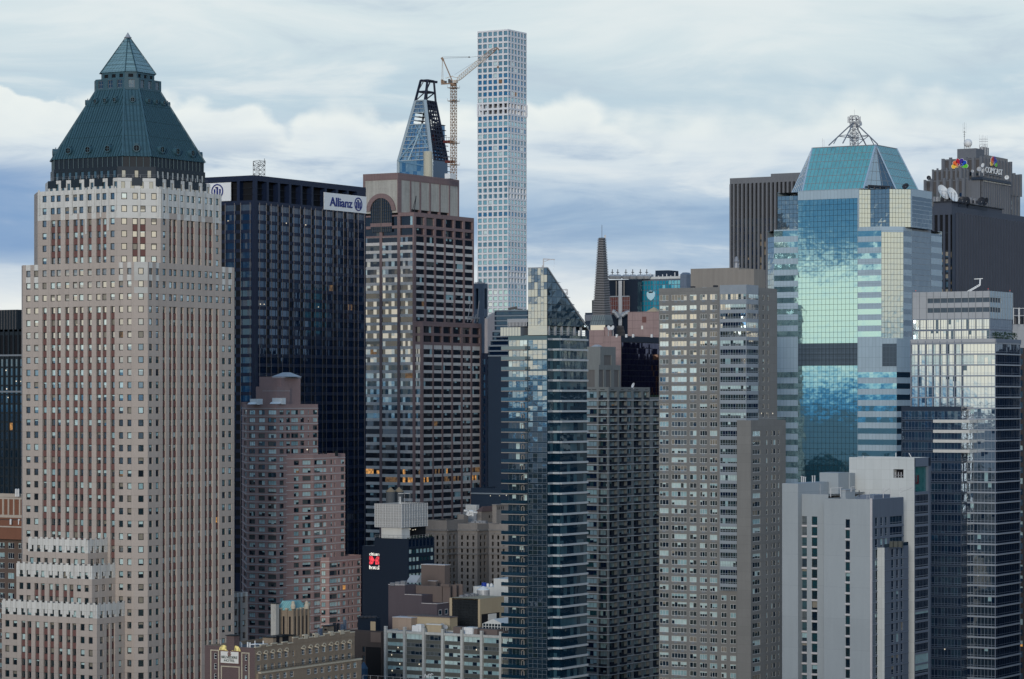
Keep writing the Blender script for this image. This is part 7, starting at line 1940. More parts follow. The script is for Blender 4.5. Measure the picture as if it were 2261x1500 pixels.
glass('glass_turquoise', (.02, .28, .42), 3.0, tint=(.45, .85, 1), wave=.012)
plain('brick_grid_red', (.13, .032, .026), 0.7)
def turquoise_tower():
    d0 = 1300; b = Box(1390.5, 1528, 1560, d0); f = b.W; zt = f.z(616.5, 1440)
    root = thing('office_tower', 'office tower of turquoise glass panels bearing a pale eagle emblem', 'skyscraper', (b.xw, b.ys, 0))
    wall = MB(); gl = MB()
    L2 = f.u(1502); nu = 17; hs = [620, 629.5, 641, 651.5, 665, 675, 688, 698, 708, 718, 728]
    for i in range(nu):
        for j in range(len(hs) - 1):
            u0, u1 = L2 * i / nu, L2 * (i + 1) / nu; z1, z0 = f.z(hs[j], 1440), f.z(hs[j + 1], 1440)
            J = tilt(.02); gl.poly([f.pt(u0 + .12, z0 + .14, J[0]), f.pt(u1 - .12, z0 + .14, J[1]), f.pt(u1 - .12, z1 - .14, J[2]), f.pt(u0 + .12, z1 - .14, J[3])], 'glass_turquoise')
    gl.build('glass_panel', root)
    wall.box(b.xw + .1, b.xe, f.xy(L2)[1], b.yn, 0, zt, 'steel_blue'); wall.box(b.xw - .4, b.xe, f.xy(L2)[1] - .3, b.yn + .3, zt - .1, zt + 1.0, 'board_white'); wall.build('wall', root)
    # black bay with steel ribs and a red grid, set behind
    p = Box(1340, 1391, 1400, d0 + 6); g = p.W; mb = MB(); z1, zm, zb = g.z(618, 1370), g.z(655, 1370), g.z(694, 1370)
    mb.box(p.xw, p.xe, p.ys - 4, p.yn, 0, z1, 'panel_ink'); plate(mb, g, [(0, zb), (g.L, zb), (g.L, zm), (0, zm)], .0, .25, 'brick_grid_red')
    for q in range(14): mb.beam(g.pt(g.L * q / 13, zb, .35), g.pt(g.L * q / 13, zm, .35), .08, 'steel')
    for q in range(5): mb.beam(g.pt(0, zb + (zm - zb) * q / 4, .35), g.pt(g.L, zb + (zm - zb) * q / 4, .35), .1, 'steel')
    for px, w_, m_ in ((1362, .35, 'slab_beige'), (1370.5, 1.1, 'zinc'), (1379, .35, 'slab_beige')): mb.beam(g.pt(g.u(px), zb - 10 if w_ > 1 else zm, .5), g.pt(g.u(px), z1 - .5, .5), w_, m_)
    mb.beam(g.pt(0, zm, .6), g.pt(g.L, zm, .6), .35, 'zinc'); mb.build('black_bay', root)
    mb = MB(); Q = lambda px, py: P3(px, py, d0 + 2)
    for a, c in (((1352, 688), (1358, 690)), ((1358, 690), (1363, 697)), ((1363, 697), (1366, 701)), ((1373, 698), (1380, 692)), ((1380, 692), (1390, 690))): mb.beam(Q(*a), Q(*c), 1.0, 'zinc', 6)
    mb.build('duct', root)
    mb = MB()
    for px in (1352, 1364, 1382, 1397, 1414, 1428):
        x, y, z = P3(px, 618, d0 + 10); mb.lathe(x, y, [(1.6, zt), (2.2, zt + 1.2), (1.2, zt + 2.0), (0, zt + 2.0)], 'zinc', 10); mb.beam((x, y, zt + 2), (x, y, zt + 4.4), .25, 'steel_dark'); mb.beam((x - 1.2, y, zt + 3), (x + 1.2, y, zt + 3), .2, 'steel_dark')
    for px in range(1436, 1502, 9): x, y, z = P3(px, 610, d0 + 10); mb.beam((x, y, zt), (x, y, zt + R.uniform(1.5, 3)), .3, 'zinc')
    mb.build('rooftop_fan', root)
    for pa, pc, pe, yt, yb in ((1430, 1438, 1443, 606, 616), (1447, 1476, 1498, 597, 613)):
        q = Box(pa, pc, pe, d0 + 16); mb = MB(); mb.box(q.xw, q.xe, q.ys, q.yn, zt - .2, q.z(yt), 'panel_slate' if pc > 1450 else 'zinc'); mb.build('rooftop_unit', root)
    q = Box(1502, 1516, 1526, d0 - 6); mb = MB(); z1 = q.z(606); mb.box(q.xw, q.xe, q.ys, q.yn, 0, z1, 'steel_blue'); mb.prism([(q.xw, q.ys), (q.xe, q.ys), (q.xe, q.yn), (q.xw, q.yn)], z1, z1 + .9, 'steel_blue', [(q.xw + .8, q.ys + .8), (q.xe, q.ys + .8), (q.xe, q.yn - .8), (q.xw + .8, q.yn - .8)]); mb.build('stair_tower', root)
    # eagle emblem
    c = lambda x, y: (f.u(1290 + x / 8.824), f.z(590 + y / 8.824, 1440))
    half = [(1303, 462), (1325, 462), (1332, 480), (1322, 492), (1340, 505), (1352, 476), (1378, 490), (1385, 530), (1378, 575), (1358, 612), (1335, 628), (1318, 645), (1303, 652)]
    pts = half + [(2606 - x, y) for x, y in half[::-1]]
    e = MB(); up = [c(1303 + (x - 1303), y) for x, y in half]; n_ = len(half)
    cen = [(1303, y) for x, y in half]
    for k in range(n_ - 1):
        for s in (1, -1):
            q = [c(1303, half[k][1]), c(1303 + s * (half[k][0] - 1303), half[k][1]), c(1303 + s * (half[k + 1][0] - 1303), half[k + 1][1]), c(1303, half[k + 1][1])]
            e.poly([f.pt(u, z, .35) for u, z in q], 'emblem_ice')
    plate(e, f, [c(x, y) for x, y in pts], .1, .22, 'emblem_ice'); e.build('emblem', root)
plain('emblem_ice', (.42, .66, .78), 0.5, var=.03)
turquoise_tower()

def block_between():
    d0 = 1420; b = Box(1292, 1350, 1372, d0); root = thing('office_tower', 'low dark blue office block half hidden behind the louvred spire', 'building', (b.xw, b.ys, 0))
    mb = MB(); z = b.z(690); mb.box(b.xw, b.xe, b.ys, b.yn, 0, z, 'panel_slate')
    for q in range(30): mb.beam(b.W.pt(b.W.L * q / 29, z - 4, .2), b.W.pt(b.W.L * q / 29, z - 1, .2), .2, 'steel_blue')
    p = Box(1307, 1322, 1340, d0 + 14); mb.box(p.xw, p.xe, p.ys, p.yn, z - 1, p.z(663), 'panel_black'); mb.build('wall', root)
block_between()

# ================================================================== taupe concrete apartment tower with a glazed corner
stone('concrete_taupe', (.178, .186, .186), 0.85, 0.07, (6.0, 2.9, 0, .06), .85, .07)
stone('taupe_smooth', (.215, .206, .190), 0.85, 0.06, None, .85, .14)
plain('bay_white', (.23, .275, .32), 0.5)
glass('glass_cream', (.05, .07, .07), 6.0, tint=(1, .97, .9), wave=.006)
def taupe_tower():
    d0 = 930; b = Box(1455, 1645, 1716, d0); zt = b.z(633)
    root = thing('apartment_tower', 'taupe concrete apartment tower with a white-framed glass corner bay', 'skyscraper', (b.xw, b.ys, 0))
    wall = MB(); win = Wins('window', seed=101)
    ry = [657.6] + [680 + 20 * k for k in range(18)] + [1020 + 19.05 * k for k in range(1, 60)]
    ry = [y - 2.5 for y in ry]                                   # measured off the corner
    st = dict(g=['glass_cream', 'glass_cream', 'glass_office', 'glass_dark'], n=3, fr=.12, fm='frame_white', blind=.62, full=.6, per=1, bm=['blind_pale', 'blind_pale', 'blind_cool', 'curtain_grey', 'blind_warm'], lit=.006, jit=.022, jamb='taupe_smooth')
    W = b.W; f0 = Face(W.P, W.xy(W.u(1592)))
    zs, zt_ = rows(d0, [(y - (7 if k == 0 else 5.9), y + 5.9, ('w', k)) for k, y in enumerate(ry)], zt, 0)
    us, ut = cols(f0, [(1456, 1476, '3'), (1482.4, 1516, '5'), (1522.4, 1537.8, '2'), (1545, 1561, '3'), (1567, 1583.5, '3')])
    facade(wall, f0, us, ut, zs, zt_, lambda u, z, i, j: (.22, dict(st, n=int(u))) if u != '.' and z != '-' else (0.0, 'concrete_taupe'), win)
    # air-conditioner grilles under the windows
    gr = MB()
    for y in ry[:45]:
        for px in (1466, 1492, 1507, 1530, 1553, 1575):
            u = f0.u(px); z = ZZ(y + 8.4, d0); gr.poly([f0.pt(u - .55, z - .3, .012), f0.pt(u + .55, z - .3, .012), f0.pt(u + .55, z + .3, .012), f0.pt(u - .55, z + .3, .012)], 'frame_grey')
    gr.build('air_conditioner_grille', root)
    # corner below the bay
    zb = b.z(1306); f1 = Face(f0.Q, W.Q)
    zs1, zt1 = rows(d0, [(y - 5.9, y + 5.9, 'w') for y in ry if y - 7 > 1306], zb, 0)
    us, ut = cols(f1, [(1591.5, 1604, '2'), (1612, 1625, '2'), (1632, 1644, '3')]); facade(wall, f1, us, ut, zs1, zt1, lambda u, z, i, j: (.22, dict(st, n=int(u))) if u != '.' and z == 'w' else (0.0, 'concrete_taupe'), win)
    # south side
    S = b.S; f2 = Face(S.xy(S.u(1669)), S.Q)
    us, ut = cols(f2, [(1674, 1677, 'n'), (1684, 1688, 'b'), (1695, 1698, 'n')])
    ss = dict(st, n=1, fr=.1, blind=.3)
    facade(wall, f2, us, ut, zs, zt_, lambda u, z, i, j: (.25, ss) if u != '.' and z != '-' else (0.0, 'concrete_taupe'), win)
    f3 = Face(W.Q, f2.P); facade(wall, f3, [0, f3.L], ['.'], [0, zb], ['-'], lambda u, z, i, j: (0, 'concrete_taupe'))
    b.shell(wall, 0, zt, 'taupe_smooth', 'roof_pale'); wall.build('wall', root); win.done(root)
    # glazed corner bay, projecting
    k_ = .9; zt2 = b.z(629); c0 = (b.xw - k_, f0.Q[1]); c1 = (b.xw - k_, b.ys - k_); c2 = (f2.P[0], b.ys - k_)
    bay = MB(); bw = Wins('window_band', seed=111); G1, G2 = Face(c0, c1), Face(c1, c2)
    bs = dict(g=['glass_cream', 'glass_cream', 'glass_bright', 'glass_office'], n=10, rows=1, sash=.26, fr=.11, fm='bay_white', per=1, blind=.4, bm=['blind_pale', 'glass_navy', 'glass_navy', 'blind_cool'], jit=.03, jamb='bay_white')
    for f, n in ((G1, 10), (G2, 5)):
        yy = [y for y in ry if y < 1304]
        zz, zg = rows(d0, [(y - 6.4, y + 6.6, 'w') for y in yy], zt2, zb)
        us, ut = cols_u(f.L, [(.12, f.L - .12, 'w')]); facade(bay, f, us, ut, zz, zg, lambda u, z, i, j: (.1, dict(bs, n=n)) if u == 'w' and z == 'w' else (0.0, 'bay_white'), bw)
    x0, y0, x1, y1 = c1[0], c1[1], c2[0], c0[1]
    bay.poly([(x0, y0, zt2 - .3), (x1, y0, zt2 - .3), (x1, y1, zt2 - .3), (x0, y1, zt2 - .3)], 'roof_pale'); bay.poly([(x0, y0, zb), (x1, y0, zb), (x1, y1, zb), (x0, y1, zb)], 'bay_white')
    bay.poly([(x1, y0, zb), (x1, b.ys, zb), (x1, b.ys, zt2), (x1, y0, zt2)], 'bay_white'); bay.poly([(x0, y1, zb), (b.xw, y1, zb), (b.xw, y1, zt2), (x0, y1, zt2)], 'bay_white')
    bo = bay.build('glass_bay', root); bw.done(bo)
    # wing stepping out to the south
    ys = b.ys - 5.0; w = Box(None, 1682.5, 1735, corner=(ys / tan(ray(1682.5)), ys)); w.yn = b.ys; w.W = Face((w.xw, b.ys), (w.xw, ys)); zw = w.z(928)
    wl = MB(); ww = Wins('window', seed=102)
    wx = Face((ys / tan(ray(1658)), ys + 0.0), (w.xw, ys))
    zs2, zt2_ = rows(w.d, [(y - 5.9, y + 5.9, 'w') for y in ry if y > 938], zw, 0)
    us, ut = cols(wx, [(1662, 1679, '3')]); facade(wl, wx, us, ut, zs2, zt2_, lambda u, z, i, j: (.22, st) if u == '3' and z == 'w' else (0.0, 'concrete_taupe'), ww)
    us, ut = cols(w.S, [(1692, 1695, 'n'), (1703, 1706, 'n'), (1708, 1713, 'b'), (1718, 1721, 'n')]); facade(wl, w.S, us, ut, zs2, zt2_, lambda u, z, i, j: (.22, ss) if u != '.' and z == 'w' else (0.0, 'concrete_taupe'), ww)
    wl.poly([(wx.P[0], ys, 0), (wx.P[0], b.ys, 0), (wx.P[0], b.ys, zw), (wx.P[0], ys, zw)], 'concrete_taupe'); w.xw = wx.P[0]; w.shell(wl, 0, zw, 'concrete_taupe', 'roof_pale')
    wl.build('wing', root); ww.done(root)
    rl = MB()
    for h in (.5, 1.0): rl.beam((w.xw, ys, zw + h), (w.xe, ys, zw + h), .05, 'zinc')
    rl.build('railing', root)
    spots(root, f2, [(1681, 913), (1693, 913), (1706, 913)], size=.3)
    # plant house
    p = Box(1525, 1668, 1690, d0 + 22); f = p.W; mb = MB(); z1 = f.z(592, 1600); zlo = zt - 1
    ym = f.xy(f.u(1632))[1]; mb.box(p.xw, p.xe, ym, p.yn, zlo, z1, 'taupe_smooth'); mb.box(p.xw - 1.0, p.xe, p.ys, ym, zlo, z1 - .6, 'taupe_smooth'); mb.build('penthouse', root)
    mb = MB(); x, y = P2(1626, d0 + 30); mb.lathe(x, y, [(.9, z1), (.7, z1 + 1.8), (.9, z1 + 2.2), (.5, z1 + 3.6), (.0, z1 + 4.0)], 'steel', 10); mb.beam((x + 1.6, y, z1), (x + 1.6, y, z1 + 2.6), .3, 'steel'); mb.build('flue', root)
    p = Box(1668, 1672, 1681, d0 + 30); mb = MB(); mb.box(p.xw, p.xe, p.ys, p.yn, zlo, p.z(606), 'steel_dark'); mb.build('cooling_unit', root)
    for px in (1530, 1556, 1580, 1598, 1612):
        mb = MB(); x, y = P2(px, d0 + 12); mb.box(x - .6, x + .6, y - .6, y + .6, zt - .9, zt + R.uniform(.2, .9), R.choice(['steel_dark', 'zinc'])); mb.build('rooftop_vent', root)
taupe_tower()

# ================================================================== mint glass tower with a glass hip roof and lattice mast
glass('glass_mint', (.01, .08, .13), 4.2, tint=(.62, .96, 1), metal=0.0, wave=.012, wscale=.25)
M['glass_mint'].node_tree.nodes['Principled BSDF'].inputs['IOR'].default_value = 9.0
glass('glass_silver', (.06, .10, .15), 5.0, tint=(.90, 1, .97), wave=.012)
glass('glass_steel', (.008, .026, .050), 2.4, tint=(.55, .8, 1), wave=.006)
stone('panel_bluegrey', (.32, .43, .51), 0.5, 0.04, (1.36, 3.8, 0, .05), .62, .04, .35)
stone('louvre_dark', (.065, .095, .125), 0.7, 0.06, (1.36, 1.9, 0, .08), 1.3, .04)
glass('glass_roof_teal', (.10, .33, .38), 2.4, .16, tint=(.7, 1, 1), wave=0)
plain('frame_ice', (.30, .42, .55), 0.4)
def mint_tower():
    d0 = 1040; b = Box(1709, 1980, 2080, d0); xw, ys = b.xw, b.ys; W = b.W
    root = thing('office_tower', 'office tower of mint mirror glass with a teal glass hip roof and lattice mast', 'skyscraper', (xw, ys, 0))
    wall = MB(); win = Wins('window_band', seed=121, cap=100)
    Yp = lambda px: xw * tan(ray(px))
    zL, zM, zT = b.z(747), ZZ(499, d0), ZZ(413.5, d0)
    G0, G1 = Yp(1762), Yp(1893.5)
    dF = dep(xw, (G0 + G1) / 2)
    mint = dict(g='glass_mint', n=6, jit=.010, jamb='frame_dark')
    # centre field: one band of panes per half storey
    f = Face((xw, G0), (xw, G1)); nrow = 0
    us, ut = cols_u(f.L, [(f.L * q / 15 + .05, f.L * (q + 1) / 15 - .05, 'g') for q in range(15)])
    y = 440.0
    while y < 1500:
        mb = MB(); top, bot = ZZ(y, dF), ZZ(y + 12.25, dF); dark = 762 < y + 6 < 812
        for i, t in enumerate(ut):
            if t != 'g': continue
            J = tilt(.0025)
            mb.poly([f.pt(us[i], bot + .05, J[0]), f.pt(us[i + 1], bot + .05, J[1]), f.pt(us[i + 1], top - .05, J[2]), f.pt(us[i], top - .05, J[3])], 'louvre_dark' if dark else 'glass_mint')
        mb.build('louvre_band' if dark else 'window_band', root); y += 12.25
    wall.poly([f.pt(0, 0, -.12), f.pt(f.L, 0, -.12), f.pt(f.L, zT, -.12), f.pt(0, zT, -.12)], 'frame_dark')
    plate(wall, f, [(0, ZZ(440, dF)), (f.L, ZZ(440, dF)), (f.L, zT), (0, zT)], -.12, .16, 'panel_bluegrey')
    # banded wings on the same plane
    bands = [(510 + 24.65 * k, 522 + 24.65 * k, 'g') for k in range(10)]
    low = [(822 + 24.8 * k, 834 + 24.8 * k, 'g') for k in range(26)]
    def wingface(fc, ztop, zbot, rws, px, glassname='glass_mint', n=6):
        zs, zt = rows(fc.d(px), rws, ztop, zbot); us, ut = cols_u(fc.L, [(.04, fc.L - .04, 'g')])
        facade(wall, fc, us, ut, zs, zt, lambda u, z, i, j: (.03, dict(g=glassname, n=n, jit=.010, jamb='frame_dark')) if z == 'g' and u == 'g' else (0.0, 'panel_bluegrey'), win, edge=False)
    c = 5.97
    wingface(Face((xw, Yp(1709)), (xw, G0)), zM, 0, bands + low, 1735)
    wingface(Face((xw, G1), (xw, ys + c)), zM, zL, bands, 1920)
    wingface(Face((xw, G1), (xw, ys)), zL, 0, low, 1930, n=10)
    fl = Face((xw, Yp(1948)), (xw, ys)); plate(wall, fl, [(0, ZZ(809, d0)), (fl.L, ZZ(809, d0)), (fl.L, ZZ(759, d0)), (0, ZZ(759, d0))], .0, .05, 'louvre_dark')
    # corners: mirror chamfers
    def mirror(P_, Q_, z0, z1, nu, nv, m='glass_silver', jit=.006):
        fc = Face(P_, Q_); ch = MB()
        for i in range(nu):
            for j in range(nv):
                a, e, za, zb = fc.L * i / nu, fc.L * (i + 1) / nu, z0 + (z1 - z0) * j / nv, z0 + (z1 - z0) * (j + 1) / nv
                J = [R.uniform(-jit, jit) for _ in range(4)]; ch.poly([fc.pt(a + .05, za + .05, J[0]), fc.pt(e - .05, za + .05, J[1]), fc.pt(e - .05, zb - .05, J[2]), fc.pt(a + .05, zb - .05, J[3])], m)
        wall.poly([fc.pt(0, z0, -.12), fc.pt(fc.L, z0, -.12), fc.pt(fc.L, z1, -.12), fc.pt(0, z1, -.12)], 'frame_dark'); ch.build('mirror_corner', root); return fc
    zm1 = zM - 2.0
    mirror((xw, ys + c), (xw + c, ys), zL, zm1, 7, 20); k1 = Face((xw, ys + c), (xw + c, ys)); plate(wall, k1, [(0, zm1), (k1.L, zm1), (k1.L, zM), (0, zM)], 0, .05, 'panel_bluegrey')
    cn = 5.0; Y9 = Yp(1709)
    mirror((xw + cn, Y9 + cn), (xw, Y9), ZZ(830, d0 + 25), zm1 - .5, 3, 26, 'glass_silver')
    # south faces
    xe = b.xe; x1, x2 = b.xw + b.S.u(2013), b.xw + b.S.u(2056)
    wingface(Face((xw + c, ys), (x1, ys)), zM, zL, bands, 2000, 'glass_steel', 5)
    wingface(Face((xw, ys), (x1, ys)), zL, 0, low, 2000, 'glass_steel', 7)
    fg = Face((x1, ys), (x2, ys))
    zs, zt = rows(d0, [(505 + 12.3 * k, 516.6 + 12.3 * k, 'g') for k in range(82)], zM, 0); us, ut = cols_u(fg.L, [(.05, fg.L - .05, 'g')])
    sw = Wins('window_band', seed=122, rest='curtain_wall')
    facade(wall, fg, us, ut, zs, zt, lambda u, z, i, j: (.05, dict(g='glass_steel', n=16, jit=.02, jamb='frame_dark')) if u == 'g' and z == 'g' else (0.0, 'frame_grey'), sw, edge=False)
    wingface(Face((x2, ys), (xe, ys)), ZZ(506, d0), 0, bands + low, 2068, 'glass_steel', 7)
    # top storey: set-back mirror panels and chamfers between header and south wall
    zt0 = zM - .1
    A = (xw, Yp(1897)); d1 = Face(A, (A[0] + 1, A[1] - 1)); u = d1.u(1922); B_ = d1.xy(u); Cc = (B_[0], B_[0] * tan(ray(1964))); d2 = Face(Cc, (Cc[0] + 1, Cc[1] - 1)); u = d2.u(2011); D = d2.xy(u)
    E = (D[1] / tan(ray(2058)), D[1])
    mirror(A, B_, zt0, zT - .3, 4, 8); mirror(B_, Cc, zt0, zT - .3, 5, 8); mirror(Cc, D, zt0, zT - .3, 7, 8)
    fs = Face(D, E); zs, zt = rows(d0, [(430 + 9.6 * k, 438.6 + 9.6 * k, 'g') for k in range(9)], zT, zt0); us, ut = cols_u(fs.L, [(fs.L * .06, fs.L - .05, 'g')])
    facade(wall, fs, us, ut, zs, zt, lambda u, z, i, j: (.05, dict(g='glass_steel', n=14, jit=.02, jamb='frame_dark')) if u == 'g' and z == 'g' else (0.0, 'panel_bluegrey'), sw)
    wall.poly([(xw, Yp(1893.5), zt0), (*A, zt0), (*A, zT), (xw, Yp(1893.5), zT)], 'panel_bluegrey')
    xl = xw + 2.5; L0, L1 = (xl, xl * tan(ray(1717))), (xl, G0); mirror(L0, L1, zt0 - .5, ZZ(431, d0 + 20) , 6, 8)
    wall.poly([(xw, G0, zt0 - 1), (xl, G0, zt0 - 1), (xl, G0, zT), (xw, G0, zT)], 'panel_bluegrey')
    # back walls and roofs
    yb, yn = ys, Y9 + cn
    for z0, z1, xa in ((0, zM, xe),): 
        wall.poly([(xa, ys, z0), (xa, yn, z0), (xa, yn, z1), (xa, ys, z1)], 'panel_bluegrey'); wall.poly([(xa, yn, z0), (xw + cn, yn, z0), (xw + cn, yn, z1), (xa, yn, z1)], 'panel_bluegrey')
    wall.poly([(xw + cn, yn, zM - .3), (xw, Y9, zM - .3), (xw, ys + c, zM - .3), (xw + c, ys, zM - .3), (xe, ys, zM - .3), (xe, yn, zM - .3)], 'roof_pale')
    wall.poly([(xw, ys + c, zL), (xw, ys, zL), (xw + c, ys, zL)], 'roof_pale')
    top = [(xl, L0[1]), (xl, G0), (xw, G0), A, B_, Cc, D, E, (E[0], L0[1])]; wall.poly([(*p, zT - .2) for p in top], 'roof_pale')
    wall.poly([(*E, zt0), (E[0], L0[1], zt0), (E[0], L0[1], zT), (*E, zT)], 'panel_bluegrey'); wall.poly([(E[0], L0[1], zt0), (*L0, zt0), (*L0, zT), (E[0], L0[1], zT)], 'panel_bluegrey')
    wall.build('wall', root); win.done(root); sw.done(root)
    # glass hip roof
    zb, zz = zT + .2, ZZ(321.5, d0 + 18)
    Xa, Xb = xw + 3.0, xw + 10.5
    a, b2 = (Xa, Xa * tan(ray(1772)), zb), (Xa, Xa * tan(ray(1907)), zb); tl, tc = (Xb, Xb * tan(ray(1794)), zz), (Xb, Xb * tan(ray(1933.5)), zz)
    Yt = tc[1]; tr = (Yt / tan(ray(1979.5)), Yt, zz); Yb = Yt - 5.0; c_, d_ = (Yb / tan(ray(1979)), Yb, zb), (Yb / tan(ray(2031)), Yb, zb)
    mix = lambda p, q, t: tuple(p[i] + (q[i] - p[i]) * t for i in range(3))
    rf = MB(); bar = MB()
    def slope(p0, p1, q1, q0, nu, nv, m):
        for i in range(nu):
            for j in range(nv):
                P = lambda u, v: mix(mix(p0, p1, u), mix(q0, q1, u), v)
                rf.poly([P(i / nu, j / nv), P((i + 1) / nu, j / nv), P((i + 1) / nu, (j + 1) / nv), P(i / nu, (j + 1) / nv)], m)
        for i in range(nu + 1): bar.beam(mix(p0, p1, i / nu), mix(q0, q1, i / nu), .10 if 0 < i < nu else .35, 'steel' if 0 < i < nu else 'frame_ice')
        for j in range(nv + 1): bar.beam(mix(p0, q0, j / nv), mix(p1, q1, j / nv), .10 if 0 < j < nv else .2, 'steel')
    slope(a, b2, tc, tl, 16, 6, 'glass_roof_teal'); slope(c_, d_, tr, tc, 12, 6, 'glass_roof_teal')
    nw = (xw + 9.5, (xw + 9.5) * tan(ray(1743)), zb - 2)
    rf.poly([b2, mix(b2, c_, .55), tc], 'glass_silver'); rf.poly([mix(b2, c_, .55), c_, tc], 'glass_steel'); rf.poly([nw, a, tl], 'glass_silver')
    for t in (.2, .4, .6, .8): bar.beam(mix(b2, c_, t), tc, .09, 'frame_grey'); bar.beam(mix(nw, a, t), mix(tl, tl, 0), .07, 'white_metal')
    for t in (.2, .4, .6, .8): bar.beam(mix(b2, tc, t), mix(c_, tc, t), .09, 'frame_grey'); bar.beam(mix(nw, tl, t), mix(a, tl, t), .12, 'white_metal')
    for q in (nw, c_): bar.beam(q, tl if q is nw else tc, .22, 'frame_ice')
    back = (d_[0], nw[1], zb); tb = (tr[0], tl[1], zz)
    rf.poly([d_, back, tb, tr], 'glass_roof_teal'); rf.poly([back, nw, tl, tb], 'glass_roof_teal'); rf.poly([tl, tc, tr, tb], 'zinc')
    ro = rf.build('glass_roof', root); bar.build('glazing_bar', ro)
    rg = MB()
    for k in range(5): p = mix(b2, c_, .1 + .18 * k); rg.beam((p[0] - 1, p[1] - 1, zT), (p[0] - 1, p[1] - 1, zT + 1.5), .3, 'steel_dark')
    p, q = mix(b2, c_, .1), mix(b2, c_, .75); rg.beam((p[0] - 1, p[1] - 1, zT + 1.2), (q[0] - 1, q[1] - 1, zT + 1.2), .45, 'steel_dark'); rg.build('window_washing_rig', root)
    # lattice mast on four raking legs
    mb = MB(); mx, my = P2(1886, d0 + 26); h = 1.15; ztop = ZZ(256, d0 + 26)
    cs = [(mx - h, my - h), (mx + h, my - h), (mx + h, my + h), (mx - h, my + h)]
    for q in cs: mb.beam((*q, zz - 1), (*q, ztop), .17, 'steel')
    n = 9
    for k in range(n):
        h0, h1 = zz + (ztop - zz) * k / n, zz + (ztop - zz) * (k + 1) / n
        for j in range(4):
            p, q = cs[j], cs[(j + 1) % 4]
            if k % 2: p, q = q, p
            mb.beam((*p, h0), (*q, h1), .09, 'steel'); mb.beam((*p, h1), (*q, h1), .09, 'steel')
    mb.beam((mx, my, zz), (mx, my, ztop - 2), .35, 'white_metal')
    zk = ZZ(272, d0 + 26); feet = [P3(1830, 327, d0 + 14), P3(1938, 322, d0 + 10), P3(1861, 325, d0 + 5), P3(1918, 322, d0 + 36)]
    rad = []
    for fx in feet:
        hd = (mx + (fx[0] - mx) * .05, my + (fx[1] - my) * .05, zk); mb.beam((fx[0], fx[1], zz - .3), hd, .24, 'steel'); rad.append(mix(hd, (fx[0], fx[1], zz), .62))
    for q in rad: mb.beam(q, (mx, my, q[2]), .18, 'steel')
    for i, j in ((0, 2), (2, 1), (1, 3), (3, 0)): mb.beam(rad[i], rad[j], .14, 'steel'); m_ = mix((feet[i][0], feet[i][1], zz), (feet[j][0], feet[j][1], zz), .35); mb.beam(rad[i], m_, .16, 'steel')
    for k in range(10):
        an = 2 * pi * k / 10; px_, py_ = mx + 2.3 * cos(an), my + 2.3 * sin(an); mb.beam((px_, py_, ztop - 2.6), (px_, py_, ztop - .3), .16, 'zinc'); mb.beam((px_, py_, ztop - 1.4), (mx, my, ztop - 1.4), .06, 'steel')
    mb.beam((mx - 2, my - 1, ztop), (mx - 2, my - 1, ztop + 2.0), .05, 'steel'); mb.build('lattice_mast', root)
    mb = MB()
    for px, y1_ in ((1816, 306), (1819.5, 309)): mb.beam(P3(px, 330, d0 + 30), P3(px, y1_, d0 + 30), .06, 'steel')
    mb.build('aerial', root)
    return zT, zz
zT_, zz_ = mint_tower()
dish(1900, 272, 1065, 1.05, .9, .2, 'small grey dish bolted to the lattice mast', ZZ(274, 1065) - .8, m='zinc')
dish(1999, 411, 1050, 1.3, -.6, .6, 'small black dish at the foot of the teal glass roof', zT_ - .2, m='steel_dark')

# ================================================================== the slab towers behind
stone('pier_limestone', (.138, .150, .168), 0.85, 0.08, None, .8, .12)
stone('pier_plum', (.046, .060, .088), 0.6, 0.06, None, .8, .06, .3)
glass('glass_tan_blind', (.20, .17, .12), 1.8, .1, wave=0)
def pier_tower():
    d0 = 1500; b = Box(1611.5, 1786, 1850, d0); f = b.W; zt = f.z(392, 1660)
    root = thing('office_tower', 'grey stone office slab of tall narrow piers behind the taupe apartments', 'skyscraper', (b.xw, b.ys, 0))
    wall = MB(); win = Wins('window', seed=131); n = 19; L = f.L
    sp = [(L * (q + .5) / n - L / n * .27, L * (q + .5) / n + L / n * .27, 'w') for q in range(n)]
    us, ut = cols_u(L, sp)
    dm = f.d(1690)
    zs, zt_ = rows(dm, [(403.5, 428, 'l'), (431, 455, 'l'), (457.5, 480, 'l')] + [(482 + 17.2 * k, 494 + 17.2 * k, 'w') for k in range(30)], zt, 0)
    st = dict(g=['glass_navy', 'glass_navy', 'glass_dark'], blind=.12, bm=['glass_tan_blind'], lit=.008, jamb='pier_limestone')
    facade(wall, f, us, ut, zs, zt_, lambda u, z, i, j: ((.9, 'black_gap') if z == 'l' else (.9, dict(st, blind=.6 if j < 22 else .08)) if z == 'w' else (.8, 'panel_black') if 0 < j < len(zt_) - 1 else (0.0, 'pier_limestone')) if u == 'w' else (0.0, 'pier_limestone'), win)
    for q in range(n + 1):
        u = min(max(L * q / n, .5), L - .5); x, y = f.xy(u); wall.box(x - .5, x + .2, y - .5, y + .5, 0, zt - 3.2, 'pier_limestone')
    z = f.z(429.5, 1660)
    facade(wall, b.S, [0, b.S.L], ['.'], [0, zt], ['-'], lambda u, z, i, j: (0, 'pier_limestone')); b.shell(wall, 0, zt, 'pier_limestone')
    wall.build('wall', root); win.done(root)
    p = Box(1702, 1786, 1850, d0 + 15); mb = MB(); mb.box(p.xw, p.xe, p.ys, p.yn, zt - 1, p.W.z(382.5, 1740), 'pier_limestone'); mb.build('penthouse', root)
pier_tower()

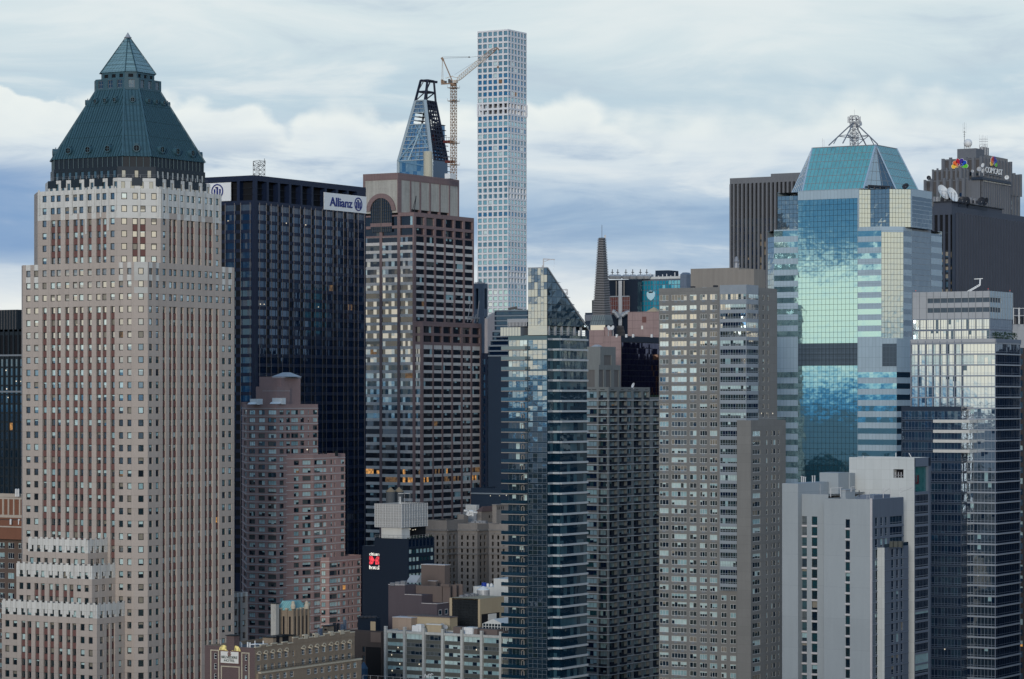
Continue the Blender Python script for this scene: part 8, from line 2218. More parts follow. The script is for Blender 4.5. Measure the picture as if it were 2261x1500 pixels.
def plum_tower():
    d0 = 1380; b = Box(2025, 2101, 2310, d0); zt = b.z(455)
    root = thing('office_tower', 'dark plum office slab ribbed with close-set fins, carrying two white dishes', 'skyscraper', (b.xw, b.ys, 0))
    wall = MB(); win = Wins('window', seed=133)
    f = b.W; us, ut = cols(f, [(2028 + 11.7 * k, 2035 + 11.7 * k, 'w') for k in range(7)])
    zs, zt_ = rows(d0, [(474, 512, 'l'), (515, 552, 'l')] + [(556 + 16.5 * k, 568 + 16.5 * k, 'w') for k in range(40)], zt, 0)
    st = dict(g=['glass_navy'], blind=.75, bm=['glass_tan_blind', 'glass_tan_blind', 'blind_warm'], jamb='pier_plum')
    facade(wall, f, us, ut, zs, zt_, lambda u, z, i, j: ((.8, 'black_gap') if z == 'l' else (.8, st) if z == 'w' else (.7, 'panel_black') if 0 < j < len(zt_) - 1 else (0.0, 'pier_plum')) if u == 'w' else (0.0, 'pier_plum'), win)
    s = b.S; zc = b.z(468)
    us, ut = cols(s, [(2112, 2305, 'g')]); st2 = dict(g='glass_navy', n=26, jit=.02, lit=.0, jamb='pier_plum')
    zs, zt_ = rows(d0, [(470 + 16.5 * k, 482 + 16.5 * k, 'w') for k in range(48)], zt, 0); sw = Wins('window_band', seed=134)
    facade(wall, s, us, ut, zs, zt_, lambda u, z, i, j: (.4, st2) if u == 'g' and z == 'w' else (.3, 'panel_black') if u == 'g' and 0 < j < len(zt_) - 1 else (0.0, 'pier_plum'), sw)
    n = 34; u0 = s.u(2112)
    fin = MB()
    for q in range(n):
        u = u0 + (s.L - u0 - 1) * q / (n - 1); x, y = s.xy(u); fin.box(x - .45, x + .45, y - .9, y + .38, 0, zc, 'pier_plum')
    fin.build('fin', root)
    b.shell(wall, 0, zt, 'pier_plum'); wall.build('wall', root); win.done(root); sw.done(root)
    p = Box(2062, 2103, 2215, d0 + 4); mb = MB(); mb.box(p.xw, p.xe, p.ys + .5, p.yn, zt - 1, p.z(446), 'pier_plum')
    for a, c in ((2118, 2131), (2138, 2180)): plate(mb, p.S, [(p.S.u(a), zt + .2), (p.S.u(c), zt + .2), (p.S.u(c), zt + 1.9), (p.S.u(a), zt + 1.9)], -.5, .55, 'panel_ink')
    mb.box(p.xw - .8, p.xe + .6, p.ys - .3, p.yn, p.z(446), p.z(444), 'steel_dark'); mb.build('penthouse', root)
    zr = p.z(444); mb = MB()
    for q in range(26):
        x, y = P2(2064 + q * 4.4, d0 + 9 + q * .6); h = R.uniform(.6, 2.8); mb.box(x - .6, x + .6, y - .6, y + .6, zr - .1, zr + h, R.choice(['steel_dark', 'steel_dark', 'steel', 'zinc']))
    for q in range(8): x, y = P2(2066 + q * 7, d0 + 7); mb.beam((x, y, zr), (x, y, zr + R.uniform(3, 6)), .1, 'steel_dark')
    mb.build('rooftop_unit', root); return zr
zr_ = plum_tower()
dish(2084, 424, 1392, 3.9, .75, .45, 'big white satellite dish on the plum slab tower, beside the lattice mast building', zr_, group='big white rooftop dishes')
dish(2104, 430, 1392, 3.9, .80, .42, 'big white satellite dish overlapping the other, toward the black dishes', zr_, group='big white rooftop dishes')
for k_, (px_, py_, r_, t_) in enumerate(((2124.5, 442, 1.9, -.3), (2133, 443, 2.0, -.5), (2166, 444, 2.1, -.7), (2175.5, 445.5, 2.1, -1.1))):
    dish(px_, py_, 1394, r_, t_, .35, ('black dish right next to the big white dishes', 'black dish second from the big white dishes', 'dark blue dish standing in front of the stone pier tower, nearer the white dishes', 'dark blue dish at the far end of the plum tower roof')[k_], zr_, m='steel_dark')

stone('stone_rock', (.128, .144, .168), 0.85, 0.08, None, .8, .14)
stone('stone_rock_spandrel', (.085, .085, .09), 0.8, 0.1, None, .8, .1)
FEATHERS = [('feather_yellow', (.80, .50, .06)), ('feather_orange', (.72, .13, .03)), ('feather_red', (.42, .008, .03)), ('feather_violet', (.045, .020, .25)), ('feather_blue', (.005, .065, .46)), ('feather_green', (.11, .50, .04))]
for n_, c_ in FEATHERS: plain(n_, c_, 0.5, var=.03)
def stepped_stone():
    d0 = 1590
    root = thing('office_tower', 'stepped grey stone tower with soaring piers, a rainbow feather emblem and white dome', 'skyscraper', (*P2(2120, d0), 0))
    wall = MB(); win = Wins('window', seed=141)
    X = lambda v: 2000 + v / 5.77; Yv = lambda v: 240 + v / 5.77
    st = dict(g=['glass_navy', 'glass_dark'], blind=.35, bm=['blind_pale', 'curtain_grey', 'glass_tan_blind'], jamb='stone_rock')
    def tier(a, c, e, dd, ytop, nw, ns, first=30, openrow=True):
        b = Box(X(a), X(c), X(e), dd); zt = b.z(Yv(ytop))
        for f, n in ((b.W, nw), (b.S, ns)):
            if not n: facade(wall, f, [0, f.L], ['.'], [0, zt], ['-'], lambda u, z, i, j: (0, 'stone_rock')); continue
            us, ut = cols_u(f.L, [(f.L * (q + .5) / n - f.L / n * .24, f.L * (q + .5) / n + f.L / n * .24, 'w') for q in range(n)])
            y0 = Yv(ytop) + first; zs, zt_ = rows(b.d, [(Yv(ytop) + 1.5, y0 - 4, 'l')] + [(y0 + 14.0 * k, y0 + 8.5 + 14.0 * k, 'w') for k in range(46)], zt, 0)
            facade(wall, f, us, ut, zs, zt_, lambda u, z, i, j: ((.8, 'stone_rock_spandrel') if z in 'l-' else (.8, st)) if u == 'w' else (0.0, 'stone_rock'), win)
            for q in range(n + 1):
                u = f.L * q / n; x, y = f.xy(u); k = f.L / n * .16; wall.box(x - k, x + k, y - k, y + k, zt - 12, zt + (.9 if q % 2 else .4), 'stone_rock')
        b.shell(wall, 0, zt, 'stone_rock'); return b, zt
    t1 = tier(245, 738, 968, d0, 898, 6, 5)
    t2 = tier(345, 700, 960, d0 + 7, 770, 6, 6, 24)
    t3 = tier(475, 962, 1334, d0 + 14, 628, 5, 9)
    t4 = tier(655, 895, 1000, d0 + 22, 505, 0, 0)
    t5 = tier(800, 1335, 1458, d0 + 60, 836, 0, 3)
    wall.build('wall', root); win.done(root)
    b3, z3 = t3
    lo = Box(X(760), X(968), X(1334), d0 - 3); mb = MB(); z0, z1 = lo.z(Yv(905)), lo.z(Yv(870)); mb.box(lo.xw - .3, lo.xe, lo.ys - .4, lo.ys + 6, z0, z1, 'panel_slate'); mb.build('ledge', root)
    lw = MB()
    for q in range(22): u = lo.S.L * (.05 + .93 * q / 21); plate(lw, lo.S, [(u - .35, z0 - .9), (u + .35, z0 - .9), (u + .35, z0 - .3), (u - .35, z0 - .3)], .42, .1, 'lamp_soft')
    lw.build('lit_lamp', root)
    wall2 = Box(X(968), X(968), X(1334), d0 - 2); f = Face(P2(X(968), d0 - 2), (wall2.xe, wall2.ys)); m = MB()
    n = 13; us, ut = cols_u(f.L, [(f.L * (q + .5) / n - f.L / n * .24, f.L * (q + .5) / n + f.L / n * .24, 'w') for q in range(n)]); zw = Wins('window', seed=142, cap=90)
    zs, zt_ = rows(wall2.d, [(Yv(925) + 14 * k, Yv(925) + 9 + 14 * k, 'w') for k in range(46)], z0, 0)
    facade(m, f, us, ut, zs, zt_, lambda u, z, i, j: ((.7, st) if z == 'w' else (.6, 'stone_rock_spandrel')) if u == 'w' else (0.0, 'stone_rock'), zw); m.box(f.P[0], wall2.xe, f.P[1] + 1, f.P[1] + 14, 0, z0 - .1, 'stone_rock'); m.build('wall', root); zw.done(root)
    mb = MB(); p = Box(X(800), X(890), X(1300), d0 + 24); mb.box(p.xw, p.xe, p.ys, p.yn, z3 - 1, p.z(Yv(565)), 'stone_belt'); mb.build('penthouse', root)
    p = Box(X(938), X(1000), X(1058), d0 + 40); mb = MB(); mb.box(p.xw, p.xe, p.ys, p.yn, z3, p.z(Yv(490)), 'stone_rock'); mb.build('penthouse', root); zc = p.z(Yv(490))
    mb = MB()
    for v in (940, 962, 980, 985, 1008, 1012, 1036): x, y = P2(X(v), d0 + 40); mb.beam((x, y, zc - 14 if v != 985 else zc), (x, y, ZZ(Yv(372 + (v % 3) * 12), d0)), .28, 'zinc'); mb.beam((x, y, ZZ(Yv(375), d0)), (x, y, ZZ(Yv(250 + (v % 5) * 8), d0)), .05, 'steel')
    for h in (390, 420, 455): mb.beam(P3(X(935), Yv(h), d0 + 40), P3(X(1045), Yv(h), d0 + 40), .16, 'steel')
    mb.build('aerial', root)
    b4, z4 = t4; mb = MB(); x, y = P2(X(746), d0 + 30); mb.beam((x, y, z4), (x, y, ZZ(Yv(228), d0)), .17, 'steel_dark'); mb.beam((x, y, z4), (x, y, ZZ(Yv(110), d0)), .06, 'steel_dark')
    for v in (-18, 22): x2, y2 = P2(X(746 + v), d0 + 30); mb.beam((x2, y2, ZZ(Yv(245), d0)), (x2, y2, ZZ(Yv(120), d0)), .05, 'steel'); mb.beam((x2, y2, ZZ(Yv(240), d0)), (x, y, ZZ(Yv(240), d0)), .08, 'steel_dark')
    for v in (250, 290, 330, 355): mb.beam(P3(X(736), Yv(v), d0 + 30), P3(X(756), Yv(v), d0 + 30), .12, 'steel_dark')
    mb.build('aerial', root)
    # round white radome on legs
    x, y = P2(X(792), d0 + 30); r = 55 / 5.77 * d0 / F; zcn = ZZ(Yv(441), d0 + 30); rt = thing('radome', 'round white radome ball on top of the stepped stone tower', 'dome', (x, y, z4))
    mb = MB(); mb.lathe(x, y, [(r * cos(a), zcn + r * sin(a)) for a in [-pi / 2 + pi * k / 12 for k in range(13)]], 'white_metal', 24); mb.build('shell', rt)
    mb = MB()
    for k in range(6): a = 2 * pi * k / 6; mb.beam((x + r * .6 * cos(a), y + r * .6 * sin(a), z4 - .3), (x + r * .6 * cos(a), y + r * .6 * sin(a), zcn - r * .7), .16, 'white_metal')
    mb.build('leg', rt)
    # feather emblem and lettering
    def feathers(f, cu, cz, s, off, par):
        for k, (m_, _) in enumerate(FEATHERS):
            an = radians((172, 140, 108, 72, 40, 8)[k]); mb = MB(); pts = []
            L_, w_ = s, s * .245
            for q in range(13):
                t = 2 * pi * q / 13; rr = .72 + .28 * cos(t); pu, pv = L_ * rr, w_ * sin(t)
                if rr < .5: pv *= .6
                pts.append((cu + pu * cos(an) - pv * sin(an), cz + pu * sin(an) + pv * cos(an)))
            tip = (cu + s * .16 * cos(an), cz + s * .16 * sin(an)); i = min(range(13), key=lambda q: (pts[q][0] - tip[0]) ** 2 + (pts[q][1] - tip[1]) ** 2); pts[i] = tip
            g = (sum(p[0] for p in pts) / 13, sum(p[1] for p in pts) / 13)
            plate(mb, f, [(g[0] + (p[0] - g[0]) * 1.14, g[1] + (p[1] - g[1]) * 1.08) for p in pts], off, .18, 'sign_white'); plate(mb, f, pts, off + .18, .12, m_); mb.build('emblem_feather', par)
    b3 = t3[0]; f = Face((b3.xw - .8, b3.yn), (b3.xw - .8, b3.ys)); sg = MB(); cu, cz = f.u(X(692)), f.z(Yv(748), X(692)); sg.beam(f.pt(cu, cz - 1, .2), f.pt(cu, cz + 4, .2), .15, 'steel'); so = sg.build('sign_post', root)
    feathers(f, cu, cz, f.u(X(790)) - cu + .4, .4, so)
    f = Face((b3.xw, b3.ys - .8), (b3.xe, b3.ys - .8)); sg = MB(); u0, u1 = f.u(X(1002)), f.u(X(1218)); zlo, zhi = f.z(Yv(815), X(1002)), f.z(Yv(740), X(1002))
    sg.beam(f.pt(u0, zlo - .6, .3), f.pt(u1, zlo - .6, .3), .2, 'steel'); so = sg.build('sign_post', root)
    lettering('COMCAST', f, u0, u1, zlo, zhi, .5, 'sign_white', 'sign_lettering', so, .3)
    cu = f.u(X(1106)); feathers(f, cu, f.z(Yv(722), X(1106)), 5.2, .5, so)
    return t1[1], t3[1]
plain('lamp_soft', (.5, .5, .45), .5)
z1_, z3_ = stepped_stone()
for k_, (px_, py_, r_, t_, m_) in enumerate(((2051, 393, 1.3, .2, 'steel_dark'), (2147, 378, .9, .3, 'zinc'), (2162, 373.5, 1.3, -.2, 'zinc'), (2170, 365, 1.2, -.9, 'white_metal'), (2170.5, 377, 1.2, -1.0, 'white_metal'), (2223, 392, 1.2, -.3, 'white_metal'))):
    dish(px_, py_, 1583, r_, t_, .2, ('dark dish on the lowest setback of the stepped stone tower', 'grey dish below the rainbow feather emblem', 'grey dish on the ledge before the white lettering', 'white dish above another at the start of the white lettering', 'white dish below another at the start of the white lettering', 'white dish past the end of the white lettering')[k_], ZZ(396, 1583) if k_ == 0 else ZZ(388, 1583), m=m_)

# ================================================================== silver-banded glass tower at the right
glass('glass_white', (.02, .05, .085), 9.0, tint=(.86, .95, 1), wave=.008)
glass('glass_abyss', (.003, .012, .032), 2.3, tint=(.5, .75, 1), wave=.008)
stone('panel_silver', (.34, .37, .40), 0.45, 0.04, (4.0, 3.9, 0, .05), .75, .05, .4)
plain('mullion_pale', (.25, .29, .34), 0.45)
plain('band_steel', (.12, .155, .21), 0.45)
glow('lamp_red', (1.0, .10, .06), .5)
def silver_tower():
    d0 = 950; b = Box(2010.5, 2198.5, 2253, d0)
    root = thing('office_tower', 'tall glass tower with silver panelled top box and pale window grids', 'skyscraper', (b.xw, b.ys, 0))
    wall = MB(); win = Wins('window_band', seed=151, cap=100); bandm = MB()
    z2 = b.z(748)
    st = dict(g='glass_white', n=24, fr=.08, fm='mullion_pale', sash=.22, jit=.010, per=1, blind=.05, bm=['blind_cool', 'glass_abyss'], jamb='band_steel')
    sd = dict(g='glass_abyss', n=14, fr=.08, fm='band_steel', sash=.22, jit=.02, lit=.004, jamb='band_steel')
    ry = [(759 + 24 * k, 781 + 24 * k, 'w') for k in range(9)] + [(759 + 216 + 22.9 * k, 759 + 216 + 20.3 + 22.9 * k, 'w') for k in range(36)]
    zs, zt_ = rows(d0, ry, z2, 0)
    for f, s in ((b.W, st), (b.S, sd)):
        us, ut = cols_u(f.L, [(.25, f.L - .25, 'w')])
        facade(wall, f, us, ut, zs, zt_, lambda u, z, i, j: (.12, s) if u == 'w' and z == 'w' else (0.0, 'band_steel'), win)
        for a, c, t in ry:
            z = ZZ(a - 1.2, d0); plate(bandm, f, [(0, z - .22), (f.L, z - .22), (f.L, z + .22), (0, z + .22)], 0, .3, 'mullion_pale')
    for q in range(8):                                          # broad vertical fins on the upper west side
        u = b.W.u(2010.5 + 16.1 * q + 1); bandm.beam(b.W.pt(u, b.z(985), .2), b.W.pt(u, z2 - .5, .2), .24, 'band_steel')
    plate(bandm, b.W, [(0, z2 - 1.3), (b.W.L, z2 - 1.3), (b.W.L, z2), (0, z2)], 0, .3, 'panel_silver'); plate(bandm, b.S, [(0, z2 - 1.3), (b.S.L, z2 - 1.3), (b.S.L, z2), (0, z2)], 0, .3, 'band_steel')
    b.shell(wall, 0, z2, 'band_steel', 'roof_pale', .3); wall.build('wall', root); bandm.build('floor_band', root); win.done(root)
    rl = MB(); rl.beam(b.W.pt(0, z2 + .7, 0), b.W.pt(b.W.L, z2 + .7, 0), .05, 'zinc'); rl.beam(b.S.pt(0, z2 + .7, 0), b.S.pt(b.S.L, z2 + .7, 0), .05, 'zinc'); rl.build('railing', root)
    # top box
    t = Box(2015, 2185.5, 2236, d0 + 7); z1, zg = t.z(642.5), t.z(703); mb = MB(); tw = Wins('window_band', seed=152)
    for f, s, c0 in ((t.W, dict(st, n=30), 'panel_silver'), (t.S, dict(sd, n=10), 'panel_bluegrey')):
        lv = (f.u(2048), f.L, 'l') if f is t.W else (0.0, f.L * .5, 'l')
        us, ut = cols_u(f.L, [lv]); d_ = t.d
        zs, zt_ = rows(d_, [(657, 667.5, 'l'), (678.5, 689, 'l')], z1, zg)
        facade(mb, f, us, ut, zs, zt_, lambda u, z, i, j: (.25, 'louvre_dark') if u == 'l' and z == 'l' else (0.0, c0))
        us, ut = cols_u(f.L, [(.2, f.L - .2, 'w')]); zs, zt_ = rows(d_, [(704.5, 726.5, 'w'), (729.5, 748, 'w')], zg, z2 - 1)
        facade(mb, f, us, ut, zs, zt_, lambda u, z, i, j: (.1, s) if u == 'w' and z == 'w' else (0.0, 'band_steel'), tw)
        n = 11 if f is t.W else 9
        for q in range(n + 1): u = f.L * q / n; mb.beam(f.pt(u, zg if f is t.S else z2, .05), f.pt(u, z1, .05), .13, 'frame_grey')
    t.shell(mb, z2 - 1, z1, 'panel_silver', 'roof_pale', .5); to = mb.build('top_box', root); tw.done(to)
    mb = MB(); Q = lambda px, py: P3(px, py, d0 + 20)
    for e in (-1, 1): mb.beam(Q(2131 + e, 648 + e), Q(2163 + e, 629.5 + e), .16, 'white_metal')
    for q in range(7): mb.beam(Q(2133 + 4.6 * q, 648 - 2.65 * q), Q(2136 + 4.6 * q, 645 - 2.65 * q), .12, 'white_metal')
    mb.beam(Q(2163.5, 630), Q(2164, 617), .3, 'white_metal'); mb.beam(Q(2151, 616.5), Q(2170, 615.5), .18, 'white_metal'); mb.build('window_washing_rig', root)
    bl = MB()
    for px, py in ((2022, 641), (2182, 637), (2230, 641)): x, y, z = P3(px, py, d0 + 9); bl.box(x - .1, x + .1, y - .1, y + .1, z - .8, z - .3, 'steel'); bl.box(x - .1, x + .1, y - .1, y + .1, z - .3, z, 'lamp_red')
    bl.build('obstruction_lamp', root)
    pl = MB()
    for k in range(220):
        x, y = t.xw + R.uniform(.5, t.xe - t.xw), t.ys - R.uniform(.3, 1.6); z = z2 + R.uniform(0, 2.2); s = .3; pl.poly([(x - s, y, z), (x + s, y - .2, z + R.uniform(-.2, .3)), (x, y, z + .5)], 'shrub')
    pl.build('terrace_planting', root)
    # projecting wing with white balcony slabs, dark reflections put into its glass
    xw = b.xw - 5.0; y0 = xw * tan(ray(2123)); w = Box(1990, None, None, corner=(xw, y0)); w.xe = b.xw; w.S = Face((xw, y0), (b.xw, y0)); zw = w.z(898)
    wm = MB(); ww = Wins('window_band', seed=153, cap=60); dk = dict(g=['glass_abyss', 'glass_abyss', 'glass_steel'], n=18, fr=.08, fm='band_steel', sash=.22, jit=.02, per=1, jamb='panel_slate')
    zs, zt_ = rows(w.d, [(908 + 22.9 * k, 927 + 22.9 * k, 'w') for k in range(42)], zw, 0)
    for f in (w.W, w.S):
        us, ut = cols_u(f.L, [(.2, f.L - .2, 'w')])
        facade(wm, f, us, ut, zs, zt_, lambda u, z, i, j: (.1, dict(dk, n=18 if f is w.W else 4)) if u == 'w' and z == 'w' else (0.0, 'panel_slate'), ww)
    wm.poly([(xw, y0, zw), (b.xw, y0, zw), (b.xw, w.yn, zw), (xw, w.yn, zw)], 'roof_felt'); wm.poly([(b.xw, w.yn, 0), (xw, w.yn, 0), (xw, w.yn, zw), (b.xw, w.yn, zw)], 'panel_slate')
    wo = wm.build('wing', root); ww.done(wo)
    for py in (930.5, 953, 974.5, 996.5):
        mb = MB(); z = w.z(py); f = w.W; u0 = f.u(2064); x0, ya = f.xy(u0, 1.5); yb = y0 - 3.4
        mb.box(x0, xw, yb, ya, z - .5, z + .5, 'slab_white'); mb.box(xw, b.xw, yb, y0, z - .5, z + .5, 'slab_white'); mb.build('balcony_slab', root)
    spots(root, b.W, [(2135, 1098), (2160, 1271)], size=.3); spots(root, w.W, [(2086, 1434)], size=.4)
plain('slab_white', (.50, .52, .51), 0.6)
silver_tower()

# ================================================================== pale grey hotel in front
stone('render_grey', (.290, .335, .365), 0.85, 0.04, (40, 8.7, 0, .05), .85, .05)
stone('panel_white_hotel', (.47, .515, .525), 0.55, 0.03, (2.6, 2.9, 0, .05), .82, .05, .35)
stone('render_shaded', (.105, .135, .180), 0.8, 0.04)  # darker copy of the grey render, shade painted on the south faces
glass('glass_sign_teal', (.02, .12, .13), 2.4, tint=(.6, 1, 1))
plain('sign_maroon', (.06, .012, .02), .6)
def grey_hotel():
    d0 = 800
    root = thing('hotel', 'pale grey blank-walled hotel with thin window strips and a white roof block', 'skyscraper', (*P2(1924, d0), 0))
    wall = MB(); win = Wins('window', seed=161)
    st = dict(g=['glass_dark', 'glass_teal', 'glass_office'], n=1, fr=.10, fm='frame_dark', sash=.22, blind=.15, bm=['blind_cool', 'blind_warm'], jit=.012, lit=.01, jamb='render_grey')
    C = Box(1819, 1924, 1995, d0); zC = C.z(1103); f = C.W
    n = 24; P_ = 23.7
    def strip(face, px0, px1, y0, wallm, z0, ztop, dref, pitch=P_):
        us, ut = cols(face, px0) if isinstance(px0, list) else cols(face, [(px0, px1, 'w')])
        zs, zt_ = rows(dref, [(y0 + pitch * k, y0 + pitch * k + 18.5, 'w') for k in range(n)], ztop, z0)
        facade(wall, face, us, ut, zs, zt_, lambda u, z, i, j: (.25, st) if u == 'w' and z == 'w' else (0.0, wallm), win)
        for i, t in enumerate(ut):
            if t != 'w': continue
            for k in range(n):
                z = ZZ(y0 + pitch * k + 20.6, dref)
                if z > 0: plate(wall, face, [(us[i] - .12, z - .24), (us[i + 1] + .12, z - .24), (us[i + 1] + .12, z + .24), (us[i] - .12, z + .24)], 0, .22, 'trim_white')
    strip(f, 1867, 1876.5, 1147, 'render_grey', 0, zC, f.d(1870))
    # middle part, set back, two window strips
    xb = C.xw + 3.0; B_ = Box(None, None, None, corner=(xb, f.P[1])); B_.yn = xb * tan(ray(1760)); B_.xe = xb + 25; B_.W = Face((xb, B_.yn), (xb, B_.ys)); zB = ZZ(1092, dep(xb, B_.ys))
    strip(B_.W, [(1770, 1781.5, 'w'), (1792.5, 1804.5, 'w')], None, 1140.5, 'render_grey', 0, zB, B_.W.d(1788), 23.4)
    wall.poly([(C.xw, f.P[1], 0), (xb, f.P[1], 0), (xb, f.P[1], zC), (C.xw, f.P[1], zC)], 'render_grey')
    A = Box(None, None, None, corner=(C.xw + .4, (C.xw + .4) * tan(ray(1762)))); A.yn = A.xw * tan(ray(1727)); A.xe = A.xw + 22; zA = ZZ(1068, A.d)
    wall.box(A.xw, A.xe, A.ys, A.yn, 0, zA, 'render_grey')
    B_.shell(wall, 0, zB, 'render_grey', 'roof_pale', .5)
    # south side of the front block: solid head, narrow windows, projecting bay
    S = C.S; zs, zt_ = rows(d0, [(1144 + 23.7 * k, 1163 + 23.7 * k, 'w') for k in range(n)], zC, 0)
    us, ut = cols(S, [(1932, 1938, 'w'), (1944, 1949, 'w'), (1954, 1959, 'w'), (1965, 1993, 'g')])
    ss = dict(st, g=['glass_abyss', 'glass_steel'], fr=.08, fm='mullion_pale')
    facade(wall, S, us, ut, zs, zt_, lambda u, z, i, j: (.2, dict(ss, n=4 if u == 'g' else 1)) if u in 'wg' and z == 'w' else (0.0, 'render_shaded'), win)
    for k in range(n):
        z = ZZ(1166.5 + 23.7 * k, d0)
        if z > 0: plate(wall, S, [(0, z - .14), (S.L, z - .14), (S.L, z + .14), (0, z + .14)], 0, .12, 'band_steel')
    x, y = C.xw, C.ys; wall.box(x - .25, x + .25, y - .25, y + .25, 0, zC + .3, 'trim_white')
    C.shell(wall, 0, zC, 'render_grey', 'roof_pale', .4)
    yb_ = C.ys - 2.2; bx0, bx1 = yb_ / tan(ray(1953)), yb_ / tan(ray(2006)); zb_ = ZZ(1210, dep(bx0, yb_))
    bw = Face((bx0, C.ys), (bx0, yb_)); bs = Face((bx0, yb_), (bx1, yb_)); facade(wall, bw, [0, bw.L], ['.'], [0, zb_], ['-'], lambda u, z, i, j: (0, 'panel_white_hotel'))
    us, ut = cols(bs, [(1968, 1974, 'w'), (1979, 1984, 'w'), (1989, 1994, 'w')]); zs, zt_ = rows(dep(*bs.P), [(1214 + 23.7 * k, 1233 + 23.7 * k, 'w') for k in range(n)], zb_, 0)
    facade(wall, bs, us, ut, zs, zt_, lambda u, z, i, j: (.2, ss) if u == 'w' and z == 'w' else (0.0, 'render_shaded'), win)
    wall.poly([(bx0, yb_, zb_), (bx1, yb_, zb_), (bx1, C.ys, zb_), (bx0, C.ys, zb_)], 'roof_pale')
    for k in range(n):
        z = ZZ(1236.5 + 23.7 * k, dep(*bs.P))
        if z > 0: plate(wall, bs, [(0, z - .12), (bs.L, z - .12), (bs.L, z + .12), (0, z + .12)], 0, .1, 'band_steel')
    # tall white block behind
    yD = C.ys + 1.2; D = Box(None, None, None, corner=(yD / tan(ray(2019)), yD)); D.yn = D.xw * tan(ray(1875)); D.xe = yD / tan(ray(2055)); D.W = Face((D.xw, D.yn), (D.xw, D.ys)); D.S = Face((D.xw, D.ys), (D.xe, D.ys)); zD = D.z(1011.5)
    us, ut = cols(D.W, [(1972.5, 1995, 'o')]); zs, zt_ = rows(D.W.d(1985), [(1036.5, 1055.5, 'o')], zD, 0)
    facade(wall, D.W, us, ut, zs, zt_, lambda u, z, i, j: (2.2, 'black_gap') if u == 'o' and z == 'o' else (0.0, 'panel_white_hotel'))
    us, ut = cols(D.S, [(2021, 2050, 'g')]); zs, zt_ = rows(D.d, [(1031, 1087, 'q')] + [(1093 + 23.6 * k, 1113 + 23.6 * k, 'w') for k in range(n + 3)], zD, 0)
    facade(wall, D.S, us, ut, zs, zt_, lambda u, z, i, j: ((.8, 'glass_sign_teal') if z == 'q' else (.15, dict(ss, g='glass_abyss', n=9)) if z == 'w' else (0.0, 'band_steel')) if u == 'g' else (0.0, 'render_shaded' if z != '-' or j < len(zt_) - 1 else 'panel_ink'), win)
    D.shell(wall, 0, zD, 'panel_white_hotel', 'roof_pale', .4)
    wall.build('wall', root); win.done(root)
    sg = MB(); sf = D.S; plate(sg, sf, [(sf.u(2022), D.z(1086)), (sf.u(2044), D.z(1086)), (sf.u(2044), D.z(1032)), (sf.u(2022), D.z(1032))], -.7, .1, 'glass_sign_teal'); so = sg.build('sign', root)
    lettering('u', sf, sf.u(2023), sf.u(2032), D.z(1070), D.z(1050), -.6, 'sign_maroon', 'sign_lettering', so, .2)
    mb = MB(); gf = D.W
    for q in range(4): mb.beam(gf.pt(gf.u(1974 + 6 * q), gf.z(1055, 1980), -1.2), gf.pt(gf.u(1974 + 6 * q), gf.z(1043, 1980), -1.2), .2, 'steel')
    mb.beam(gf.pt(gf.u(1974), gf.z(1050, 1980), -.8), gf.pt(gf.u(1994), gf.z(1050, 1980), -.8), .12, 'steel'); mb.build('rooftop_unit', root)
    # roof blocks, davits, stacks
    p = Box(1809.5, 1851, 1875, d0 + 28); mb = MB(); mb.box(p.xw, p.xe, p.ys, p.yn, zB - 2, p.z(1044), 'render_grey'); mb.build('penthouse', root)
    p = Box(1846, 1877, 1888, d0 + 34); mb = MB(); mb.box(p.xw, p.xe, p.ys, p.yn, zB - 2, p.z(1045), 'render_grey'); mb.build('penthouse', root)
    p = Box(1856, 1867, 1888, d0 + 10); mb = MB(); mb.box(p.xw, p.xe, p.ys, p.yn, zC - .5, p.z(1083), 'render_grey'); mb.box(p.xw - .2, p.xe + .2, p.ys - .2, p.yn + .2, p.z(1083), p.z(1081.5), 'zinc'); mb.build('penthouse', root)
    p = Box(1893, 1930, 1966, d0 + 8); mb = MB(); mb.box(p.xw, p.xe, p.ys, p.yn, zC - .5, p.z(1094), 'band_steel'); mb.build('roof_screen', root)
    mb = MB()
    for px, y0, y1 in ((1770, 1096, 1058), (1774, 1096, 1059), (1778, 1096, 1060), (1794, 1096, 1057), (1799, 1096, 1057)): x, y = P2(px, d0 + 24); mb.lathe(x, y, [(.2, ZZ(y0, d0)), (.2, ZZ(y1, d0)), (.28, ZZ(y1, d0)), (.28, ZZ(y1 - 1.5, d0)), (0, ZZ(y1 - 1.5, d0))], 'zinc', 8)
    mb.build('flue', root)
    mb = MB(); a, c = P2(1763, d0 + 24), P2(1810, d0 + 24)
    for py in (1069, 1080): mb.beam((*a, ZZ(py, d0 + 24)), (*c, ZZ(py, d0 + 24)), .06, 'zinc')
    for q in range(7): x, y = P2(1763 + q * 8, d0 + 24); mb.beam((x, y, ZZ(1095, d0 + 24)), (x, y, ZZ(1069, d0 + 24)), .05, 'zinc')
    mb.build('railing', root)
    for px, h, arm, yb in ((1834, 1078, 26, 1098), (1855.5, 1077, 0, 1097), (1879, 1076, 8, 1087), (1950, 1079.5, 16, 1100), (1988, 1078.5, 28, 1089)):
        mb = MB(); Q = lambda x, y: P3(x, y, d0 + 6); mb.beam(Q(px, yb), Q(px, h), .13, 'zinc')
        if arm: mb.beam(Q(px, h), Q(px + arm, h - 1.5), .08, 'zinc'); mb.beam(Q(px, h + 9), Q(px + arm * .9, h - .5), .06, 'steel')
        if px == 1950: mb.beam(Q(px + arm, h), Q(px + arm, h + 20), .11, 'zinc')
        mb.build('davit', root)
    mb = MB(); mb.beam(P3(1897, 1097, d0 + 5), P3(1897, 1083, d0 + 5), .14, 'frame_dark'); mb.build('flue', root)
    mb = MB()
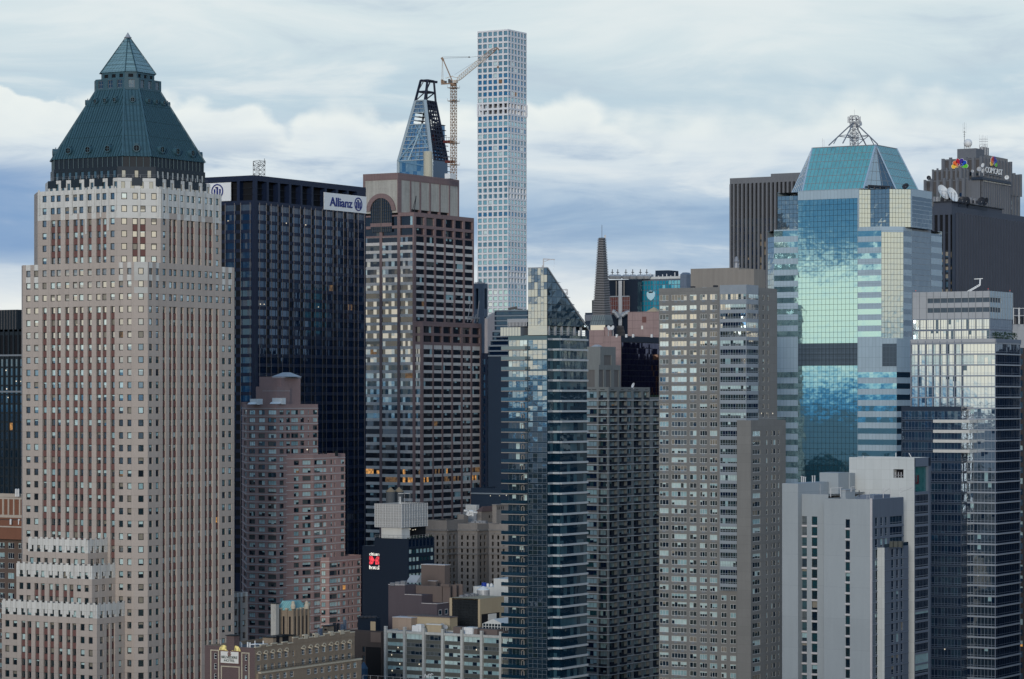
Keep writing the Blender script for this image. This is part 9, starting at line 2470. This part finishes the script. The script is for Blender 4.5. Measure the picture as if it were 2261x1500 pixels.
    for px in (1914, 1920): mb.beam(P3(px, 1104, d0 + 5), P3(px, 1086, d0 + 5), .05, 'zinc')
    for q in range(4): mb.beam(P3(1914, 1088 + 4 * q, d0 + 5), P3(1920, 1088 + 4 * q, d0 + 5), .05, 'zinc')
    mb.build('ladder_cage', root)
    for a, c in (((1906, 1012), (1906, 1007)), ((1978, 1011), (1978, 1000)), ((2012, 1010), (2007, 1001))): mb = MB(); mb.beam(P3(*a, d0 + 14), P3(*c, d0 + 14), .13, 'white_metal'); mb.build('roof_pole', root)
    tb = MB(); p = dep(bx0, yb_)
    for q in range(3): x0, y0 = P2(1969 + 10 * q, p + 3); tb.box(x0 - .5, x0 + .5, y0 - .5, y0 + .5, zb_, zb_ + 1.7, 'panel_olive')
    tb.build('terrace_planter', root); rl = MB(); plate(rl, bs, [(0, zb_), (bs.L, zb_), (bs.L, zb_ + 1.0), (0, zb_ + 1.0)], -.1, .05, 'glass_steel'); rl.build('balustrade', root)
grey_hotel()

# ================================================================== slivers at the right edge
def edge_tower():
    d0 = 1120; b = Box(2236, 2290, 2330, d0); zt = b.z(716)
    root = thing('building', 'pale panelled building with black roof fans at the edge behind the silver-banded tower', 'building', (b.xw, b.ys, 0))
    mb = MB(); win = Wins('window', seed=171); f = b.W
    zs, zt_ = rows(d0, [(768 + 24 * k, 782 + 24 * k, 'w') for k in range(32)], zt, 0); us, ut = cols(f, [(2240, 2258, 'w'), (2262, 2285, 'w')])
    facade(mb, f, us, ut, zs, zt_, lambda u, z, i, j: (.4, dict(g=['glass_dark', 'glass_office'], n=3, lit=.04, blind=.3, per=1, fr=.1)) if u == 'w' and z == 'w' else (0.0, 'panel_silver' if j > len(zt_) - 2 else 'brick_dark'), win)
    facade(mb, b.S, [0, b.S.L], ['.'], [0, zt], ['-'], lambda u, z, i, j: (0, 'brick_dark')); b.shell(mb, 0, zt, 'panel_silver'); mb.build('wall', root); win.done(root)
    mb = MB()
    for q in range(5): x, y = P2(2242 + 10 * q, d0 + 6); mb.lathe(x, y, [(1.2, zt - .5), (1.2, ZZ(701, d0)), (1.5, ZZ(700, d0)), (0, ZZ(700, d0))], 'steel_dark', 10)
    mb.build('cooling_fan', root)
    mb = MB()
    for px in (2238, 2249, 2251, 2262): mb.beam(P3(px, 716, d0 - 2), P3(px, 680, d0 - 2), .14, 'white_metal')
    for a in (2238, 2251): mb.beam(P3(a, 681, d0 - 2), P3(a + 11, 681, d0 - 2), .12, 'white_metal'); mb.beam(P3(a, 697, d0 - 2), P3(a + 11, 697, d0 - 2), .08, 'white_metal')
    mb.build('pipework', root)
edge_tower()

# ================================================================== the city around, below and beside the frame; tall blocks added for shade
stone('city_brick', (.09, .075, .072), .9, .15); stone('city_stone', (.13, .135, .14), .9, .15); stone('city_grey', (.12, .125, .13), .9, .15); stone('city_dark', (.04, .045, .055), .8, .15)
for n_ in ('city_brick', 'city_stone', 'city_grey', 'city_dark'):      # rows of windows on the plain blocks
    t_ = NT(M[n_].node_tree); b_ = t_.n['Principled BSDF']; src = b_.inputs['Base Color'].links[0].from_socket
    g_ = t_.new('ShaderNodeTexCoord').outputs['Object']; s_ = t_.new('ShaderNodeSeparateXYZ'); t_.link(g_, s_.inputs[0])
    nm = t_.new('ShaderNodeNewGeometry').outputs['Normal']; sn = t_.new('ShaderNodeSeparateXYZ'); t_.link(nm, sn.inputs[0])
    br = t_.new('ShaderNodeTexBrick'); br.offset = 0.0; t_.link(t_.vec(t_.math('ADD', s_.outputs[0], s_.outputs[1]), s_.outputs[2], 0.0), br.inputs['Vector'])
    br.inputs['Scale'].default_value = 1.0; br.inputs['Brick Width'].default_value = 2.9; br.inputs['Row Height'].default_value = 3.3; br.inputs['Mortar Size'].default_value = 0.72
    br.inputs['Mortar Smooth'].default_value = 0.0; br.inputs['Color1'].default_value = (1, 1, 1, 1); br.inputs['Color2'].default_value = (.8, .8, .8, 1); br.inputs['Mortar'].default_value = (0, 0, 0, 1)
    side = t_.math('LESS_THAN', t_.math('ABSOLUTE', sn.outputs[2]), 0.5)
    t_.link(t_.mix(t_.math('MULTIPLY', side, br.outputs[0]), src, (.02, .035, .05)), b_.inputs['Base Color'])

def city():
    r = random.Random(5); mb = MB(); taken = []
    for o in bpy.data.objects:
        if o.type == 'EMPTY' and o.parent is None: taken.append((o.location.x, o.location.y))
    def blocked(x, y):
        d = dep(x, y); lat = x * RT[0] + y * RT[1]
        return 560 < d < 2450 and abs(lat) < d * .215 + 25
    bx = -330
    while bx < 5600:
        by = -900
        while by < 4800:
            for lot in range(5):
                x0 = bx + lot * 48 + r.uniform(0, 6); x1 = x0 + r.uniform(28, 42); y0, y1 = by + r.uniform(0, 3), by + r.uniform(50, 62)
                xm, ym = (x0 + x1) / 2, (y0 + y1) / 2; d = min(dep(x, y) for x in (x0, x1) for y in (y0, y1)); lat = xm * RT[0] + ym * RT[1]
                rad = sqrt(xm * xm + ym * ym)
                if rad < 110 or blocked(x0, y0) or blocked(x1, y1) or blocked(x0, y1) or blocked(x1, y0): continue
                h = r.choice((16, 18, 22, 26, 34, 48)) * r.uniform(.8, 1.2)
                az = math.degrees(atan2(ym, xm))
                inview = d > 0 and any(abs(x * RT[0] + y * RT[1]) < max(dep(x, y), 1) * .20 + 10 for x in (x0, x1) for y in (y0, y1))
                if inview: h = min(h * 1.6, H - max(d + 90, 90) * .104 - 4) if d < 2000 else min(h * 1.6, 72)
                elif rad > 350 and -40 < az < 19.5 and r.random() < .5: h = r.uniform(80, 165)  # unseen tall blocks added to shade the right-hand south faces
                elif rad > 350 and r.random() < (.75 if 41 < az < 95 else .35): h = r.uniform(48, 78) if 41 < az < 172 else r.uniform(70, 118)  # unseen heights set to shade the tower feet and keep reflections clear
                if h < 5: continue
                mb.box(x0, x1, y0, y1, 0, h, r.choice(['city_brick', 'city_stone', 'city_grey', 'city_dark']), skip='b')
                if r.random() < .6: mb.box(xm - 5, xm + 4, ym - 6, ym + 6, h, h + r.uniform(2.5, 6), 'city_grey', skip='b')
            by += 80
        bx += 265
    o = mb.build('city_blocks', None, 'stuff'); o['label'] = 'city blocks of brick and stone around the towers, tall ones added for shade'; o['category'] = 'city blocks'
city()

# ================================================================== ground and the unseen river, widened far west to tint the glass reflections
stone('asphalt', (.045, .047, .05), 0.9, 0.15)
m_, t_, b_ = mat('water')
b_.inputs['Base Color'].default_value = (.02, .05, .08, 1); b_.inputs['Roughness'].default_value = 0.45; b_.inputs['Specular IOR Level'].default_value = 0.25
o_ = t_.new('ShaderNodeTexCoord').outputs['Object']; bp_ = t_.new('ShaderNodeBump'); bp_.inputs['Distance'].default_value = 0.6
t_.link(t_.noise(o_, 0.12, 4, 0.6), bp_.inputs['Height']); t_.link(bp_.outputs[0], b_.inputs['Normal'])
mb = MB(); S_ = 22000; mb.poly([(-380, -S_, 0), (S_, -S_, 0), (S_, S_, 0), (-380, S_, 0)], 'asphalt'); mb.build('ground', None, 'structure')
mb = MB(); mb.poly([(-S_, -S_, -1.2), (-380, -S_, -1.2), (-380, S_, -1.2), (-S_, S_, -1.2)], 'water')
mb.build('river', None, 'structure')
